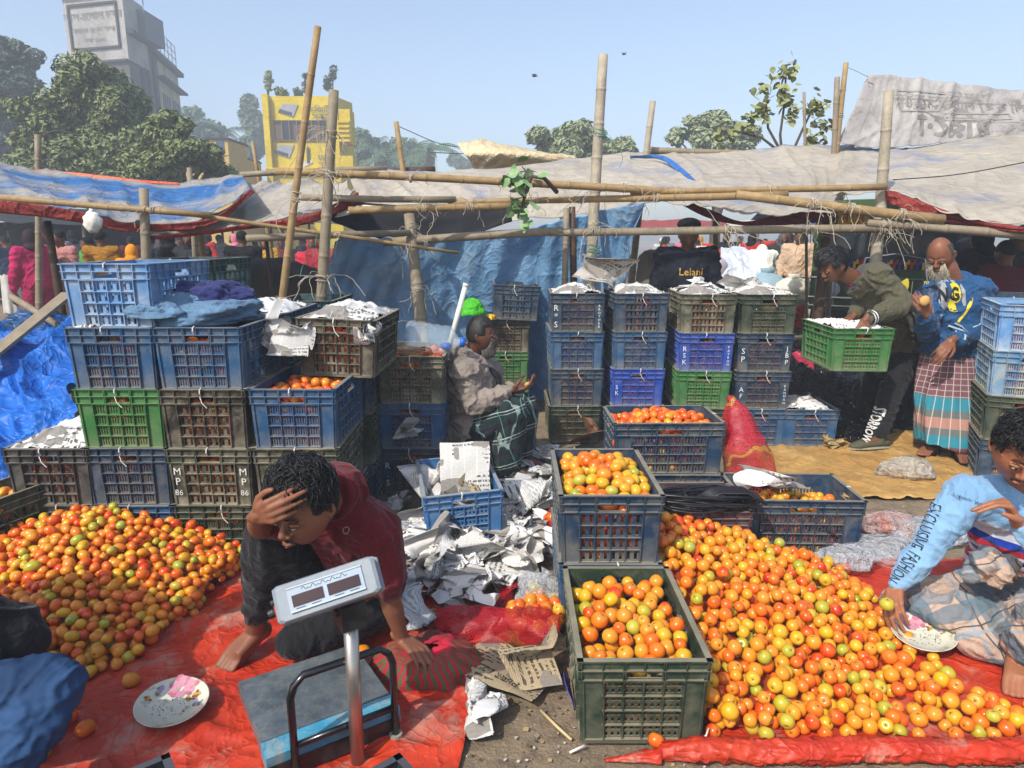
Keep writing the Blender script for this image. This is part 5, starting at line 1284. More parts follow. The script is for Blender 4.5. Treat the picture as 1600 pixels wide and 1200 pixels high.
# ======== A: squatting man in the maroon polo
def manA():
    t=person('young man in a maroon polo squatting by the scale, one hand on his forehead')
    sk=skinmat('skin_a','80523b')
    hc=P(476,790,1.91); neck=P(526,768,2.10); pel=V((-.60,2.52,.17)); chest=P(556,835,2.28)
    shR=P(474,812,2.13)  # his right, camera left
    shL=P(590,838,2.14)
    hipR=V((-.70,2.47,.15)); hipL=V((-.54,2.42,.14))
    kneeR=P(418,835,2.12); ankR=P(398,985,2.30); toeR=P(347,1040,2.20); toeR.z=.02; ankR.z=max(.085,ankR.z)
    kneeL=G(462,1003,.12); ankL=V((-.62,2.50,.09))
    elR=P(424,800,2.06)+V((-.03,.10,-.0)); wrR=P(420,783,1.93)
    elR=P(402,822,2.03); wrR=P(402,806,1.82)
    elL=P(608,930,2.16); wrL=P(628,998,2.20); 
    Mh=orient(V((-.42,-.84,-.28)),V((-.08,-.28,.93)))
    b=MB(); L=add_head(b,hc,Mh,1.07)
    b.tube([neck,(neck+hc)/2+V((.0,.02,-.02)),L(0,-.03,-.03)],[.060,.056,.055],14,round_=True)
    torso(b,pel,chest,neck,shR,shL,hipR,hipL,1.)
    limb(b,shR,elR+V((0,.03,-.02)),wrR,(.048,.038,.024)); limb(b,shL,elL,wrL,(.047,.036,.024))
    hd=(P(455,790,1.70)-wrR); hand(b,wrR,hd,V((.25,.95,.0)),1,(.75,.7,.75,.8),(.2,.3),.95)
    hand(b,wrL,P(655,1018,2.15)-wrL,V((0,-.1,-1)),1,(.45,.5,.55,.6),(.5,.5),1.03)
    limb(b,hipR,kneeR,ankR,(.085,.058,.034)); foot(b,ankR,toeR,1.05,sole=.008)
    limb(b,hipL,kneeL,ankL,(.085,.058,.036)); foot(b,ankL,ankL+V((.12,.10,-.04)),1.,sole=.01)
    part('body',b,t,sk,.0042)
    face_parts(L,Mh,t,1.07,mous=.5); 
    hair(L,Mh,t,'curly',3400,.085,seed=4,s=1,vol=1.9,thick=.0014)
    mar=fabric('maroon_cotton','5e121b',var=.12)
    s=MB(); torso(s,pel+V((0,.01,.06)),chest,neck-V((0,-.01,.015)),shR,shL,hipR,hipL,.96,.018)
    s.tube([shR,shR+(elR-shR)*.5],[.070,.066],14,round_=True); s.tube([shL,shL+(elL-shL)*.45,shL+(elL-shL)*.72],[.074,.074,.070],16,round_=True)
    s.tube([neck-(hc-neck)*.3,neck+(hc-neck)*.10,neck+(hc-neck)*.30],[.088,.082,.074],16)
    sh=part('polo_shirt',s,t,mar,.007,wrinkle(.010,7,(1,1,.5),3),it=5)
    c=MB(); M=orient((chest-neck).cross(V((1,0,0)))*-1,(hc-neck)); 
    for k in range(1): 
        nn=(hc-neck).normalized(); x,y=frame(nn); ps=[neck+nn*.045+x*math.cos(a)*.074+y*math.sin(a)*.074 for a in [i*2*PI/24+.9 for i in range(22)]]; c.tube(ps,.015,8,fl=1.)
    part('collar',c,t,mar,.005,it=4)
    e=MB(); q=P(517,858,2.03); x,y=V((1,-.1,0)),V((0,0,1)); 
    tb_=bvh(sh.data); 
    ps=[]
    for i in range(15):
        a=i*2*PI/14; p=P(517,860,1.9)+V((.011*math.cos(a)+.006*math.sin(a),0,.015*math.sin(a))); h=tb_.ray_cast(p,V((0,1,-.1))); ps.append(h[0]+h[1]*.003 if h[0] is not None else p+V((0,.2,0)))
    e.tube(ps,.0018,5,cap=False); e.build('chest_emblem',mat('emblem_cream','b58a78',.6,bump=0),t)
    tr=MB(); tr.ell(pel+V((0,0,.01)),(.165,.14,.14),None); limb(tr,hipR,kneeR,ankR+(kneeR-ankR)*.20,(.092,.072,.050)); limb(tr,hipL,kneeL,ankL,(.09,.070,.055))
    part('trousers',tr,t,black_tr,.008,wrinkle(.008,8,(1,1,.6),7),it=4)
manA()
# ======== B: seated man with the pale blue sweater
def sweater(plain=False):
    t=MT('sweater'); z=t.sep()[2]; x=t.sep()[0]
    base=t.mix(t.ramp(t.noise(6,3),.3,.7),lin('6d93b4'),lin('7fa6c6'))
    zz=t.ma('ADD',z,t.ma('ADD',t.ma('MULTIPLY',t.ma('SUBTRACT',x,1.95),.22),t.ma('MULTIPLY',t.ma('SINE',t.ma('MULTIPLY',x,14.)),.010)))
    r=t.N('ValToRGB',{'Fac':t.mr(zz,.17,.53)}); r.color_ramp.interpolation='CONSTANT'; e=r.color_ramp.elements
    W_=lin('c9c9d6');B_=lin('123a9c');Rr=lin('b0222c'); lb=lin('6d93b4')
    st=[(0,W_),(.06,B_),(.13,W_),(.20,Rr),(.30,W_),(.36,B_),(.42,W_),(.47,Rr),(.55,B_),(.64,W_),(.84,lb)]
    e[0].position=0;e[0].color=st[0][1];e[1].position=st[1][0];e[1].color=st[1][1]
    for p,c in st[2:]: q=e.new(p); q.color=c
    m=t.ma('GREATER_THAN',.53,zz); top=t.ma('GREATER_THAN',zz,.46)
    k=t.mix(t.ma('MULTIPLY',m,t.ma('SUBTRACT',1.,top)),base,r.outputs[0]); t.col(base if plain else k).set(Roughness=.85); t.b.inputs['Sheen Weight'].default_value=.2; t.b.inputs['Specular IOR Level'].default_value=.2
    fold(t,.014); return t.m
def plaid(name,base,lines,scale=1.,rot=(0,0,0),jit=.03,swirl=0.,rough=.9):
    """lines: list of (axis, period, offset, width, colour, strength)"""
    t=MT(name); v=t.map(rot=rot)
    if swirl: v=t.N('VectorMath',{0:v,1:t.N('VectorMath',{0:t.N('TexNoise',{'Vector':t.tc.outputs['Object'],'Scale':5.,'Detail':2}).outputs[1],1:(swirl,)*3},operation='MULTIPLY').outputs[0]},operation='ADD').outputs[0]
    s=t.sep(v); k=t.mix(t.ramp(t.noise(7,3),.3,.7),tuple(x*.9 for x in lin(base)[:3])+(1,),lin(base))
    for ax,per,off,w,c,a in lines:
        f=t.ma('FRACT',t.ma('ADD',t.ma('DIVIDE',s[ax],per),off)); k=t.mix(t.ma('MULTIPLY',t.ma('LESS_THAN',t.ma('ABSOLUTE',t.ma('SUBTRACT',f,.5)),w/per/2),a),k,lin(c))
    t.col(k).set(Roughness=rough); t.b.inputs['Specular IOR Level'].default_value=.2; t.b.inputs['Sheen Weight'].default_value=.1; fold(t); return t.m
lungiB=plaid('lungi_plaid','b39a88',[(0,.22,.0,.060,'4f6672',.75),(0,.22,.34,.012,'8a949a',.9),(0,.22,.22,.006,'2b4354',.9),(2,.20,.2,.055,'4f6672',.75),(2,.20,.55,.010,'8a949a',.9),(2,.20,.45,.005,'2b4354',.9),(1,.21,.1,.05,'587080',.6)],rot=(.5,.35,.5),swirl=.10)
def manB():
    t=person('young man in a light blue striped sweater sitting cross-legged, hand at his chin')
    sk=skinmat('skin_b','986244')
    s=1.0
    hc=P(1594,703,2.36); neck=P(1615,758,2.48)+V((0,.02,.0)); chest=P(1602,828,2.56); pel=V((2.12,2.64,.12))
    shR=P(1510,772,2.52); shL=P(1712,785,2.44); elR=P(1444,862,2.48); wrR=P(1400,916,2.46); elL=P(1655,885,2.14); wrL=P(1590,815,2.20)
    hipR=V((2.02,2.58,.12)); hipL=V((2.24,2.56,.12)); kneeR=G(1455,935,.11); ankR=V((1.98,2.26,.07)); kneeL=P(1665,910,2.08); kneeL.z=.33; ankL=P(1592,1030,2.17); toeL=P(1592,1088,2.05); toeL.z=.02; ankL.z=max(.08,ankL.z)
    Mh=orient(V((-.28,-.80,-.50)),V((-.02,-.50,.86)))
    b=MB(); L=add_head(b,hc,Mh,1.08)
    b.tube([neck-V((0,0,.03)),(neck+hc)/2+V((0,.03,-.01)),L(0,-.035,-.03)],[.062,.058,.058],14,round_=True)
    torso(b,pel,chest,neck,shR,shL,hipR,hipL,1.05)
    limb(b,shR,elR,wrR,(.050,.038,.026)); limb(b,shL,elL,wrL,(.050,.040,.026))
    hand(b,wrR,P(1395,945,2.40)-wrR,V((.55,.2,-.55)),-1,(.65,.7,.75,.8),(.6,.5),1.02)
    hand(b,wrL,P(1562,768,2.20)-wrL,V((-.2,.15,-1)),1,(1.0,1.1,1.3,1.4),(.15,.5),1.0)
    limb(b,hipR,kneeR,ankR,(.09,.062,.04)); limb(b,hipL,kneeL,ankL,(.09,.062,.042)); foot(b,ankL,toeL,1.12,sole=.008)
    part('body',b,t,sk,.0042)
    nb=MB()
    face_parts(L,Mh,t,1.08,mous=.45); hair(L,Mh,t,'curly',3600,.085,seed=9,vol=1.9,thick=.0015,s=1.05)
    sm_=sweater(); q=MB(); torso(q,pel+V((0,0,.10)),chest,neck-V((0,0,.01)),shR,shL,hipR,hipL,1.05,.020)
    swt=part('sweater',q,t,sm_,.0065,wrinkle(.008,7,(1,1,.6),13),it=5)
    q=MB(); limb(q,shR,elR,wrR+(elR-wrR)*.10,(.074,.056,.038),16); sw=part('sleeve',q,swt,sweater(True),.006,wrinkle(.007,8,(1,1,1),14),it=4)
    q=MB(); limb(q,shL,elL,wrL+(elL-wrL)*.2,(.076,.062,.042),16); part('sleeve',q,swt,sweater(True),.006,wrinkle(.007,8,(1,1,1),15),it=4)
    c=MB(); nn=(hc-neck).normalized(); x,y=frame(nn); c.tube([neck+nn*.004+x*math.cos(a)*.072+y*math.sin(a)*.072 for a in [i*2*PI/24 for i in range(25)]],.012,8,cap=False); part('collar',c,t,mat('collar_red','b01824',.8),.005,it=3)
    tb_=bvh(sw.data); tb2=bvh(swt.data); tx=mat('print_navy','18222f',.7,bump=0); d=(elR-shR).normalized(); 
    def along(s_,a,b_,size,back,off=0,m=tx,sx=1.,bold=0.):
        a,b_=V(a),V(b_); return put_text(s_,size,(a+b_)/2,b_-a,(b_-a).cross(V((0,-1,.25)))*-1,m,t,tb2 if size<.03 else tb_,back=back,off=.007,sx=sx,bold=bold)
    along('EXCLUSIVE',P(1482,792,2.42),P(1450,862,2.38),.044,.3,sx=.9); along('FASHION',P(1446,872,2.38),P(1412,918,2.36),.042,.3,sx=.8)
    along('C. FASHION WEAR EXCLUSIVE',P(1512,778,2.40),P(1572,803,2.40),.016,.4,sx=.95)
    lg=MB(); lg.ell(pel+V((0,-.02,-.02)),(.23,.19,.13),None,24,14); limb(lg,hipR+V((0,0,.0)),kneeR,ankR+V((0,.03,.0)),(.11,.085,.07),18); limb(lg,hipL,kneeL,ankL+(kneeL-ankL)*.30,(.12,.10,.080),18)
    lg.tube([kneeR+V((.05,.05,-.06)),(kneeR+ankR)/2+V((-.02,-.02,-.06)),ankR+V((.0,-.03,-.03)),ankL+V((-.10,.10,.0))],[.05,.065,.065,.05],16,round_=True)
    lg.ell((kneeR+kneeL)/2+V((.02,.14,-.10)),(.22,.18,.09),None,20,12)
    lu=part('lungi',lg,t,lungiB,.008,wrinkle(.016,6,(1,1,1),31,.5),it=3); 
    for v in lu.data.vertices:
        if v.co.z<.012: v.co.z=.012+.2*abs(v.co.z-.012)*0
    g_s=crease_fold(.022,6.,41); sk_=sheet([[G(1372,938,.012),G(1420,968,.012),G(1490,1003,.012),G(1550,1028,.012),G(1600,1010,.012),G(1700,1010,.012)],[G(1380,925,.05),G(1430,945,.05),G(1500,970,.06),G(1560,985,.07),G(1610,985,.1),G(1700,980,.1)],[G(1400,905,.08),G(1450,915,.09),G(1510,935,.11),G(1570,945,.12),G(1620,940,.14),G(1700,940,.14)]],90,26,None)
    sk_.v=[(x_,y_,z_+abs(g_s(0,0,(x_,y_,0)))) for x_,y_,z_ in sk_.v]; solid(sk_.build('lungi_hem',lungiB,t,True),.003)
    kn=MB(); kp=P(1548,885,2.34)
    for i in range(5): a=i*1.25; kn.ell(kp+V((.05*math.cos(a),.03*math.sin(a),.025*math.sin(a*2))),(.055,.045,.04),Matrix.Rotation(a,3,'Y'))
    part('lungi_knot',kn,t,lungiB,.006,wrinkle(.010,10,(1,1,1),5),it=3)
    # tomato in his hand
    o=obj('tomato',TMESH['green','r'][0]); o.location=wrR+(P(1386,944,2.36)-wrR)*1.0; tag(o,'green tomato held in the hand of the man in the light blue sweater','tomato')
manB()
# ======== C: man in the olive jacket carrying a crate
def shoe(par,ank,toe,m,sm_,w=.048,nm='shoe',h=.07):
    ank,toe=V(ank),V(toe); f=(toe-ank); f.z=0; f.normalize(); heel=ank-f*.06; z0=toe.z; b=MB()
    b.tube([V((heel.x,heel.y,z0+.042)),V((ank.x,ank.y,z0+.05)),V((ank.x,ank.y,z0+.045))+(f*.10),toe-f*.05+V((0,0,.035)),toe-f*.01+V((0,0,.028))],[.036,.042,.043,.042,.030],16,fl=.82,round_=True)
    b.tube([V((ank.x,ank.y,z0+.05)),V((ank.x,ank.y,z0+.115))],[.042,.042],14,round_=True)
    o=part(nm,b,par,m,.005,it=3); s=MB(); s.tube([V((heel.x,heel.y,z0+.010))-f*.01,V((ank.x,ank.y,z0+.012)),V((ank.x,ank.y,z0+.012))+f*.10,toe+V((0,0,.012))],[.036,.042,.046,.032],16,fl=.35,round_=True); part('sole',s,o,sm_,.005,it=2)
    s=MB(); 
    for i in range(4): c=V((ank.x,ank.y,z0+.098-.006*i))+f*(.045+.022*i); sd=f.cross(V((0,0,1))); s.tube([c-sd*.028-V((0,0,.008)),c+V((0,0,.004)),c+sd*.028-V((0,0,.008))],.0028,5)
    s.build('laces',mat('laces_olive','4c5240',.8,bump=0),o); return o
def manC():
    t=person('man in an olive hooded jacket bending to lift a green crate, black trousers lettered STORROW')
    sk=skinmat('skin_c','6e4630')
    hc=P(1302,416,5.0); neck=P(1340,440,5.05); shR=P(1352,440,5.28); shL=P(1372,432,4.86); chest=P(1375,460,5.08); pel=P(1405,548,5.25)
    wrL=P(1352,500,4.66); elL=P(1408,462,4.72); elL=P(1412,476,4.78); wrR=P(1335,492,5.02); elR=P(1350,470,5.3)
    hipL=pel+V((.0,-.10,-.02)); hipR=pel+V((-.02,.10,-.02)); kneeL=P(1390,618,4.98); ankL=P(1372,700,4.90); ankL.z=.10; toeL=P(1330,716,4.86); toeL.z=.012; kneeR=P(1362,612,5.3); ankR=P(1345,672,5.45); ankR.z=.1; toeR=ankR+V((-.18,-.05,-.085))
    Mh=orient(V((-.86,-.22,-.44)),V((-.42,-.10,.90)))
    b=MB(); L=add_head(b,hc,Mh,1.02); b.tube([neck,(neck+hc)/2,L(0,-.03,-.03)],[.06,.056,.055],14,round_=True)
    torso(b,pel,chest,neck,shR,shL,hipR,hipL,1.); limb(b,shL,elL,wrL,(.05,.04,.026)); limb(b,shR,elR,wrR,(.05,.04,.026))
    hand(b,wrL,V((-.35,-.15,-.8)),V((-.2,-.6,.1))*-1,1,(.5,.55,.6,.6),(.3,.4),1.05); hand(b,wrR,V((-.8,-.2,-.5)),V((0,0,-1)),-1,(.6,.6,.6,.6),(.3,.4),1.05)
    limb(b,hipL,kneeL,ankL,(.09,.06,.04)); limb(b,hipR,kneeR,ankR,(.09,.06,.04)); foot(b,ankL,toeL,1.,sole=.02); foot(b,ankR,toeR,1.,sole=.02); part('body',b,t,sk,.006)
    face_parts(L,Mh,t,1.02,mous=.3); hair(L,Mh,t,'straight',2200,.075,seed=12,vol=1.7,thick=.0026)
    ol=fabric('olive_jacket','4e4b38',rough=.7,bs=200); j=MB(); torso(j,pel+V((-.01,0,.05)),chest,neck-V((0,0,.02)),shR,shL,hipR,hipL,1.,.038)
    limb(j,shL,elL,wrL+(elL-wrL)*.12,(.080,.072,.048),18); limb(j,shR,elR,wrR+(elR-wrR)*.12,(.08,.07,.048),18)
    ja=part('jacket',j,t,ol,.010,wrinkle(.015,7,(1,1,1),2),it=5)
    h=MB(); hd=neck+V((.07,.0,.06)); h.tube([neck+V((-.02,-.10,.0)),neck+V((.07,-.085,.065)),neck+V((.13,0,.085)),neck+V((.07,.085,.07)),neck+V((-.02,.1,.0))],[.03,.05,.062,.05,.03],14,round_=True); h.ell(neck+V((.12,0,.05)),(.10,.10,.06),None)
    part('hood',h,ja,ol,.009,wrinkle(.008,9,(1,1,1),6),it=4)
    c=MB(); nn=(hc-neck).normalized(); x,y=frame(nn); c.tube([neck+nn*.03+x*math.cos(a)*.068+y*math.sin(a)*.068 for a in [i*2*PI/20 for i in range(21)]],.014,8,cap=False); c.build('blue_collar',mat('denim_collar','2c4668',.8),t,True)
    c=MB(); c.tube([neck+nn*.048+x*math.cos(a)*.060+y*math.sin(a)*.060 for a in [i*2*PI/20 for i in range(21)]],.010,8,cap=False); c.build('red_collar',mat('collar_maroon','6a1420',.8),t,True)
    c=MB(); d=(elL-wrL).normalized(); x,y=frame(d); w0=wrL+d*.03
    for k,(rr,mm) in enumerate(((.046,0),(.048,1),(.0475,0),(.048,1),(.049,0))): c.tube([w0+d*(k*.011),w0+d*(k*.011+.010)],rr,16,m=mm)
    c.build('cuff',[mat('knit_black','141414',.9),mat('knit_white','c8c8c8',.9)],ja)
    c=MB(); ax=(pel-chest).normalized(); w0=pel+V((.0,0,-.03))
    tr=MB(); tr.ell(pel+V((0,0,-.02)),(.15,.17,.14),None); limb(tr,hipL,kneeL,ankL+V((0,0,.05)),(.105,.082,.060)); limb(tr,hipR,kneeR,ankR+V((0,0,.04)),(.105,.082,.065))
    tp=part('trousers',tr,t,black_tr,.010,wrinkle(.010,8,(1,1,1.3),17),it=4)
    tb_=bvh(tp.data); a,c2=P(1390,638,4.8),P(1371,688,4.72); put_text('STORROW',.092,(a+c2)/2,c2-a,(c2-a).cross(V((0,-1,0)))*-1,mat('print_white','c4c4c0',.7,bump=0),t,tb_,back=.3,off=.004,bold=.003,sx=.62)
    shoe(t,ankL,toeL,mat('shoe_olive','4a4c38',.8),mat('shoe_sole','8d8974',.8)); shoe(t,ankR,toeR,mat('shoe_olive','4a4c38',.8),mat('shoe_sole','8d8974',.8))
manC()
# ======== D: bearded man in the blue jacket
def manD():
    t=person('bald bearded man in a blue jacket and checked lungi standing with bread in hand')
    sk=skinmat('skin_d','7a4d36'); Y=4.85
    hc=P(1469,398,Y); neck=P(1490,440,Y+.04); chest=P(1495,480,Y+.05); pel=P(1485,565,Y+.05)
    shR=P(1455,462,Y-.0); shL=P(1530,454,Y+.08); elR=P(1448,518,Y-.10); wrR=P(1449,492,Y-.27); elL=P(1538,516,Y-.02); wrL=P(1487,532,Y-.24)
    hipR=pel+V((-.10,0,-.03)); hipL=pel+V((.10,0,-.03)); ankR=P(1462,690,Y-.05); ankR.z=.085; ankL=P(1497,700,Y-.15); ankL.z=.085; kneeR=(hipR+ankR)/2+V((0,-.05,0)); kneeL=(hipL+ankL)/2+V((0,-.04,0)); toeR=ankR+V((-.16,-.12,-.07)); toeL=ankL+V((-.06,-.2,-.07))
    Mh=orient(V((-.62,-.60,-.50)),V((-.35,-.30,.88)))
    b=MB(); L=add_head(b,hc,Mh,1.08); b.tube([neck,(neck+hc)/2+V((.01,0,0)),L(0,-.03,-.03)],[.062,.06,.06],14,round_=True)
    torso(b,pel,chest,neck,shR,shL,hipR,hipL,1.08); limb(b,shR,elR,wrR,(.05,.04,.027)); limb(b,shL,elL,wrL,(.05,.04,.027))
    hand(b,wrR,V((-.45,-.25,.45)),V((-.5,-.1,.6)),-1,(.9,.85,.8,.8),(.6,.6),1.0); hand(b,wrL,V((-.65,-.35,-.55)),V((-.1,.5,-.6)),1,(.5,.55,.6,.6),(.3,.3),1.08)
    limb(b,hipR,kneeR,ankR,(.09,.06,.042)); limb(b,hipL,kneeL,ankL,(.09,.06,.042)); foot(b,ankR,toeR,1.05,sole=.02); foot(b,ankL,toeL,1.05,sole=.02); part('body',b,t,sk,.006)
    face_parts(L,Mh,t,1.08,hair=hairg,mous=0); beard(L,Mh,t,beardw,1900,.075,low=-.34)
    side=lambda d:(.62 if d.y>-.0 and abs(d.x)<.75 else (-.1 if d.y<.25 else .9)) if abs(d.x)<.8 or d.y>.3 else -.05
    hair(L,Mh,t,'straight',1100,.012,hairg,line=lambda d: (2 if (d.z>.70-.5*max(0,-d.y) or d.y>.22) else (-.15 if d.y<.0 else .0)),seed=5,vol=.1,cap=.25,thick=.0018)
    bj=fabric('blue_jacket','15456f',rough=.6,bs=150,var=.08); j=MB(); torso(j,pel+V((0,0,.07)),chest,neck-V((0,0,.02)),shR,shL,hipR,hipL,1.04,.045); j.ell(pel+V((-.01,-.02,.12)),(.21,.165,.15),None)
    limb(j,shR,elR,wrR+(elR-wrR)*.15,(.082,.072,.048),18); limb(j,shL,elL,wrL+(elL-wrL)*.15,(.085,.074,.050),18)
    ja=part('jacket',j,t,bj,.010,wrinkle(.013,7,(1,1,1),22),it=5); tb_=bvh(ja.data)
    h=MB(); h.tube([neck+V((-.09,-.02,-.01)),neck+V((-.06,.09,.03)),neck+V((.05,.13,.04)),neck+V((.13,.06,.02)),neck+V((.10,-.07,-.02))],[.03,.045,.05,.045,.03],14,round_=True); part('hood',h,ja,bj,.009,wrinkle(.006,9,(1,1,1),6),it=4)
    def T(s,u,v,sz,m,bold=0.,sx=1.,dx=(1,.1,0),up=(0,0,1)): put_text(s,sz,P(u,v,Y-.13),dx,up,m,t,tb_,back=.25,off=.005,bold=bold,sx=sx)
    yl=mat('print_yellow','c9b52a',.7,bump=0); gy=mat('print_grey','8f9398',.7,bump=0); bk=mat('print_black','131518',.7,bump=0); pw=mat('print_pale','9fb0bb',.7,bump=0)
    def blob(pts,m,off,nm='print_patch'):
        n=24; P_=[V(P(u,v,Y-.13)) for u,v in pts]; cen=sum(P_,V())/len(P_); mb=MB(); rings=6; vs=[]
        ring=[spl(P_+[P_[0]],i/n) for i in range(n)]
        for k in range(rings+1):
            for q in ring:
                p=cen+(q-cen)*(k/rings); hh=tb_.ray_cast(p+V((0,-.3,0)),V((0,1,0)),.9); vs.append(hh[0]+hh[1]*off if hh[0] is not None else p+V((0,.25,0)))
        fs=[(k*n+i,k*n+(i+1)%n,(k+1)*n+(i+1)%n,(k+1)*n+i) for k in range(rings) for i in range(n)]; mb.add(vs,fs); o=mb.build(nm,m,t,True)
    blob([(1474,445),(1481,440),(1486,447),(1486,480),(1479,485),(1472,478),(1470,460)],gy,.003); blob([(1492,445),(1500,442),(1507,450),(1505,470),(1496,476),(1499,487),(1490,486),(1487,476),(1491,462)],yl,.003); blob([(1508,447),(1513,446),(1513,475),(1508,476)],gy,.003)
    blob([(1441,443),(1451,438),(1452,452),(1444,468),(1441,482),(1436,478),(1439,458)],yl,.003)
    T('N',1479,462,.125,bk,.006,.8); T('G',1497,461,.125,bk,.006,.75); T('4',1443,452,.11,bk,.004,.8); T('CAN BE',1492,439,.030,pw,.001); T('YO',1450,442,.028,yl,.001); T('WEAR',1478,493,.026,pw); T('NOW',1474,497,.018,pw)
    for k in range(3):
        c=MB(); u0,v0=1497+k*6.5,523-k*5; pts=[P(u0-5,v0-6,Y-.2),P(u0+4,v0-1,Y-.2),P(u0+1,v0+6,Y-.2)]; 
        o=strip(pts,.012,pw,t,tb_,'chevron',.005,.1,V((0,-1,0))) 
    strip([P(1519,465,Y-.1),P(1513,485,Y-.14),P(1506,505,Y-.18)],.016,yl,t,tb_,'sleeve_print',.005,.2); strip([P(1543,490,Y-.1),P(1532,503,Y-.1),P(1520,511,Y-.15)],.006,pw,t,tb_,'sleeve_print',.005,.2)
    strip([P(1461,432,Y-.1),P(1457,465,Y-.15),P(1451,500,Y-.15),P(1453,527,Y-.15)],.010,mat('zip','2a3038',.4,bump=0),t,tb_,'zipper',.005,.2)
    strip([P(1468,432,Y-.1),P(1463,465,Y-.15),P(1456,500,Y-.15)],.030,mat('grey_shirt','5a5458',.8),t,tb_,'undershirt',.003,.2)
    # lungi
    m=MT('lungi_d'); s=m.sep(); z=s[2]; r=m.N('ValToRGB',{'Fac':m.mr(z,0,1.0)}); r.color_ramp.interpolation='CONSTANT'; e=r.color_ramp.elements; teal=lin('2f7c8c');gr=lin('5f6664');pk=lin('a3796c');mv=lin('6d4b50')
    st_=[(0,mv),(.11,teal),(.185,gr),(.235,pk),(.31,gr),(.36,teal),(.45,mv)]; e[0].position=0;e[0].color=mv;e[1].position=.11;e[1].color=teal
    for p,c in st_[2:]: q=e.new(p); q.color=c
    ang=m.ma('ARCTAN2',m.ma('SUBTRACT',s[0],pel.x),m.ma('SUBTRACT',pel.y+.02,s[1])); fr=m.ma('FRACT',m.ma('MULTIPLY',ang,5.2)); k=m.mix(m.ma('MULTIPLY',m.ma('LESS_THAN',fr,.10),.6),r.outputs[0],lin('c9c3c0'))
    fz=m.ma('FRACT',m.ma('MULTIPLY',z,24.)); k=m.mix(m.ma('MULTIPLY',m.ma('MULTIPLY',m.ma('LESS_THAN',fz,.14),m.ma('GREATER_THAN',z,.45)),.6),k,lin('b9b0b0')); m.col(k).set(Roughness=.9); m.b.inputs['Specular IOR Level'].default_value=.2; m.bump(m.noise(400,3),.001,.5)
    lg=MB(); N=90;K=40; top=pel.z+.09; bot=.10; cx=(pel.x,(ankR.x+ankL.x)/2+.01); cy=(pel.y,(ankR.y+ankL.y)/2)
    vs=[]
    for j in range(K+1):
        q=j/K; z_=top+(bot-top)*q
        for i in range(N):
            a=2*PI*i/N; rx=.20+.035*math.sin(q*PI*.8)-.01*q; ry=.155+.02*q; fo=(.5*math.sin(a*9+q*2+1.5*math.sin(a*3))+.4*math.sin(a*17+2))*.014*sm(q,.1,.8)+.02*nz((math.cos(a)*1.5,math.sin(a)*1.5,q),2.)
            rr=1+fo/.18; x=cx[0]+(cx[1]-cx[0])*q+math.cos(a)*rx*rr; y=cy[0]+(cy[1]-cy[0])*q+math.sin(a)*ry*rr
            vs.append((x,y,z_+(.03*math.sin(a*2+1)*q if j==K else 0)))
    lg.add(vs,[(j*N+i,j*N+(i+1)%N,(j+1)*N+(i+1)%N,(j+1)*N+i) for j in range(K) for i in range(N)]); o=lg.build('lungi',m.m,t,True); solid(o,.003)
    for a_,to in ((ankR,toeR),(ankL,toeL)):
        f=(to-a_); f.z=0; f.normalize(); sd=f.cross(V((0,0,1))); s=MB(); q=V((a_.x,a_.y,.010)); s.tube([q-f*.07,q+f*.03,q+f*.12,q+f*.20],[.034,.038,.044,.028],14,fl=.3,round_=True)
        sa=s.build('sandal',mat('sandal_black','15120f',.6),t,True); s=MB()
        for d0 in (.02,.11): s.tube([q+f*d0-sd*.045,q+f*(d0+.01)-sd*.03+V((0,0,.055)),q+f*(d0+.01)+sd*.03+V((0,0,.055)),q+f*d0+sd*.045],[.012]*4,8,fl=.4)
        s.build('strap',mat('sandal_black','15120f',.6),sa,True)
    s=MB(); s.ell(wrR+V((-.06,-.05,.10)),(.035,.022,.035),None,12,8,0,lambda p:p*(1+.2*nz(p,2))); o=s.build('bread_piece',mat('bread','c39a58',.9),smooth=True); tag(o,'piece of golden bread in the bearded man\'s hand','bread')
manD()
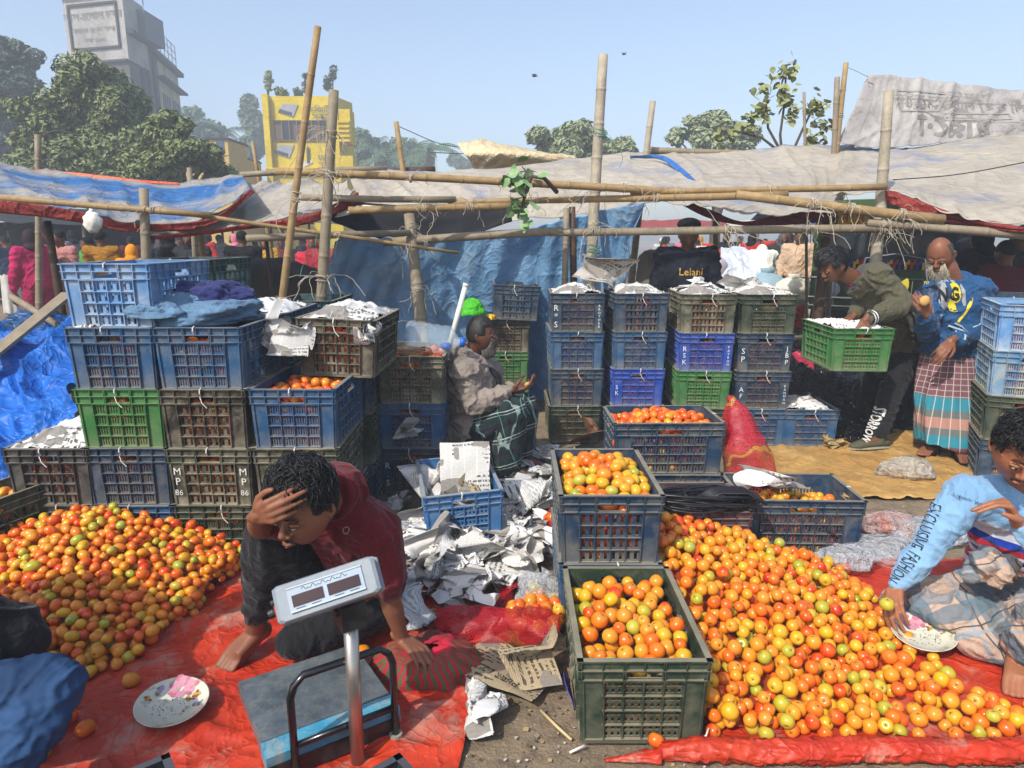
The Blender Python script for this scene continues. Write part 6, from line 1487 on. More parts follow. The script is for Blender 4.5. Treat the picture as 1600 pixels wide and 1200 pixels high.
# ======== E: old man seated
def manE():
    t=person('old grey-bearded man in a taupe hooded jacket and green lungi sitting side-on, holding food')
    sk=skinmat('skin_e','5c3a2a'); Y=4.35
    hc=P(752,524,Y); neck=P(733,560,Y+.03); chest=P(737,600,Y+.03); pel=P(742,665,Y+.05); pel.z=max(pel.z,.25)
    shR=P(725,582,Y-.14); shL=P(765,585,Y+.22); elR=P(738,632,Y-.17); wrR=P(797,612,Y-.14); elL=P(775,635,Y+.2); wrL=P(800,604,Y+.1)
    hipR=pel+V((.02,-.10,0)); hipL=pel+V((.02,.10,0)); kneeR=P(797,640,Y-.12); ankR=P(790,712,Y-.1); ankR.z=.09; kneeL=P(818,635,Y+.16); ankL=P(812,695,Y+.1); ankL.z=.10; toeR=ankR+V((.2,-.03,-.08)); toeL=ankL+V((.2,-.03,-.09))
    Mh=orient(V((.92,-.12,.04)),V((-.06,0,1)))
    b=MB(); L=add_head(b,hc,Mh,1.0); b.tube([neck,(neck+hc)/2,L(0,-.03,-.03)],[.06,.055,.055],14,round_=True)
    torso(b,pel,chest,neck,shL,shR,hipL,hipR,1.) ; limb(b,shR,elR,wrR,(.05,.04,.026)); limb(b,shL,elL,wrL,(.05,.04,.026))
    hand(b,wrR,V((.85,.0,.12)),V((0,.4,.8)),1,(.55,.6,.65,.7),(.6,.5),1.05); hand(b,wrL,V((.85,-.2,.05)),V((0,-.4,.8)),-1,(.5,.5,.6,.6),(.5,.5),1.0)
    limb(b,hipR,kneeR,ankR,(.085,.058,.04)); limb(b,hipL,kneeL,ankL,(.085,.058,.04)); foot(b,ankR,toeR,1.,sole=.02); foot(b,ankL,toeL,1.,sole=.02); part('body',b,t,sk,.0055)
    face_parts(L,Mh,t,1.,hair=hairg,lipc='4a2a24'); beard(L,Mh,t,beardg,1100,.045,low=-.25); hair(L,Mh,t,'short',1500,.03,mat('hair_salt','1d1b1a',.6,bump=0),seed=15,vol=.7,thick=.0022)
    tj=fabric('taupe_jacket','857a70',rough=.75,bs=200); j=MB(); torso(j,pel+V((-.03,0,.06)),chest,neck-V((0,0,.02)),shL,shR,hipL,hipR,1.0,.045); j.ell(pel+V((-.04,0,.0)),(.19,.19,.19),None); limb(j,shR,elR,wrR+(elR-wrR)*.12,(.082,.076,.052),18); limb(j,shL,elL,wrL+(elL-wrL)*.12,(.092,.08,.054),18)
    ja=part('jacket',j,t,tj,.010,wrinkle(.015,7,(1,1,1.2),42),it=5); h=MB(); h.tube([neck+V((.10,-.09,-.02)),neck+V((-.02,-.12,.04)),neck+V((-.10,-.02,.07)),neck+V((-.04,.12,.04)),neck+V((.09,.10,-.02))],[.03,.052,.062,.052,.03],14,round_=True); h.ell(neck+V((-.10,0,.03)),(.07,.11,.10),None); part('hood',h,ja,tj,.009,wrinkle(.007,9,(1,1,1),1),it=4)
    s=MB(); s.tube([neck+V((.10,-.03,-.02)),chest+V((.175,-.04,.06)),chest+V((.19,-.04,-.05)),chest+V((.18,-.04,-.16))],[.03,.034,.034,.03],10,fl=.5); s.build('black_shirt',mat('shirt_pattern','17161c',.8,var=.8,sc=40),t,True)
    s=MB(); 
    gm_=plaid('lungi_green','1f2f2f',[(2,.17,.1,.006,'a9b0ac',.9),(2,.17,.22,.004,'a9b0ac',.8),(2,.17,.62,.03,'241d2c',.9),(0,.15,.2,.005,'5f8f86',.8),(1,.16,.3,.006,'8fa09a',.7)],rot=(.15,.3,.2),swirl=.03)
    limb(s,hipR,kneeR,ankR+V((0,0,.02)),(.115,.10,.105),18); limb(s,hipL,kneeL,ankL+V((0,0,.04)),(.115,.10,.10),18); s.tube([(kneeR+kneeL)/2,(ankR+ankL)/2+V((-.04,0,.08))],[.10,.10],14,round_=True); part('lungi',s,t,gm_,.010,wrinkle(.012,6,(1.2,1.2,.5),8),it=4)
    shoe(t,ankL,toeL,mat('shoe_black','14141a',.6),mat('shoe_black_sole','222228',.7)); shoe(t,ankR,toeR,mat('shoe_black','14141a',.6),mat('shoe_black_sole','222228',.7))
    s=MB(); s.ell(wrR+V((.115,.01,.045)),(.030,.018,.016),None,12,8,0,lambda p:p*(1+.25*nz(p,2))); o=s.build('food_morsel',mat('food_orange','c98a3c',.8),smooth=True); tag(o,'orange morsel of food pinched in the seated old man\'s hand','food')
    # stool
    s=MB(); q=V((pel.x-.02,pel.y,0)); s.bx(-.17,.17,-.17,.17,.12,.145); o=thing('low_stool','low wooden stool under the seated old man','stool',q); s.build('seat',BO,o)
    for a in (-1,1):
        for c in (-1,1): l=MB(); l.bx(a*.14-.015,a*.14+.015,c*.14-.015,c*.14+.015,0,.12); l.build('leg',BO,o)
manE()
random.seed(99)
# ---------------- background people
_sk=[skinmat('skin_g%d'%i,c) for i,c in enumerate(('5e3c28','75492f','4a2e20'))]
def cloth(c,r=.8): return mat('cloth_'+c,c,r,.15,5,bump=.4,bs=60,bd=.006,spec=.2)
_bgc={}
def bgbody(kind,sitting=False):
    """shared meshes: arms down / arms forward / bent"""
    if kind in _bgc: return _bgc[kind]
    z=0 if not sitting else -.42
    hip,ch,nk=V((0,0,.92)),V((0,.02,1.22)),V((0,0,1.42)); hd=V((0,.03,1.56)); s=[V((-.18,0,1.38)),V((.18,0,1.38))]
    if kind=='down': el=[V((-.25,.02,1.10)),V((.25,.02,1.10))]; wr=[V((-.25,.10,.86)),V((.25,.10,.86))]
    elif kind=='fwd': el=[V((-.26,.08,1.12)),V((.26,.08,1.12))]; wr=[V((-.10,.32,1.10)),V((.12,.30,1.12))]
    else: 
        ch,nk,hd=V((0,.22,1.14)),V((0,.40,1.24)),V((0,.54,1.27)); s=[V((-.18,.36,1.22)),V((.18,.36,1.22))]; el=[V((-.22,.42,.98)),V((.22,.42,.98))]; wr=[V((-.12,.60,.86)),V((.12,.6,.86))]
    kn=[V((-.10,.03,.50)),V((.11,-.01,.50))]; an=[V((-.11,0,.08)),V((.12,-.03,.08))]
    M=orient(V((0,1,-.1)) if kind!='bent' else V((0,.8,-.6)),V((0,.1,1)) if kind!='bent' else V((0,.6,.8)))
    b=MB(); L=add_head(b,hd,M,1.); b.tube([nk,hd],[.055,.055],12,round_=True); torso(b,hip,ch,nk,s[0],s[1],hip+V((-.09,0,0)),hip+V((.09,0,0)))
    for i in (0,1): limb(b,s[i],el[i],wr[i],(.05,.04,.028)); hand(b,wr[i],(wr[i]-el[i]),V((0,0,-1)),1 if i else -1); limb(b,hip+V((-.09+.18*i,0,-.03)),kn[i],an[i],(.085,.06,.04)); foot(b,an[i],an[i]+V((0,.2,-.07)),1,sole=.01)
    body=rmesh(b,.012,_sk[0],'body',2)
    j=MB(); torso(j,hip+V((0,0,.06)),ch,nk-V((0,0,.02)),s[0],s[1],hip+V((-.09,0,0)),hip+V((.09,0,0)),1.,.035)
    for i in (0,1): limb(j,s[i],el[i],wr[i]+(el[i]-wr[i])*.1,(.075,.065,.045))
    jk=rmesh(j,.014,_sk[0],'jacket',3,disp=wrinkle(.012,7,(1,1,1),4))
    t=MB(); t.ell(hip+V((0,0,-.02)),(.17,.13,.14))
    for i in (0,1): limb(t,hip+V((-.09+.18*i,0,-.03)),kn[i],an[i]+V((0,0,.02)),(.10,.08,.065))
    tr=rmesh(t,.014,_sk[0],'trousers',3,disp=wrinkle(.01,8,(1,1,1),9))
    l=MB(); l.tube([hip+V((0,0,.05)),V((0,0,.5)),V((0,0,.12))],[.18,.20,.21],24,fl=.8); lu=rmesh(l,.014,_sk[0],'lungi',3,disp=lambda p,n:.015*math.sin(math.atan2(p.y,p.x)*9)*(1-p.z))
    h=MB(); h.ell(hd+M@V((0,-.014,.034)),(.082,.092,.092),M,18,12); hm_=rmesh(h,.010,_sk[0],'hair',1)
    hl=MB(); hl.ell(hd+M@V((0,-.022,.0)),(.098,.095,.135),M,20,14); hl.ell(nk+V((0,-.02,.03)),(.11,.10,.07)); hl=rmesh(hl,.012,_sk[0],'hood',2)
    _bgc[kind]=(body,jk,tr,lu,hm_,hl); return _bgc[kind]
def bgp(label,x,y,rz,kind='down',top='20242c',bot='1c1c20',head='hair',hc='0e0d0c',lungi=False,s=1.,dz=0,group='people in the market behind the stall',sk=0):
    t=thing('person',label,'person',(x,y,dz),R(rz),group); t.scale=(s,s,s); b=bgbody(kind)
    lobj('body',b[0],t,_sk[sk%3]); lobj('jacket' if top[0]!='!' else 'shirt',b[1],t,cloth(top)); 
    lobj('lungi' if lungi else 'trousers',b[3] if lungi else b[2],t,cloth(bot))
    lobj('hair' if head=='hair' else 'hood',b[4] if head=='hair' else b[5],t,cloth(hc)); return t
def at(u,v,Y): p=P(u,v,Y); return p.x,p.y
def BP(label,u,Y,rz,**k): x,y=at(u,375,Y); return bgp(label,x,y,rz,**k)
f_=BP('man in a navy jacket and dark cap standing behind the crate stacks with gold lettering on his chest',1075,5.9,172,top='11151f',bot='15161a',hc='0c0d12',s=1.02)
f_['label']='man in a navy jacket and cap standing behind the crate stacks'
put_text('Lelani',.085,(-.02,.2,1.26),(-1,0,0),(0,0,1),mat('gold_print','b08a2c',.6,bump=0),None,bvh(_bgc['down'][1]),back=.3,off=.006).parent=f_
mb=MB(); mb.ell((0,.02,1.645),(.098,.105,.055),None,18,10); mb.bx(-.06,.06,.08,.19,1.62,1.632); mb.build('cap',cloth('0c0d12'),f_,True)
BP('man in a pale grey hooded jacket with his back turned, leaning over',1192,11.8,-20,kind='bent',top='d6d6cc',bot='2c3a3e',head='hood',hc='d8d8ce',s=1.05)
BP('hooded man facing the camera between the pale jacket and the beige coat',1224,12.4,170,top='2a302c',bot='26282c',head='hood',hc='4a5258')
BP('man in a beige coat and bright red trousers behind the dark timber post',1249,11.6,150,top='c0a488',bot='c82a14',hc='241a16',s=1.02)
BP('man in a black and red hoodie behind the bearded man',1537,6.6,20,top='16161c',bot='1c1c20',hc='101014',head='hood')
BP('man in a dark blue jacket at the right edge of the crowd',1600,6.4,15,top='161b26',bot='1c1c20')
BP('man in a maroon top behind the pale blue crates at the right edge',1578,5.9,10,top='4c1420',bot='1c1c20',s=.92)
BP('woman in a bright magenta puffer jacket at the left edge',48,9.3,60,top='a3164e',bot='8c1440',head='hood',hc='2b1c22',s=1.0)
BP('man in a pink and brown checked shirt beside the magenta jacket',95,9.8,160,top='a3706a',bot='8a6e5c',hc='1c1613')
BP('man in a white and red knitted hat at the left',62,10.4,170,top='1e2c44',bot='20242c',head='hair',hc='c04a3c')
BP('man in a mustard brown jacket with his back turned, left background',156,10.2,5,top='8f6418',bot='2a2420')
BP('child in a green top beside the mustard jacket',138,10.4,150,top='1f8a3c',bot='28303c',s=.95)
BP('person in a bright orange shawl under the left tarp',203,10.0,10,top='d0820e',bot='4c3a2c',head='hood',hc='d0820e',s=.88)
BP('man in a dark grey coat behind the dark teal crate',262,9.3,90,top='1c1c20',bot='1c1e22',head='hood',hc='15151a')
BP('standing figure in a dark grey shawl behind the crates',297,9.3,180,top='25282b',bot='6d6a4c',lungi=True,head='hood',hc='232527')
BP('man in a black jacket farther back left of the leaning bamboo',378,10.2,10,top='0e0f12',bot='5c5a50')
BP('bare-shouldered man sitting low behind the denim jacket',375,6.9,180,top='6b4a36',bot='4c4436',dz=-.52,sk=0)
BP('person in a rose red jacket seen past the grey post',489,9.6,180,top='b02c3c',bot='30222c',head='hood',hc='b02c3c',s=.95)
BP('second person in red behind the rose red jacket',505,9.4,170,top='8a2430',bot='2a2a30',s=.98)
cols=[('dark blue','1c2c48'),('black','121214'),('brown','5a4030'),('white','b5b2aa'),('red','a02420'),('grey','6a6c70'),('green','2c6a3a'),('pink','b86a7c'),('sky blue','5088b0'),('ochre','a87a24'),('maroon','5c1c24'),('teal','1e6068')]
kk=0
for (u0,u1,n,Y0,Y1,w) in ((0,500,26,11,24,'left'),(1010,1300,26,15,28,'right'),(1310,1420,5,12,16,'right')):
    for i in range(n):
        u=u0+(u1-u0)*(i+.5)/n+rnd(-8,8); Y=rnd(Y0,Y1); nm,c=cols[kk%12]; nm2,c2=cols[(kk*5+3)%12]; kk+=1
        BP('distant shopper in a %s top and %s bottoms in the %s market crowd'%(nm,nm2,w),u,Y,rnd(0,360),kind=random.choice(('down','fwd','down','bent')),top=c,bot=c2,head=random.choice(('hair','hair','hood')),hc=random.choice(('0e0d0c','0e0d0c',c)),lungi=random.random()<.3,s=rnd(.92,1.04),group='distant shoppers in the %s market crowd'%w,sk=kk)
# stalls far behind
def stall(label,u,Y,w,h,c,c2,depth=2.5,back=True):
    x,y=at(u,375,Y); t=thing('market_stall',label,'market stall',(x,y,0),0,'market stalls in the background')
    for a in (-1,1):
        for b in (0,1): mb=MB(); mb.tube([(a*w/2,b*depth,0),(a*w/2,b*depth,h+.1*b)],.04,6); mb.build('post',BO,t)
    g=crease_fold(.07,1.3,u); mb=sheet([[(-w/2-.2,-.2,h-.15),(0,-.2,h-.05),(w/2+.2,-.2,h-.15)],[(-w/2-.2,depth*.5,h+.25),(0,depth*.5,h+.3),(w/2+.2,depth*.5,h+.25)],[(-w/2-.2,depth,h),(0,depth,h+.1),(w/2+.2,depth,h)]],16,10,g)
    o=mb.build('canopy',cloth(c,.8),t,True); solid(o,.01)
    if back and u<100: mb=sheet([[(-w/2,depth,0),(0,depth+.1,0),(w/2,depth,0)],[(-w/2,depth,h),(0,depth,h),(w/2,depth,h)]],14,8,g); o=mb.build('dark_backing',cloth(c2,.9),t,True); solid(o,.01)  # near-black sheet imitates the shaded depth under the left roof
    mb=MB(); mb.bx(-w/2+.1,w/2-.1,.1,.9,.65,.7); 
    for a in (-1,1): mb.bx(a*w/2*.8-.03,a*w/2*.8+.03,.15,.85,0,.65)
    mb.build('counter',BK,t); mb=MB()
    for i in range(int(w*5)): mb.ell((rnd(-w/2+.2,w/2-.2),rnd(.15,.8),.75+rnd(0,.15)),(rnd(.08,.2),rnd(.08,.15),rnd(.07,.16)),None,8,6)
    mb.build('goods',cloth(random.choice(('b5a98c','8a3020','3c6a34','c0b8a8'))),t,True)
for a in (('dark canopied stall at the far left',-20,16,4.5,2.0,'2a2c30','141416'),('low dark stall behind the mustard jacket',150,18,4.5,1.95,'4a2a22','18181b'),('grey canopied stall left of the leaning bamboo',300,19,5,2.0,'6a6a66','1a1c20'),('shadowy stall near the grey post',440,18,4.5,2.0,'4c443c','1c1a1c'),
   ('far stall with a red canopy on the right',1045,30,5,2.1,'8a3430','3a3836'),('far stall with a pale canopy on the right',1205,34,6,2.2,'b8b4aa','6a6660'),('far blue canopied stall behind the bearded man',1500,15,7,2.0,'2c4a70','26282e'),('far stall with a brown canopy behind the grey post',560,20,5,2.2,'5c4c3c','222022')): stall(*a)
# sacks
def sack(label,u,Y,z,r,c,i=0,group='sacks in the far market'):
    x,y=at(u,375,Y); mb=MB(); mb.ell((0,0,r*.75),(r*1.1,r*.8,r*.8),None,14,10,0,lambda p:p*(1+.15*nz(p,2,i))); mb.tube([(0,0,r*1.4),(0,0,r*1.75)],[r*.25,r*.4],8)
    tag(mb.build('sack',cloth(c),smooth=True,loc=(x,y,z)),label,'sack',group)
for i in range(60): 
    u=rnd(1005,1330); c,n=random.choice((('d4cebe','off-white'),('b7ab90','tan'),('a8382a','red'),('8aa4b0','pale blue'),('c4b8c0','pinkish white')))
    sack('%s bulging sack among the far goods on the right'%n,u,rnd(11,24),random.choice((0,.2,.5,.8)),rnd(.28,.42),c,i)
for i in range(12): sack('pale sack among the goods under the left tarp',rnd(60,480),rnd(9,13),0,rnd(.22,.32),random.choice(('a89c88','7a8088','8c2f28')),i+50,'sacks under the left tarp')
# pale sheet right of navy man; grey bundles; dark sack pile
heapsheet('pale_sheet','pale bluish white sheet draped over goods behind the crate stacks',[[P(1122,500,11.2),P(1180,500,11.2),P(1245,500,11.2)],[P(1126,440,11.5),P(1180,440,11.5),P(1228,445,11.5)],[P(1126,388,12.4),P(1165,392,12.4),P(1212,425,12.4)],[P(1128,420,13.5),P(1165,420,13.5),P(1210,430,13.5)]],40,30,tarpmat('pale_sheet','cdd4de','d6dce4',sc=2,rough=.6,amp=.02,cs=3),.06,2,7)
heapsheet('sack_pile_cover','brown grey sheet over a pile left of the navy-jacketed man',[[P(990,520,7.2),P(1020,520,7.1),P(1050,520,7.2)],[P(990,450,7.3),P(1020,445,7.2),P(1050,450,7.3)],[P(1000,400,7.8),P(1022,388,7.8),P(1050,398,7.8)],[P(1000,430,8.5),P(1022,430,8.5),P(1050,430,8.5)]],30,30,cloth('6a6354'),.05,2.2,2)
heapsheet('earth_bank_cover','dark brown cloth heap behind the left stacks',[[P(385,520,6.4),P(430,520,6.4),P(500,520,6.4)],[P(385,440,6.6),P(430,430,6.6),P(500,450,6.6)],[P(385,415,7.4),P(430,408,7.4),P(500,425,7.4)],[P(385,460,8),P(430,460,8),P(500,460,8)]],30,30,cloth('3f3830'),.06,2.2,4)
# decorated truck
def truck():
    o=V(at(1402,375,9.5)+(0,)); t=thing('truck','green goods truck with a painted yellow and red windscreen border behind the timber post','truck',o,R(-30))
    gr_=mat('truck_green','3f5a30',.5,bump=0); w=1.05
    mb=MB(); mb.bx(-w,w,0,1.6,.55,2.1); mb.build('cab',gr_,t); mb=MB(); mb.bx(-w-.1,w+.1,1.7,5,.7,1.9); mb.build('cargo_bed',mat('truck_bed','5a3a24',.8),t)
    mb=MB(); mb.bx(-w+.12,w-.12,-.03,.02,1.15,1.95); ws=mb.build('windscreen',mat('windscreen','2a333c',.1,bump=0),t)
    mb=MB()
    for k in range(26):
        for (x0,z0,dx,dz) in ((-w+.12+k*.07,1.15,.035,.1),(-w+.155+k*.07,1.22,.03,.06)): mb.bx(x0,x0+dx,-.045,-.031,z0,z0+dz,m=k%3)
    for k in range(11):
        for sx in (-w+.12,w-.19): mb.bx(sx,sx+.07,-.045,-.031,1.25+k*.065,1.28+k*.065,m=k%3)
    mb.build('painted_stripe',[mat('paint_y','c9a51c',.5,bump=0),mat('paint_r','a8281c',.5,bump=0),mat('paint_b','1c3c8a',.5,bump=0)],ws)
    mb=MB(); 
    for z in (.62,.74,1.02): mb.tube([(-w,-.14,z),(w,-.14,z)],.022,6)
    for i in range(9): x=-w+.1+i*(2*w-.2)/8; mb.tube([(x,-.14,.62),(x,-.14,1.02)],.012,5)
    mb.tube([(-.4,-.2,1.02),(-.35,-.2,1.3),(0,-.2,1.36),(.35,-.2,1.3),(.4,-.2,1.02)],.016,6); mb.build('guard_rail',mat('chrome','9a9a98',.25,metal=1,bump=0),t)
    for a in (-1,1):
        mb=MB(); mb.ell((a*.75,-.04,.85),(.11,.05,.11),None,14,10); mb.build('headlight',mat('lamp_glass','c0c4c8',.1,bump=0),t,True)
        mb=MB(); mb.tube([(a*.9-.12,.4,.38),(a*.9+.12,.4,.38)],.38,20); mb.build('wheel',mat('tyre','17171a',.9),t,True)
truck()
mb=MB(); mb.bx(-.13,.13,-.01,.01,-.1,.1); yp=mb.build('sign_plate',mat('plate_yellow','c9a21c',.6,bump=0),loc=P(1332,341,6.3)); tag(yp,'small yellow plate with red lettering hanging by the timber post','sign')
o=put_text('নং ৭',.11,(0,-.012,0),(1,0,0),(0,0,1),mat('plate_red','b0301c',.6,bump=0),None); o.parent=yp
# lamps hanging far left
for u,v,c,lab in ((108,459-120+0,'e8eef4','small white lamp lit under the left tarp'),):
    pass
# ======== person at the lower left corner
def manG():
    t=person('person in a black jacket and blue jeans crouching at the lower left corner'); sk=_sk[1]
    kn=P(86,1066,1.66); hip=V((-1.98,1.50,.32)); an=P(-60,1320,1.42); an.z=max(.09,an.z); sh=V((-1.82,1.55,.84)); el=P(15,1000,1.76); wr=V((-1.9,1.95,.25)); ch=V((-2.02,1.62,.72)); nk=V((-1.92,1.66,1.05)); hd=V((-1.86,1.74,1.17))
    M=orient(V((.6,.7,-.3)),V((.1,.2,1))); b=MB(); L=add_head(b,hd,M,1.); b.tube([nk,hd],[.055,.055],12,round_=True); sh2=V((-2.15,1.85,.95)); torso(b,hip,ch,nk,sh2,sh,hip+V((-.05,.1,0)),hip+V((.0,-.08,0)))
    limb(b,sh,el,wr,(.05,.04,.028)); hand(b,wr,V((.1,.8,-.3)),V((0,0,-1)),1); limb(b,sh2,V((-2.2,2.1,.6)),V((-1.95,2.25,.4)),(.05,.04,.028)); limb(b,hip,kn,an,(.09,.06,.04)); foot(b,an,an+V((.15,.15,-.07)),1,sole=.01)
    limb(b,hip+V((0,.2,0)),V((-2.15,1.95,.42)),V((-2.2,1.8,.1)),(.09,.06,.04)); part('body',b,t,sk,.008); hair(L,M,t,'straight',400,.04,seed=8)
    j=MB(); torso(j,hip+V((0,0,.08)),ch,nk-V((0,0,.02)),sh2,sh,hip+V((-.05,.1,0)),hip+V((0,-.08,0)),1.05,.05); limb(j,sh,el,wr,(.095,.095,.06),18); limb(j,sh2,V((-2.2,2.1,.6)),V((-1.95,2.25,.4)),(.085,.075,.05)); part('jacket',j,t,fabric('black_jacket','0e0d12',rough=.7),.009,wrinkle(.012,6,(1,1,1),3),it=4)
    dn=MT('blue_jeans'); k=dn.mix(dn.ramp(dn.noise(4,4),.35,.7),lin('1c3454'),lin('345680')); dn.col(k).set(Roughness=.8); dn.b.inputs['Specular IOR Level'].default_value=.2; dn.bump(dn.noise(700,2),.001,.6)
    q=MB(); q.ell(hip,(.17,.17,.15)); limb(q,hip,kn,an,(.105,.072,.062),18,1.1); limb(q,hip+V((0,.2,0)),V((-2.15,1.95,.42)),V((-2.2,1.8,.1)),(.11,.08,.07)); tr=part('jeans',q,t,dn.m,.008,wrinkle(.010,8,(1,1,1),12),it=4)
manG()
random.seed(303)
# ---------------- weighing scale
def scale():
    c=V((-.635,1.945,0)); rz=math.atan2(1.67-1.85,-.66+.38)+PI; t=thing('weighing_scale','platform weighing scale with a steel column, tilted display head and black guard rail','weighing scale',c,rz)
    stl=MT('brushed_steel'); k=stl.mix(stl.ramp(stl.noise(9,6,rough=.7),.35,.7),lin('5b6872'),lin('8b979e')); k=stl.mix(stl.ma('MULTIPLY',stl.ramp(stl.noise(22,6,rough=.8),.5,.62),.5),k,lin('a3a49c')); stl.col(k).set(Roughness=.38,Metallic=.55); stl.bump(stl.noise(60,4),.002,.3)
    blp=tarpmat('scale_blue_paint','3f8fb0','5aa8c4',sc=6,rough=.5,amp=.002,dirt='a09a84',dsc=9,dlo=.52,dhi=.66,cs=8)
    bkm=mat('scale_black','16171a',.4,dirt='6a655a',da=.3); w,d=.40,.31  # x across, y away
    mb=MB(); mb.bx(-w/2,w/2,-d/2+.03,d/2+.05,.098,.106); mb.bx(-w/2-.002,-w/2+.004,-d/2+.03,d/2+.05,.06,.099);mb.bx(w/2-.004,w/2+.002,-d/2+.03,d/2+.05,.06,.099)
    mb.build('platform',stl.m,t)
    mb=MB(); mb.bx(-w/2-.005,w/2+.005,-d/2-.045,-d/2+.0285,.055,.104); mb.build('blue_housing',blp,t)
    mb=MB(); mb.bx(-w/2+.01,w/2-.01,-d/2-.03,d/2+.04,.03,.06); mb.bx(-w/2,w/2,-d/2-.05,-d/2-.046,.02,.075)
    for a in (-1,1):
        for b in (-1,1): mb.tube([(a*w*.4,b*d*.4,0),(a*w*.4,b*d*.4,.032)],.028,14)
    mb.build('base_frame',bkm,t)
    # guard rail hoop standing on the near side
    y=-d/2-.062; mb=MB(); h=.34; x0,x1=-w/2+.07,w/2-.02; ps=[(x0,y,.02),(x0,y,h-.06),(x0+.012,y,h-.025),(x0+.04,y,h),(x1-.04,y,h),(x1-.012,y,h-.025),(x1,y,h-.06),(x1,y,.02)]
    mb.tube(ps,.0115,12); mb.tube([(x0,y,.125),(x1,y,.125)],.0105,10); mb.build('guard_rail',mat('rail_black','121316',.22,bump=0,spec=.6),t,True)
    for x in (x0,x1): mb=MB(); mb.tube([(x,y,.012),(x,y,.032)],.021,12); mb.build('rail_foot',mat('rubber_grey','8a887c',.7),t)
    ch=MT('column_steel'); ch.col(ch.mix(ch.ramp(ch.noise(5,3),.4,.7),lin('9a948c'),lin('b4aea6'))).set(Roughness=.3,Metallic=.85)
    px0=(x0+x1)/2+.02; mb=MB(); mb.tube([(px0,y-.03,.0),(px0,y-.03,.50)],.021,24); mb.build('column',ch.m,t,True)
    mb=MB(); mb.bx(px0-.035,px0+.035,y-.065,y+.01,.47,.545); mb.tube([(px0-.045,y-.03,.52),(px0+.045,y-.03,.52)],.012,10); mb.build('column_head',bkm,t)
    # display head, tilted to face the camera
    h_=MB(); W2,H2,D2=.135,.047,.05
    prof=[(-1,-.85),(-.9,-1),(.9,-1),(1,-.85),(1,.85),(.9,1),(-.9,1),(-1,.85)]
    def lay(y,k,dz=0): return [(a*W2*k,y,b*H2*k+dz) for a,b in prof]
    L=[lay(-.030,.93),lay(-.024,1.0),lay(.02,1.0),lay(.024,1.05,.004),lay(.032,1.05,.004),lay(.045,.88)]
    vs=[p for l in L for p in l]; fs=[(i*8+j,i*8+(j+1)%8,(i+1)*8+(j+1)%8,(i+1)*8+j) for i in range(5) for j in range(8)]; fs+=[tuple(range(8))[::-1],tuple(range(40,48))]; h_.add(vs,fs)
    hd=h_.build('display_head',mat('head_grey','78838c',.35,var=.08,dirt='b5b0a4',da=.25),t)
    hd.location=(px0-.062,y-.045,.602); hd.rotation_euler=(R(-36),R(-13),R(-18)); hd.scale=(1.04,1.04,1.08); 
    q=MB(); q.bx(-.098,.098,-.034,-.0305,-.028,.030); q.build('bezel',mat('bezel_pale','93a1ae',.3,bump=0),hd)
    q=MB(); 
    for (a,b,c_,d_) in ((-.098,.098,.028,.031),(-.098,.098,-.031,-.028)): q.bx(a,b,-.037,-.0342,c_,d_)
    q.build('bezel_edge',mat('bezel_white','aab4bc',.3,bump=0),hd)
    for a,b in ((-.088,-.008),(.004,.088)):
        q=MB(); q.bx(a,b,-.0368,-.0345,-.018,.010); s=q.build('display_window',mat('display_dark','2c1414',.12,bump=0,spec=.6),hd)
    q=MB(); q.tube([(-.06+.12*i/40,-.0345,.0195+.006*math.sin(i*1.1)*math.sin(i*.37+1)) for i in range(41)],.0007,4)
    for a in (-.07,-.03,.03,.07): q.bx(a-.012,a+.012,-.0348,-.034,-.0245,-.0225)
    q.build('scribbled_marking',mat('print_dk','30363c',.6,bump=0),hd)
    q=MB(); q.tube([(-.145,.0,-.01),(-.158,.0,-.012)],.012,12); q.tube([(-.14,.01,.015),(-.15,.01,.015)],.008,10); q.build('knob',bkm,hd)
scale()
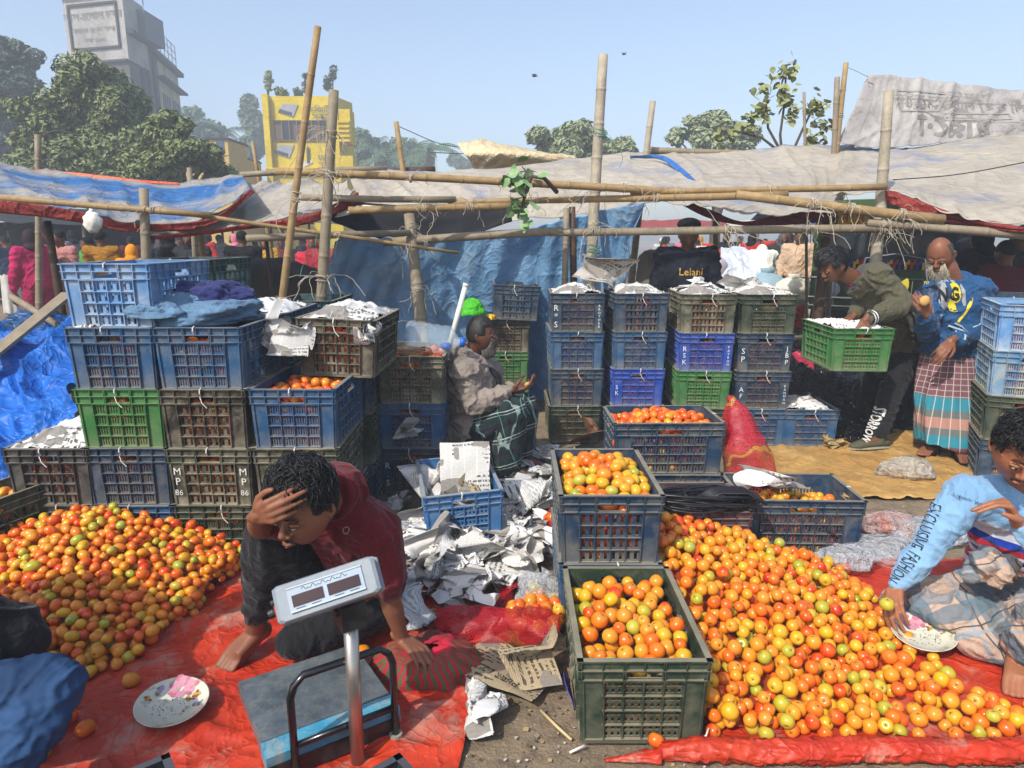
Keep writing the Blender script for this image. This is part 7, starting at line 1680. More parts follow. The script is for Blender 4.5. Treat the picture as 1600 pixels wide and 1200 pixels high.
# ---------------- plates
def plate(label,c,r,tx,ty,flow=1):
    t=thing('plate',label,'plate',c); t.rotation_euler=(R(tx),R(ty),R(rnd(0,360)*0))
    m=MT('plate_enamel'); m.col(m.mix(m.ramp(m.noise(30,6),.56,.64),lin('c9c7b4'),lin('a9a58e'))).set(Roughness=.25); m.b.inputs['Coat Weight'].default_value=.5
    prof=[(0,0),(r*.62,.0),(r*.72,.006),(r*.97,.020),(r,.022),(r*1.0,.019),(r*.72,.001),(r*.6,-.005),(0,-.005)]
    mb=MB(); mb.lathe(prof,64); mb.build('dish',m.m,t,True)
    bits=MB(); 
    def fl(cx,cy,s,k,mi,n=11):
        for i in range(n):
            a=rnd(0,6.28);q=s*rnd(.1,.8); x=cx+q*math.cos(a);y=cy+q*math.sin(a); w=s*rnd(.25,.5); rr=math.hypot(x,y)
            if rr>r*.93: continue
            zf=lambda X,Y:(0.0009 if math.hypot(X,Y)<r*.62 else .0009+max(0,(math.hypot(X,Y)-r*.62))/(r*.35)*.0195)
            n_=9; v=[(x+w*math.cos(2*PI*j/n_)*rnd(.7,1),y+w*math.sin(2*PI*j/n_)*rnd(.7,1)) for j in range(n_)]; v=[(a_,b_,zf(a_,b_)+.0008+i*.00008) for a_,b_ in v]; v.append((x,y,zf(x,y)+.0012+i*.00008))
            bits.add(v,[(j,(j+1)%n_,n_) for j in range(n_)],mi+(i%2))
    fl(-.01,r*.62,.045,0,0); fl(.02,r*.66,.035,0,0); fl(r*.55,r*.45,.022,0,2,7); fl(-r*.6,r*.5,.022,0,4,7); fl(r*.35,r*.30,.016,0,2,6); fl(r*.7,.1*r,.018,0,4,7); fl(-r*.78,r*.12,.014,0,2,6)
    bits.build('flower_pattern',[mat('rose','c48a98',.5,bump=0),mat('rose2','b56a80',.5,bump=0),mat('leafred','a0402c',.5,bump=0),mat('leafyel','a89a3c',.5,bump=0),mat('lilac','a084b0',.5,bump=0),mat('leafg','6a7c3c',.5,bump=0)],t)
    cr=MB(); 
    for i in range(60): a=rnd(0,6.28);q=r*.6*math.sqrt(rnd(0,1)); cr.ell((q*math.cos(a)*.9,q*math.sin(a)*.7-r*.1,.002),(rnd(.0008,.002),)*3,None,5,4)
    cr.build('crumbs',mat('crumb','4a453c',.9,bump=0),t)
plate('white enamel plate with pink roses on the red sheet by the seated man\'s foot',G(1442,998,.05)+V((0,0,.012)),.112,6,-6)
plate('white plate with faded violet flowers lying left of the scale',G(270,1108,.04)+V((0,0,.012)),.112,5,4)
# ---------------- striped cloth bundle
sb=MT('striped_cloth'); v=sb.tc.outputs['UV']; s=sb.sep(v); ph=sb.ma('ADD',s[0],sb.ma('MULTIPLY',sb.noise(3,2,vec=v),.06)); f=sb.ma('FRACT',sb.ma('MULTIPLY',ph,44.))
k=sb.mix(sb.ma('LESS_THAN',f,.42),lin('a01c2e'),lin('3c5a30')); k=sb.mix(sb.ma('MULTIPLY',sb.ma('LESS_THAN',sb.ma('FRACT',sb.ma('MULTIPLY',s[1],22.)),.16),.5),k,lin('50131c')); k=sb.mix(sb.ma('GREATER_THAN',s[1],.80),k,lin('b0152e'))
sb.col(k).set(Roughness=.9); sb.bump(sb.noise(400,3),.002,.5)
def bundle():
    N,K=110,60; c=G(672,1050,.0); mb=MB(); mb.uv=[]
    for j in range(K+1):
        q=j/K
        for i in range(N+1):
            a=2*PI*i/N; th=q*PI*.5; r=.165*math.cos(th*.92)+.004; z=.105*math.sin(th)**.8
            fo=.014*math.sin(a*13+3*math.sin(a*2)+q*4)*(1-q)+.022*nz((math.cos(a)*1.3,math.sin(a)*1.3,q*1.6),2.2,3)
            R_=r+fo; x=R_*1.25*math.cos(a);y=R_*.78*math.sin(a); z+=.03*nz((x*6,y*6,0),1.3)*q+.012*abs(nz((x*20,y*20,0),1.))
            mb.v.append((c.x+x,c.y+y,max(.008,z))); mb.uv.append((i/N,q))
    for j in range(K):
        for i in range(N): a=j*(N+1)+i; mb.f.append((a,a+1,a+N+2,a+N+1)); mb.m.append(0)
    tag(mb.build('cloth_bundle',sb.m,smooth=True),'red and green striped cloth bundle under the squatting man\'s hand','cloth')
bundle()
heapsheet('cloth_corner','red and dark green cloth corner folded over behind the striped bundle',[[G(650,1010,.09),G(690,1005,.10),G(735,1000,.02)],[G(655,985,.04),G(700,990,.07),G(740,985,.02)]],24,14,tarpmat('red_green_cloth','a8182c','23563a',lo=.5,hi=.56,sc=9,rough=.9,amp=.004,cs=12),.02,7,3,'cloth')
# ---------------- clothes on the left stack
dn=fabric('denim','56748f',var=.25,sc=12); nv=fabric('navy_cloth','252b5c',var=.15)
def pile(name,label,c,r,m,seed,cat='clothes',a=.35,f=1.6,n=(70,50),flat=0):
    mb=MB(); mb.ell((0,0,0),r,None,n[0],n[1],0,lambda p:p*(1+a*nz(p,f,seed)+.10*(1-abs(nz(p,f*3,seed+4))*2)+.03*nz(p,f*8,seed)))
    mb.v=[(x,y,max(z,-r[2]*.35)) for x,y,z in mb.v]; o=mb.build(name,m,smooth=True,loc=c); tag(o,label,cat); return o
pile('denim_jacket','faded denim jacket heaped on the blue crates of the left stack',P(290,500,3.35)+V((0,0,.03)),(.34,.22,.10),dn,3)
pile('denim_sleeve','rolled denim trouser leg hanging over the left of the pile',P(236,496,3.14)+V((0,0,.02)),(.13,.07,.05),dn,9)
pile('navy_cloth','bundled dark navy cloth on top of the denim jacket',P(325,478,3.40)+V((0,0,.03)),(.20,.15,.10),nv,6)
pile('dark_cloth','dark cloth end beside the black crate on the left stack',P(395,500,3.7),(.10,.1,.05),fabric('charcoal_cloth','25303c'),12)
pile('green_cloth_bag','bright lime green bag lying on the brown crate behind the old man',P(738,486,5.75)+V((0,0,0)),(.10,.09,.09),mat('lime_cloth','3fa818',.7,.1,6),5,'bag',.25)
pile('yellow_bananas','yellow bananas beside the lime green bag',P(765,497,5.8),(.05,.04,.035),mat('banana','d0a51c',.5),2,'fruit',.4)
# water bottle
def bottle(label,c,rz):
    m=MT('clear_plastic'); m.col(lin('c4dcec')).set(Roughness=.08,Alpha=.22); m.b.inputs['Coat Weight'].default_value=.6; t=thing('water_bottle',label,'bottle',c,rz); t.rotation_euler=(0,R(8),rz)
    prof=[(0,0),(.08,0),(.092,.02)]+[(.092-.006*(i%2),.03+.026*i) for i in range(9)]+[(.09,.27),(.03,.32),(.028,.345)]; mb=MB(); mb.lathe(prof,28); mb.v=[(z,y,x+.09) for x,y,z in mb.v]; mb.build('bottle_body',m.m,t,True)
    mb=MB(); mb.tube([(.335,0,.09),(.365,0,.09)],.031,16); mb.build('cap',mat('cap_blue','1c5ab0',.4,bump=0),t,True)
bottle('large clear plastic water bottle lying on the brown crate of tomatoes',P(632,545,4.15),0)
mb=MB(); a,b=P(727,448,4.25),P(695,566,4.2); mb.tube([a,b],.016,14); mb.tube([a,a+(a-b).normalized()*.02],.018,14); tag(mb.build('white_pipe',mat('pvc_white','c9c6bd',.5),smooth=True),'white plastic pipe leaning behind the seated old man','pipe')
mb=MB(); mb.ell(P(697,541,4.16),(.035,.03,.025)); tag(mb.build('blue_clip',mat('clip_blue','1c56b4',.5),smooth=True),'small blue plastic clip by the white pipe','clip')
# ---------------- newspapers
def newsmat(name,paper,seed,photo=0.5,ink=.6,warm=None):
    t=MT(name); v=t.tc.outputs['UV']; s=t.sep(v); x,y=s[0],s[1]
    col_=t.ma('LESS_THAN',t.ma('FRACT',t.ma('MULTIPLY',x,4.)),.93); line=t.ma('LESS_THAN',t.ma('FRACT',t.ma('MULTIPLY',y,62.)),.5)
    wd=t.ma('GREATER_THAN',t.noise(1,2,vec=t.N('Mapping',{'Vector':v,'Scale':(70,62,1),'Location':(seed,seed,0)}).outputs[0]),.42)
    blk=t.ma('GREATER_THAN',t.N('TexVoronoi',{'Vector':t.N('Mapping',{'Vector':v,'Scale':(4,5,1),'Location':(seed*.7,seed,0)}).outputs[0],'Scale':1.},feature='F1',distance='CHEBYCHEV').outputs[0],.08)
    cellc=t.N('TexVoronoi',{'Vector':t.N('Mapping',{'Vector':v,'Scale':(3,4,1),'Location':(seed,seed*.3,0)}).outputs[0],'Scale':1.},feature='F1',distance='CHEBYCHEV')
    pic=t.ma('GREATER_THAN',t.sep(cellc.outputs[1])[0],1-photo*.35)
    txt=t.ma('MULTIPLY',t.ma('MULTIPLY',t.ma('MULTIPLY',col_,line),wd),ink)
    hl=t.ma('MULTIPLY',t.ma('GREATER_THAN',t.sep(cellc.outputs[1])[1],.72),t.ma('MULTIPLY',t.ma('LESS_THAN',t.ma('FRACT',t.ma('MULTIPLY',y,12.)),.45),t.ma('GREATER_THAN',t.noise(1,1,vec=t.N('Mapping',{'Vector':v,'Scale':(26,12,1)}).outputs[0]),.47)))
    k=t.mix(t.ramp(t.noise(5,4),.35,.7),lin(paper),tuple(c*.82 for c in lin(paper)[:3])+(1,))
    k=t.mix(t.ma('MULTIPLY',txt,.75),k,lin('3a3a3c')); k=t.mix(t.ma('MULTIPLY',hl,.8),k,lin('1c1c20'))
    pc=t.mix(t.noise(22,4,vec=v),lin('5c544c'),lin('8f8a84')); k=t.mix(t.ma('MULTIPLY',pic,.85),k,pc)
    t.col(k).set(Roughness=.85); t.b.inputs['Specular IOR Level'].default_value=.15; t.bump(t.noise(25,5),.006,.5); return t.m
NM=[newsmat('newsprint_white','d8d6d0',1.3,.4),newsmat('newsprint_grey','cacac8',5.1,.5),newsmat('newsprint_pale','e0deda',8.2,.1,.15),newsmat('newsprint_tan','b8a584',3.7,.5),newsmat('newsprint_photo','b9b2a8',9.9,1.0)]
def crumple(w,h,k,nu=30,nv=24,seed=0,ang=(40,130),noise_=.01):
    rg=random.Random(seed); pts=[[V((w*(i/nu-.5),h*(j/nv-.5),0)) for i in range(nu+1)] for j in range(nv+1)]
    for _ in range(k):
        a=rg.uniform(0,PI); c=(rg.uniform(-.38,.38)*w,rg.uniform(-.38,.38)*h); nx,ny=math.cos(a),math.sin(a)
        # crease defined in sheet coordinates: find two sheet points on it and rotate the far side about their 3d line
        def at_(u,v_):
            i=min(nu,max(0,int(round((u/w+.5)*nu)))); j=min(nv,max(0,int(round((v_/h+.5)*nv)))); return pts[j][i]
        p=at_(c[0],c[1]); q=at_(c[0]-ny*.12,c[1]+nx*.12); ax=q-p
        if ax.length<1e-4: continue
        Mr=Matrix.Rotation(R(rg.uniform(*ang))*rg.choice((-1,1)),3,ax.normalized())
        for j in range(nv+1):
            for i in range(nu+1):
                if (w*(i/nu-.5)-c[0])*nx+(h*(j/nv-.5)-c[1])*ny>0: pts[j][i]=p+Mr@(pts[j][i]-p)
    mb=MB(); mb.uv=[]
    for j in range(nv+1):
        for i in range(nu+1):
            p=pts[j][i]; p=p+V((nz(p,9,seed),nz(p,9,seed+3),nz(p,9,seed+6)))*noise_*2; mb.v.append(p); mb.uv.append((i/nu,j/nv))
    for j in range(nv):
        for i in range(nu): a=j*(nu+1)+i; mb.f.append((a,a+1,a+nu+2,a+nu+1)); mb.m.append(0)
    return mb
def paper(label,c,w,h,k,mi,seed,tilt=(0,0,0),squash=1.,name='newspaper',soft=2,zmin=None,mat_=None,group=None,cat='newspaper',ang=(40,130),noise_=.01,th=0):
    mb=crumple(w,h,k,seed=seed,ang=ang,noise_=noise_)
    A=np.array([tuple(p) for p in mb.v]).reshape(25,31,3)
    for _ in range(soft): 
        B=np.pad(A,((1,1),(1,1),(0,0)),'edge'); A=(A*2+B[:-2,1:-1]+B[2:,1:-1]+B[1:-1,:-2]+B[1:-1,2:])/6
    mb.v=[V(p) for p in A.reshape(-1,3).tolist()]; M=Matrix.Rotation(tilt[2],3,'Z')@Matrix.Rotation(tilt[0],3,'X')@Matrix.Rotation(tilt[1],3,'Y')
    vs=[M@V(p) for p in mb.v]; cen=sum(vs,V())/len(vs); vs=[V((p.x-cen.x,p.y-cen.y,(p.z-cen.z)*squash)) for p in vs]; z0=min(p.z for p in vs); c=V(c); 
    mb.v=[(p.x+c.x,p.y+c.y,p.z-z0+c.z) for p in vs]; o=mb.build(name,mat_ or NM[mi],smooth=True); tag(o,label,cat,group); return o
GL='crumpled newspapers littering the ground between the stacks'
spots=[(640,830,.45,2,'white crumpled sheet just right of the squatting man\'s back'),(655,870,.5,2,'large white crumpled sheet behind the squatting man'),(700,880,.5,2,'wide white crumpled sheet in front of the blue paper crate'),(735,895,.45,0,'crumpled white page right of the wide sheet'),(755,870,.4,2,'white folded sheet under the right of the blue paper crate'),
 (640,935,.35,1,'grey crumpled ball of paper by the squatting man\'s elbow'),(680,920,.38,1,'grey crumpled newspaper left of the red net sack'),(715,940,.4,0,'crumpled newspaper touching the top of the red net sack'),(735,915,.35,1,'grey screwed up page in the middle of the litter'),(770,925,.3,0,'crumpled page pointing right above the net sack'),(655,985,.28,1,'small grey scrap beside the squatting man\'s forearm'),(700,960,.28,1,'small crumpled scrap over the two yellow tomatoes'),
 (800,830,.42,4,'printed page standing up right of the blue paper crate'),(790,780,.40,1,'folded grey page behind the blue paper crate'),(830,790,.40,0,'crumpled page in the litter near the navy crate'),(850,760,.36,1,'dark printed page near the raised navy crate'),(825,740,.36,0,'pale crumpled page at the old man\'s feet'),(865,730,.42,0,'stiff white page with a small red heading left of the raised crate'),(805,745,.3,4,'picture page by the old man\'s shoe'),
 (850,870,.45,4,'printed page with blue and red print beside the raised crate'),(815,880,.42,3,'tan page in the litter left of the raised crate'),(840,850,.35,0,'white crumpled sheet above the clear plastic bag'),(780,850,.38,0,'crumpled white page right of the blue crate corner'),(770,810,.3,1,'narrow grey page leaning against the blue paper crate'),
 (620,800,.35,1,'flat grey page left of the blue paper crate'),(615,850,.3,2,'white scrap near the squatting man\'s shoulder'),(745,1125,.25,0,'torn page beside the lone oval tomato'),(770,1130,.22,2,'small torn scrap with a blue spot on the bare ground'),(640,900,.3,0,'crumpled page tucked behind the squatting man'),(675,850,.3,0,'white page beneath the blue paper crate'),(870,800,.3,2,'white page at the foot of the raised crate'),(760,950,.24,2,'scrap above the red net sack'),(800,905,.32,3,'brown paper piece left of the clear plastic bag'),(725,905,.3,2,'small white ball of paper in the middle of the litter'),(690,900,.3,2,'small white scrap behind the squatting man'),(775,890,.3,0,'small crumpled page in front of the blue crate corner'),(810,855,.3,2,'white scrap between the two blue crates'),(800,810,.3,0,'white crumpled scrap near the blue crate'),(840,830,.3,2,'pale scrap beside the raised crate'),(865,780,.3,0,'tucked white page at the raised crate\'s side'),(820,765,.3,1,'grey page below the old man\'s shoe'),(845,715,.3,1,'grey scrap at the old man\'s toe'),(665,905,.3,0,'crumpled printed scrap at the squatting man\'s back')]
for i,(u,v,s_,mi,lab) in enumerate(spots):
    p=G(u,v,.0); paper(lab,p+V((0,0,.006+.004*(i%4))),s_*.88,s_*.74,12+i%5,(mi if mi<3 or i%3==0 else (i%2)*2),100+i,(rnd(-.4,.4),rnd(-.4,.4),rnd(0,6.28)),.5 if v<880 else .6,group=GL,ang=(15,80),noise_=.014,soft=1)
# tan printed pages by the front crate
paper('tan newspaper with a bold headline and picture lying left of the green crate',G(790,1055,.0)+V((0,0,.006)),.36,.30,2,3,41,(0,0,-.55),.35,ang=(10,35))
o=paper('folded tan page with a coloured advert against the green crate',G(840,1055,.02)+V((0,0,.01)),.30,.26,4,3,43,(0.1,0,.2),.6)
q=G(782,1062,.045); put_text('প্রথম আলো ১৯৭৪'[8:],.045,q+V((0,0,.01)),(.75,-.62,0),(.6,.75,0),mat('news_ink','1a1816',.8,bump=0),None).parent=None
lt=bpy.context.scene.objects[-1]
for o_ in list(C.objects):
    if o_.name.startswith('lettering') and o_.parent is None: tag(o_,'bold dark headline printed on the tan newspaper','headline')
# papers in / on crates
def top_paper(t,label,mi,seed,s_=1.,z=.285,dx=0,dy=0,k=5,w=.40,h=.5):
    if mi in (3,4) or z>.3: p=t.matrix_world@V((dx,dy,z)); return paper(label,p,w*s_,h*s_,k+3,2 if mi!=4 else 4,seed,(0,0,t.rotation_euler.z+rnd(-.2,.2)),.5,group='newspapers covering the crates',ang=(15,70),noise_=.014)
    m=t.matrix_world; g=crease_fold(.020,7.,seed); W_,D_=CW/2-.012,CD/2-.012; hh=.045 if 'carried' not in label and 'low blue' not in label else .012
    rows=[[m@V((x*W_*rnd(.93,1.06),y*D_*rnd(.93,1.04),.283+hh*(1-x*x)*(1-y*y)*1.4+(rnd(-.006,.012)))) for x in (-1,-.5,0,.5,1)] for y in (-1,-.5,0,.5,1)]
    mb=sheet(rows,44,52); mb.v=[(x,y,q+max(-.004,g(0,0,(x,y,0)))) for x,y,q in mb.v]; o=mb.build('newspaper',NM[mi],smooth=True); tag(o,label,'newspaper','newspapers covering the crates'); solid(o,.001)
bpy.context.view_layer.update()
def find(lab): return [c for c,f in CR if lab in c['label']][0]
for lab,mi,sd,n in (('lettered R S on top',0,1,'white paper cover on the crate lettered R S'),('with tomatoes showing on top, second',0,2,'white paper cover on the second back stack'),('dusty olive crate topped',0,3,'newspaper cover on the dusty olive crate'),('green crate on top of the J B P',0,4,'newspaper cover on the green crate of the J B P stack'),
   ('low blue crate covered',2,5,'white sheet over the low blue crate'),('green crate carried',2,6,'white sheet inside the carried green crate'),('charcoal crate topped',0,7,'crumpled paper heap on the leftmost short stack'),('black crate with a torn',0,8,'white paper in the black crate'),
   ('blue crate with paper, behind the denim',2,10,'white paper beside the denim jacket'),('blue crate right above the bright green',2,12,'yellowish paper on the blue crate under the faded one')):
    t=find(lab); top_paper(t,n,mi,200+sd,.95,z=.292 if 'carried' in lab or 'low blue' in lab else .285,k=3 if mi==2 else 5,w=.37,h=.55)
top_paper(find('lettered R S on top'),'open newspaper page tilted between the two back stacks',4,230,1.,z=.33,dx=.22,dy=.02,k=3)
top_paper(find('dusty olive crate topped'),'extra crumpled page on the dusty olive crate',1,232,.7,z=.31,dx=-.03,dy=.05,k=6)
top_paper(find('green crate on top of the J B P'),'raised crumpled page on the green crate of the J B P stack',0,233,.7,z=.31,dx=-.12,dy=.1,k=6)
top_paper(k5,'white crumpled newspaper at the left of the low navy crate',3,240,.62,z=.26,dx=-.04,dy=.14,k=6)
top_paper(k5,'printed newspaper lining the middle of the low navy crate',4,241,.55,z=.25,dx=.06,dy=.02,k=5)
top_paper(find('charcoal crate topped'),'scrunched paper piled higher on the leftmost short stack',2,234,.8,z=.30,dx=.05,dy=.1,k=8)
top_paper(find('charcoal crate topped'),'uppermost scrunched paper on the leftmost short stack',0,235,.6,z=.37,dx=.08,dy=.15,k=8)
pc=find('bright blue crate stuffed')
for i,(dx,dy,z,mi,k,l) in enumerate(((-.05,-.02,.20,0,7,'white crumpled newspaper in the bright blue crate'),(.02,.1,.12,1,7,'grey crumpled newspaper deep in the bright blue crate'),(-.10,.12,.22,0,8,'twisted newspaper at the left of the bright blue crate'),(.05,-.12,.12,3,7,'tan crumpled newspaper in the bright blue crate'),(-.05,.22,.12,1,8,'crumpled page at the back of the bright blue crate'))):
    p=pc.matrix_world@V((dx,dy,z)); paper(l,p-V((0,0,.08)),.36,.30,k,mi,260+i,(rnd(-.8,.8),rnd(-.5,.5),rnd(0,6)),.9,group='newspapers stuffed in the bright blue crate')
p=pc.matrix_world@V((.04,-.06,.33)); paper('smooth newspaper page with a brown picture standing on the bright blue crate',p-V((0,0,.12)),.27,.30,1,0,271,(1.15,.0,.10),1.,ang=(8,20),noise_=.004)
# white sheets hanging between left crates
for i,(u,v,Y,l) in enumerate(((458,530,3.32,'torn newspaper hanging left of the black crate'),(430,520,3.4,'white paper sticking out left of the black crate'),(575,520,3.36,'paper poking out of the right side of the black crate'),(640,670,3.9,'white paper slip between the blue crates'))):
    paper(l,P(u,v,Y)-V((0,0,.08)),.20,.22,5,i%2,300+i,(1.2,.3,rnd(-.5,.5)),1.)
paper('white pages under the sagging right side of the low navy crate',G(1265,860,.0)+V((0,0,.01)),.3,.25,3,0,310,(.9,0,.3),.8)
o=paper('dusty brown sheet crumpled at the foot of the R S stack',G(915,695,.0)+V((0,0,.0)),.45,.4,5,3,311,(0,0,.4),.6,mat_=mat('brown_sheet','6a4a34',.7),name='brown_sheet',cat='sheet')
paper('pink and tan cloth rags beside the low blue crate',G(1290,700,.0),.30,.24,6,3,312,(0,0,.4),.5,mat_=mat('tan_rag','a08a5c',.9,.2,20),name='rag',cat='rag')
paper('ochre rag in front of the shoe on the yellow sheet',G(1310,697,.0),.2,.2,6,3,313,(0,0,1.4),.5,mat_=mat('tan_rag','a08a5c',.9),name='rag',cat='rag')
# ---------------- plastic bags
def bagmat(name,c,a=.42,r=.12):
    t=MT(name); t.col(lin(c)).set(Roughness=r); fr=t.N('LayerWeight',{'Blend':.35}).outputs[1]; t.set(Alpha=t.mr(t.ma('ADD',fr,t.ma('MULTIPLY',t.noise(14,5),.6)),.1,1.1,a*.5,min(1,a*1.9))); t.b.inputs['Coat Weight'].default_value=.5; creased(t,9,.012,.9); return t.m
clear=bagmat('clear_bag','c9cdd2',.38); milky=bagmat('milky_bag','c0b8aa',.6,.25)
def pbag(label,c,r,m,seed,toms=0,mx='Y',a=.35,top=None):
    t=thing('plastic_bag',label,'plastic bag',c); mb=MB(); mb.ell((0,0,r[2]*.6),r,None,56,40,0,lambda p:p*(1+a*nz(p,1.5,seed)+.14*(1-abs(nz(p,4.,seed+2))*2)-.05))
    mb.v=[(x,y,max(z,.003)) for x,y,z in mb.v]
    if top: mb.tube([(0,0,r[2]*1.3),(top[0]*.5,top[1]*.5,r[2]*1.3+top[2]*.5),top and (top[0],top[1],r[2]*1.3+top[2])],[r[0]*.35,r[0]*.12,r[0]*.3],14)
    mb.build('film',m,t,True)
    for i in range(toms):
        an=rnd(0,6.28);q=math.sqrt(rnd(0,.6)); k=pick(mx); o=obj('tomato',random.choice(TMESH[k,'p'])); o.location=V(c)+V((r[0]*q*math.cos(an)*.8,r[1]*q*math.sin(an)*.8,.028+rnd(0,max(0,r[2]*.9-.03)))); o.rotation_euler=(rnd(0,3),0,rnd(0,6)); tag(o,LN[k]+' tomato inside the '+label.split(' with ')[0].split(' lying')[0][:60],'tomato','tomatoes in plastic bags')
pbag('knotted clear bag with a few tomatoes left of the green crate',G(845,950,.0),(.105,.085,.09),clear,1,11,'Y',top=(.03,.02,.05))
pbag('milky empty plastic bag lying on the yellow sheet',G(1415,745,0),(.17,.12,.075),milky,4)
pbag('crinkled clear bag lying behind the light blue sweater man\'s arm',G(1455,840,0),(.19,.12,.06),clear,6)
pbag('clear bag between the low navy crate and the seated man',G(1375,870,0),(.17,.13,.06),clear,7)
pbag('pinkish clear bag with split tomatoes by the low navy crate',G(1395,830,0),(.15,.10,.06),bagmat('pink_bag','c8a8a4',.5),8,4,'O')
pbag('clear bag draped at the back edge of the right heap',G(1320,880,.05),(.13,.08,.05),clear,9)
pbag('clear film hanging over the front of the plum crate',G(1110,835,.15)+V((0,0,.0)),(.13,.05,.06),clear,10)
pbag('shiny white plastic film behind the squatting man',G(650,850,.0),(.20,.13,.06),bagmat('white_film','c4c8cc',.75,.15),12)
pbag('small clear bag with dark shreds by the raised crate',G(865,865,0),(.07,.06,.04),clear,13)
# ---------------- net sacks
def netmat(name,c,rot,den=90.,c2='c8902c'):
    t=MT(name); s=t.sep(t.map(rot=rot)); g=None
    for ax,d in ((0,den),(2,den),(1,den)):
        f=t.ma('LESS_THAN',t.ma('FRACT',t.ma('MULTIPLY',s[ax],d)),.42); g=f if g is None else t.ma('MAXIMUM',g,f)
    fo=t.ramp(t.noise(7,3,dist=1),.45,.62); st_=t.ma('LESS_THAN',t.ma('ABSOLUTE',t.ma('SUBTRACT',t.ma('FRACT',t.ma('ADD',t.ma('MULTIPLY',s[2],3.),t.ma('MULTIPLY',t.noise(3,2),1.6))),.5)),.035)
    t.col(t.mix(st_,t.mix(fo,lin(c),tuple(x*.75 for x in lin(c)[:3])+(1,)),lin(c2))).set(Roughness=.5,Alpha=t.ma('MAXIMUM',t.ma('MULTIPLY',g,.62),t.ma('ADD',.06,t.ma('MULTIPLY',fo,.42)))); t.bump(t.noise(20,5),.01,.8); return t.m
red=netmat('red_net','c01826',(.3,.2,.4))
def netsack(label,ps,rs,seed,toms=(),fl=.7,a=.02):
    t=thing('net_sack',label,'net sack',ps[0]); mb=MB(); n=48; P_=[spl([V(p) for p in ps],i/40) for i in range(41)]; R_=[spl([V((r,0,0)) for r in rs],i/40).x for i in range(41)]
    mb.tube(P_,R_,n,fl=fl); o=V(ps[0]); mb.v=[tuple(V(p)+V((nz(p,7,seed),nz(p,7,seed+3),nz(p,7,seed+5)))*a*1.4+V((nz(p,22,seed),nz(p,22,seed+3),nz(p,22,seed+5)))*a*.5-o) for p in mb.v]; mb.v=[(x,y,max(z,.004-o.z)) for x,y,z in mb.v]
    mb.build('netting',red,t,True)
    for (x,y,z) in toms: k=pick('O'); q=obj('tomato',random.choice(TMESH[k,'p'])); q.location=(x,y,z); q.rotation_euler=(rnd(0,3),0,rnd(0,6)); q.scale=(1.05,)*3; tag(q,LN[k]+' tomato inside the '+label[:48].strip(),'tomato','tomatoes in net sacks')
netsack('tall red net sack slumped upright beside the wide navy crate',[P(1178,772,3.62)-V((0,0,.02)),P(1172,740,3.62),P(1162,700,3.62),P(1150,655,3.65),P(1138,620,3.68)],[.13,.135,.12,.085,.02],3,fl=1.)
bs=G(775,985,.05); tl=[(G(790+rnd(0,85),960+rnd(0,40),.0).x,G(830,965+rnd(0,30),0).y,rnd(.03,.09)) for i in range(34)]
netsack('red net sack of tomatoes lying flat left of the green crate',[G(676,968,.03),G(720,975,.05),G(770,975,.06),G(820,980,.065),G(878,985,.06)],[.03,.085,.105,.11,.085],8,tl,fl=.6,a=.035)
b2=G(870,820,.05); netsack('small red net bag of tomatoes against the raised navy crate',[b2+V((-.01,0,-.04)),b2,b2+V((.02,0,.06)),b2+V((.03,.01,.10))],[.05,.075,.06,.02],11,[(b2.x+rnd(-.05,.05),b2.y+rnd(-.04,.03),rnd(.03,.11)) for i in range(9)],fl=.8)
paper('red net scrap lying above the flat net sack',G(790,935,.0),.3,.22,5,0,320,(0,0,1),.4,mat_=red,name='net_scrap',cat='net sack')
# ---------------- black cable coil
def cable():
    mb=MB(); c=G(1105,790,.31); 
    for i in range(13):
        ps=[]; r=rnd(.10,.17); o1=rnd(0,6); sx=rnd(1.1,1.5)
        for k in range(26): a=2*PI*k/25+o1; ps.append(c+V((math.cos(a)*r*sx+.015*math.sin(3*a+i)+rnd(-.004,.004)-.0+(.05 if i%2 else -.05),math.sin(a)*r*.55+rnd(-.004,.004),.012*i*.45+.012*math.sin(2*a+i))))
        mb.tube(ps,.0065,7,cap=False)
    for i in range(9): a=c+V((.05,-.06+.010*i,.03)); mb.tube([a+V((-.12,0,0)),a+V((.0,.01,.05)),a+V((.12,.01,.05)),a+V((.20,-.03,.01))],.0065,7)
    tag(mb.build('coiled_cable',mat('cable_black','0f0f11',.35,bump=0,spec=.6),smooth=True),'coil of shiny black cable lying on the plum crate','cable')
cable()
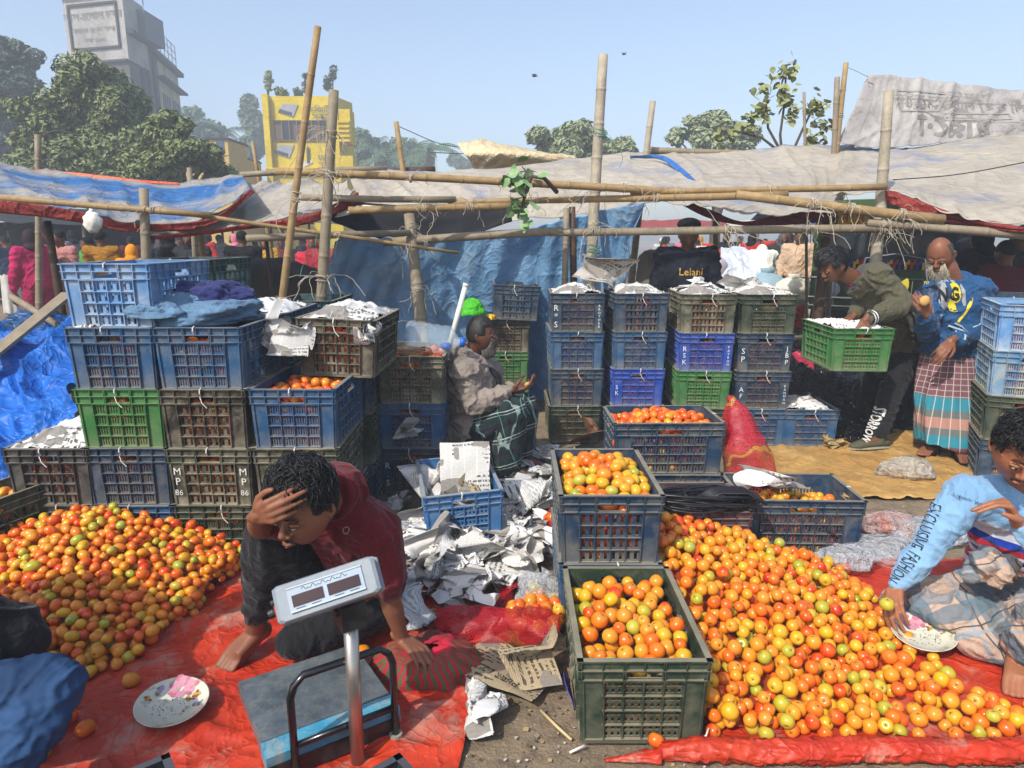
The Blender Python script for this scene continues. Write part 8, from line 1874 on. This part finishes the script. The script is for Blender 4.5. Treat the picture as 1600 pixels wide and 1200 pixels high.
# rope on the brown crate
mb=MB(); c=P(640,551,4.15)
for i in range(7):
    ps=[c+V((math.cos(2*PI*k/16+i)*(.06+.01*i)+.03*math.sin(i*2),math.sin(2*PI*k/16+i)*.05,.01*math.sin(k)+.004*i)) for k in range(17)]; mb.tube(ps,.005,6,cap=False)
tag(mb.build('rope_coil',mat('rope_tan','a5876a',.9),smooth=True),'coil of tan rope lying on the tomatoes in the brown crate','rope')
# sticks, strips, debris on the ground
def stick(label,pts,r,m,name='stick'): mb=MB(); mb.tube([G(*p) for p in pts],r,6); tag(mb.build(name,m,smooth=True),label,name.replace('_',' '))
stick('pale bamboo splinter pointing at the green crate\'s corner',[(845,1110,.01),(870,1135,.012),(893,1156,.008)],.005,mat('splinter','c0ab7c',.8))
stick('white plastic strip at the green crate\'s left corner',[(890,1176,.01),(913,1165,.02)],.004,tiem,'plastic_strip')
stick('white plastic strip at the right foot of the green crate',[(1040,1165,.02),(1075,1158,.03),(1103,1150,.05),(1107,1138,.06)],.003,tiem,'plastic_strip')
stick('white cord lying behind the seated man\'s sweater',[(1465,790,.01),(1480,802,.01),(1500,812,.01)],.004,tiem,'cord')
heapsheet('purple_plastic','purple plastic piece against the left side of the green crate',[[G(890,1060,.02),G(893,1080,.02),G(900,1110,.01)],[G(882,1050,.12),G(888,1075,.10),G(897,1105,.06)]],12,10,mat('purple_plastic','4a44a0',.5),.006,9,2,'plastic scrap')
deb=MB()
for i in range(900):
    u=rnd(560,1600) if i%3 else rnd(700,930); v=rnd(660,1200); p=G(u,v,.002); s=rnd(.003,.010)*(1 if i%9 else 2)
    deb.box(p,(s,s*rnd(.4,1.2),s*.35),Matrix.Rotation(rnd(0,6),3,'Z')@Matrix.Rotation(rnd(-.3,.3),3,'X'),m=i%4)
tag(deb.build('litter_debris',[mat('deb_straw','a8946c',.9,bump=0),mat('deb_soil','5a4a38',.9,bump=0),mat('deb_white','b8b4aa',.9,bump=0),mat('deb_stone','7c7060',.9,bump=0)]),'small straws, crumbs and stones scattered over the ground','debris',kind='stuff')
# powder on the red sheets
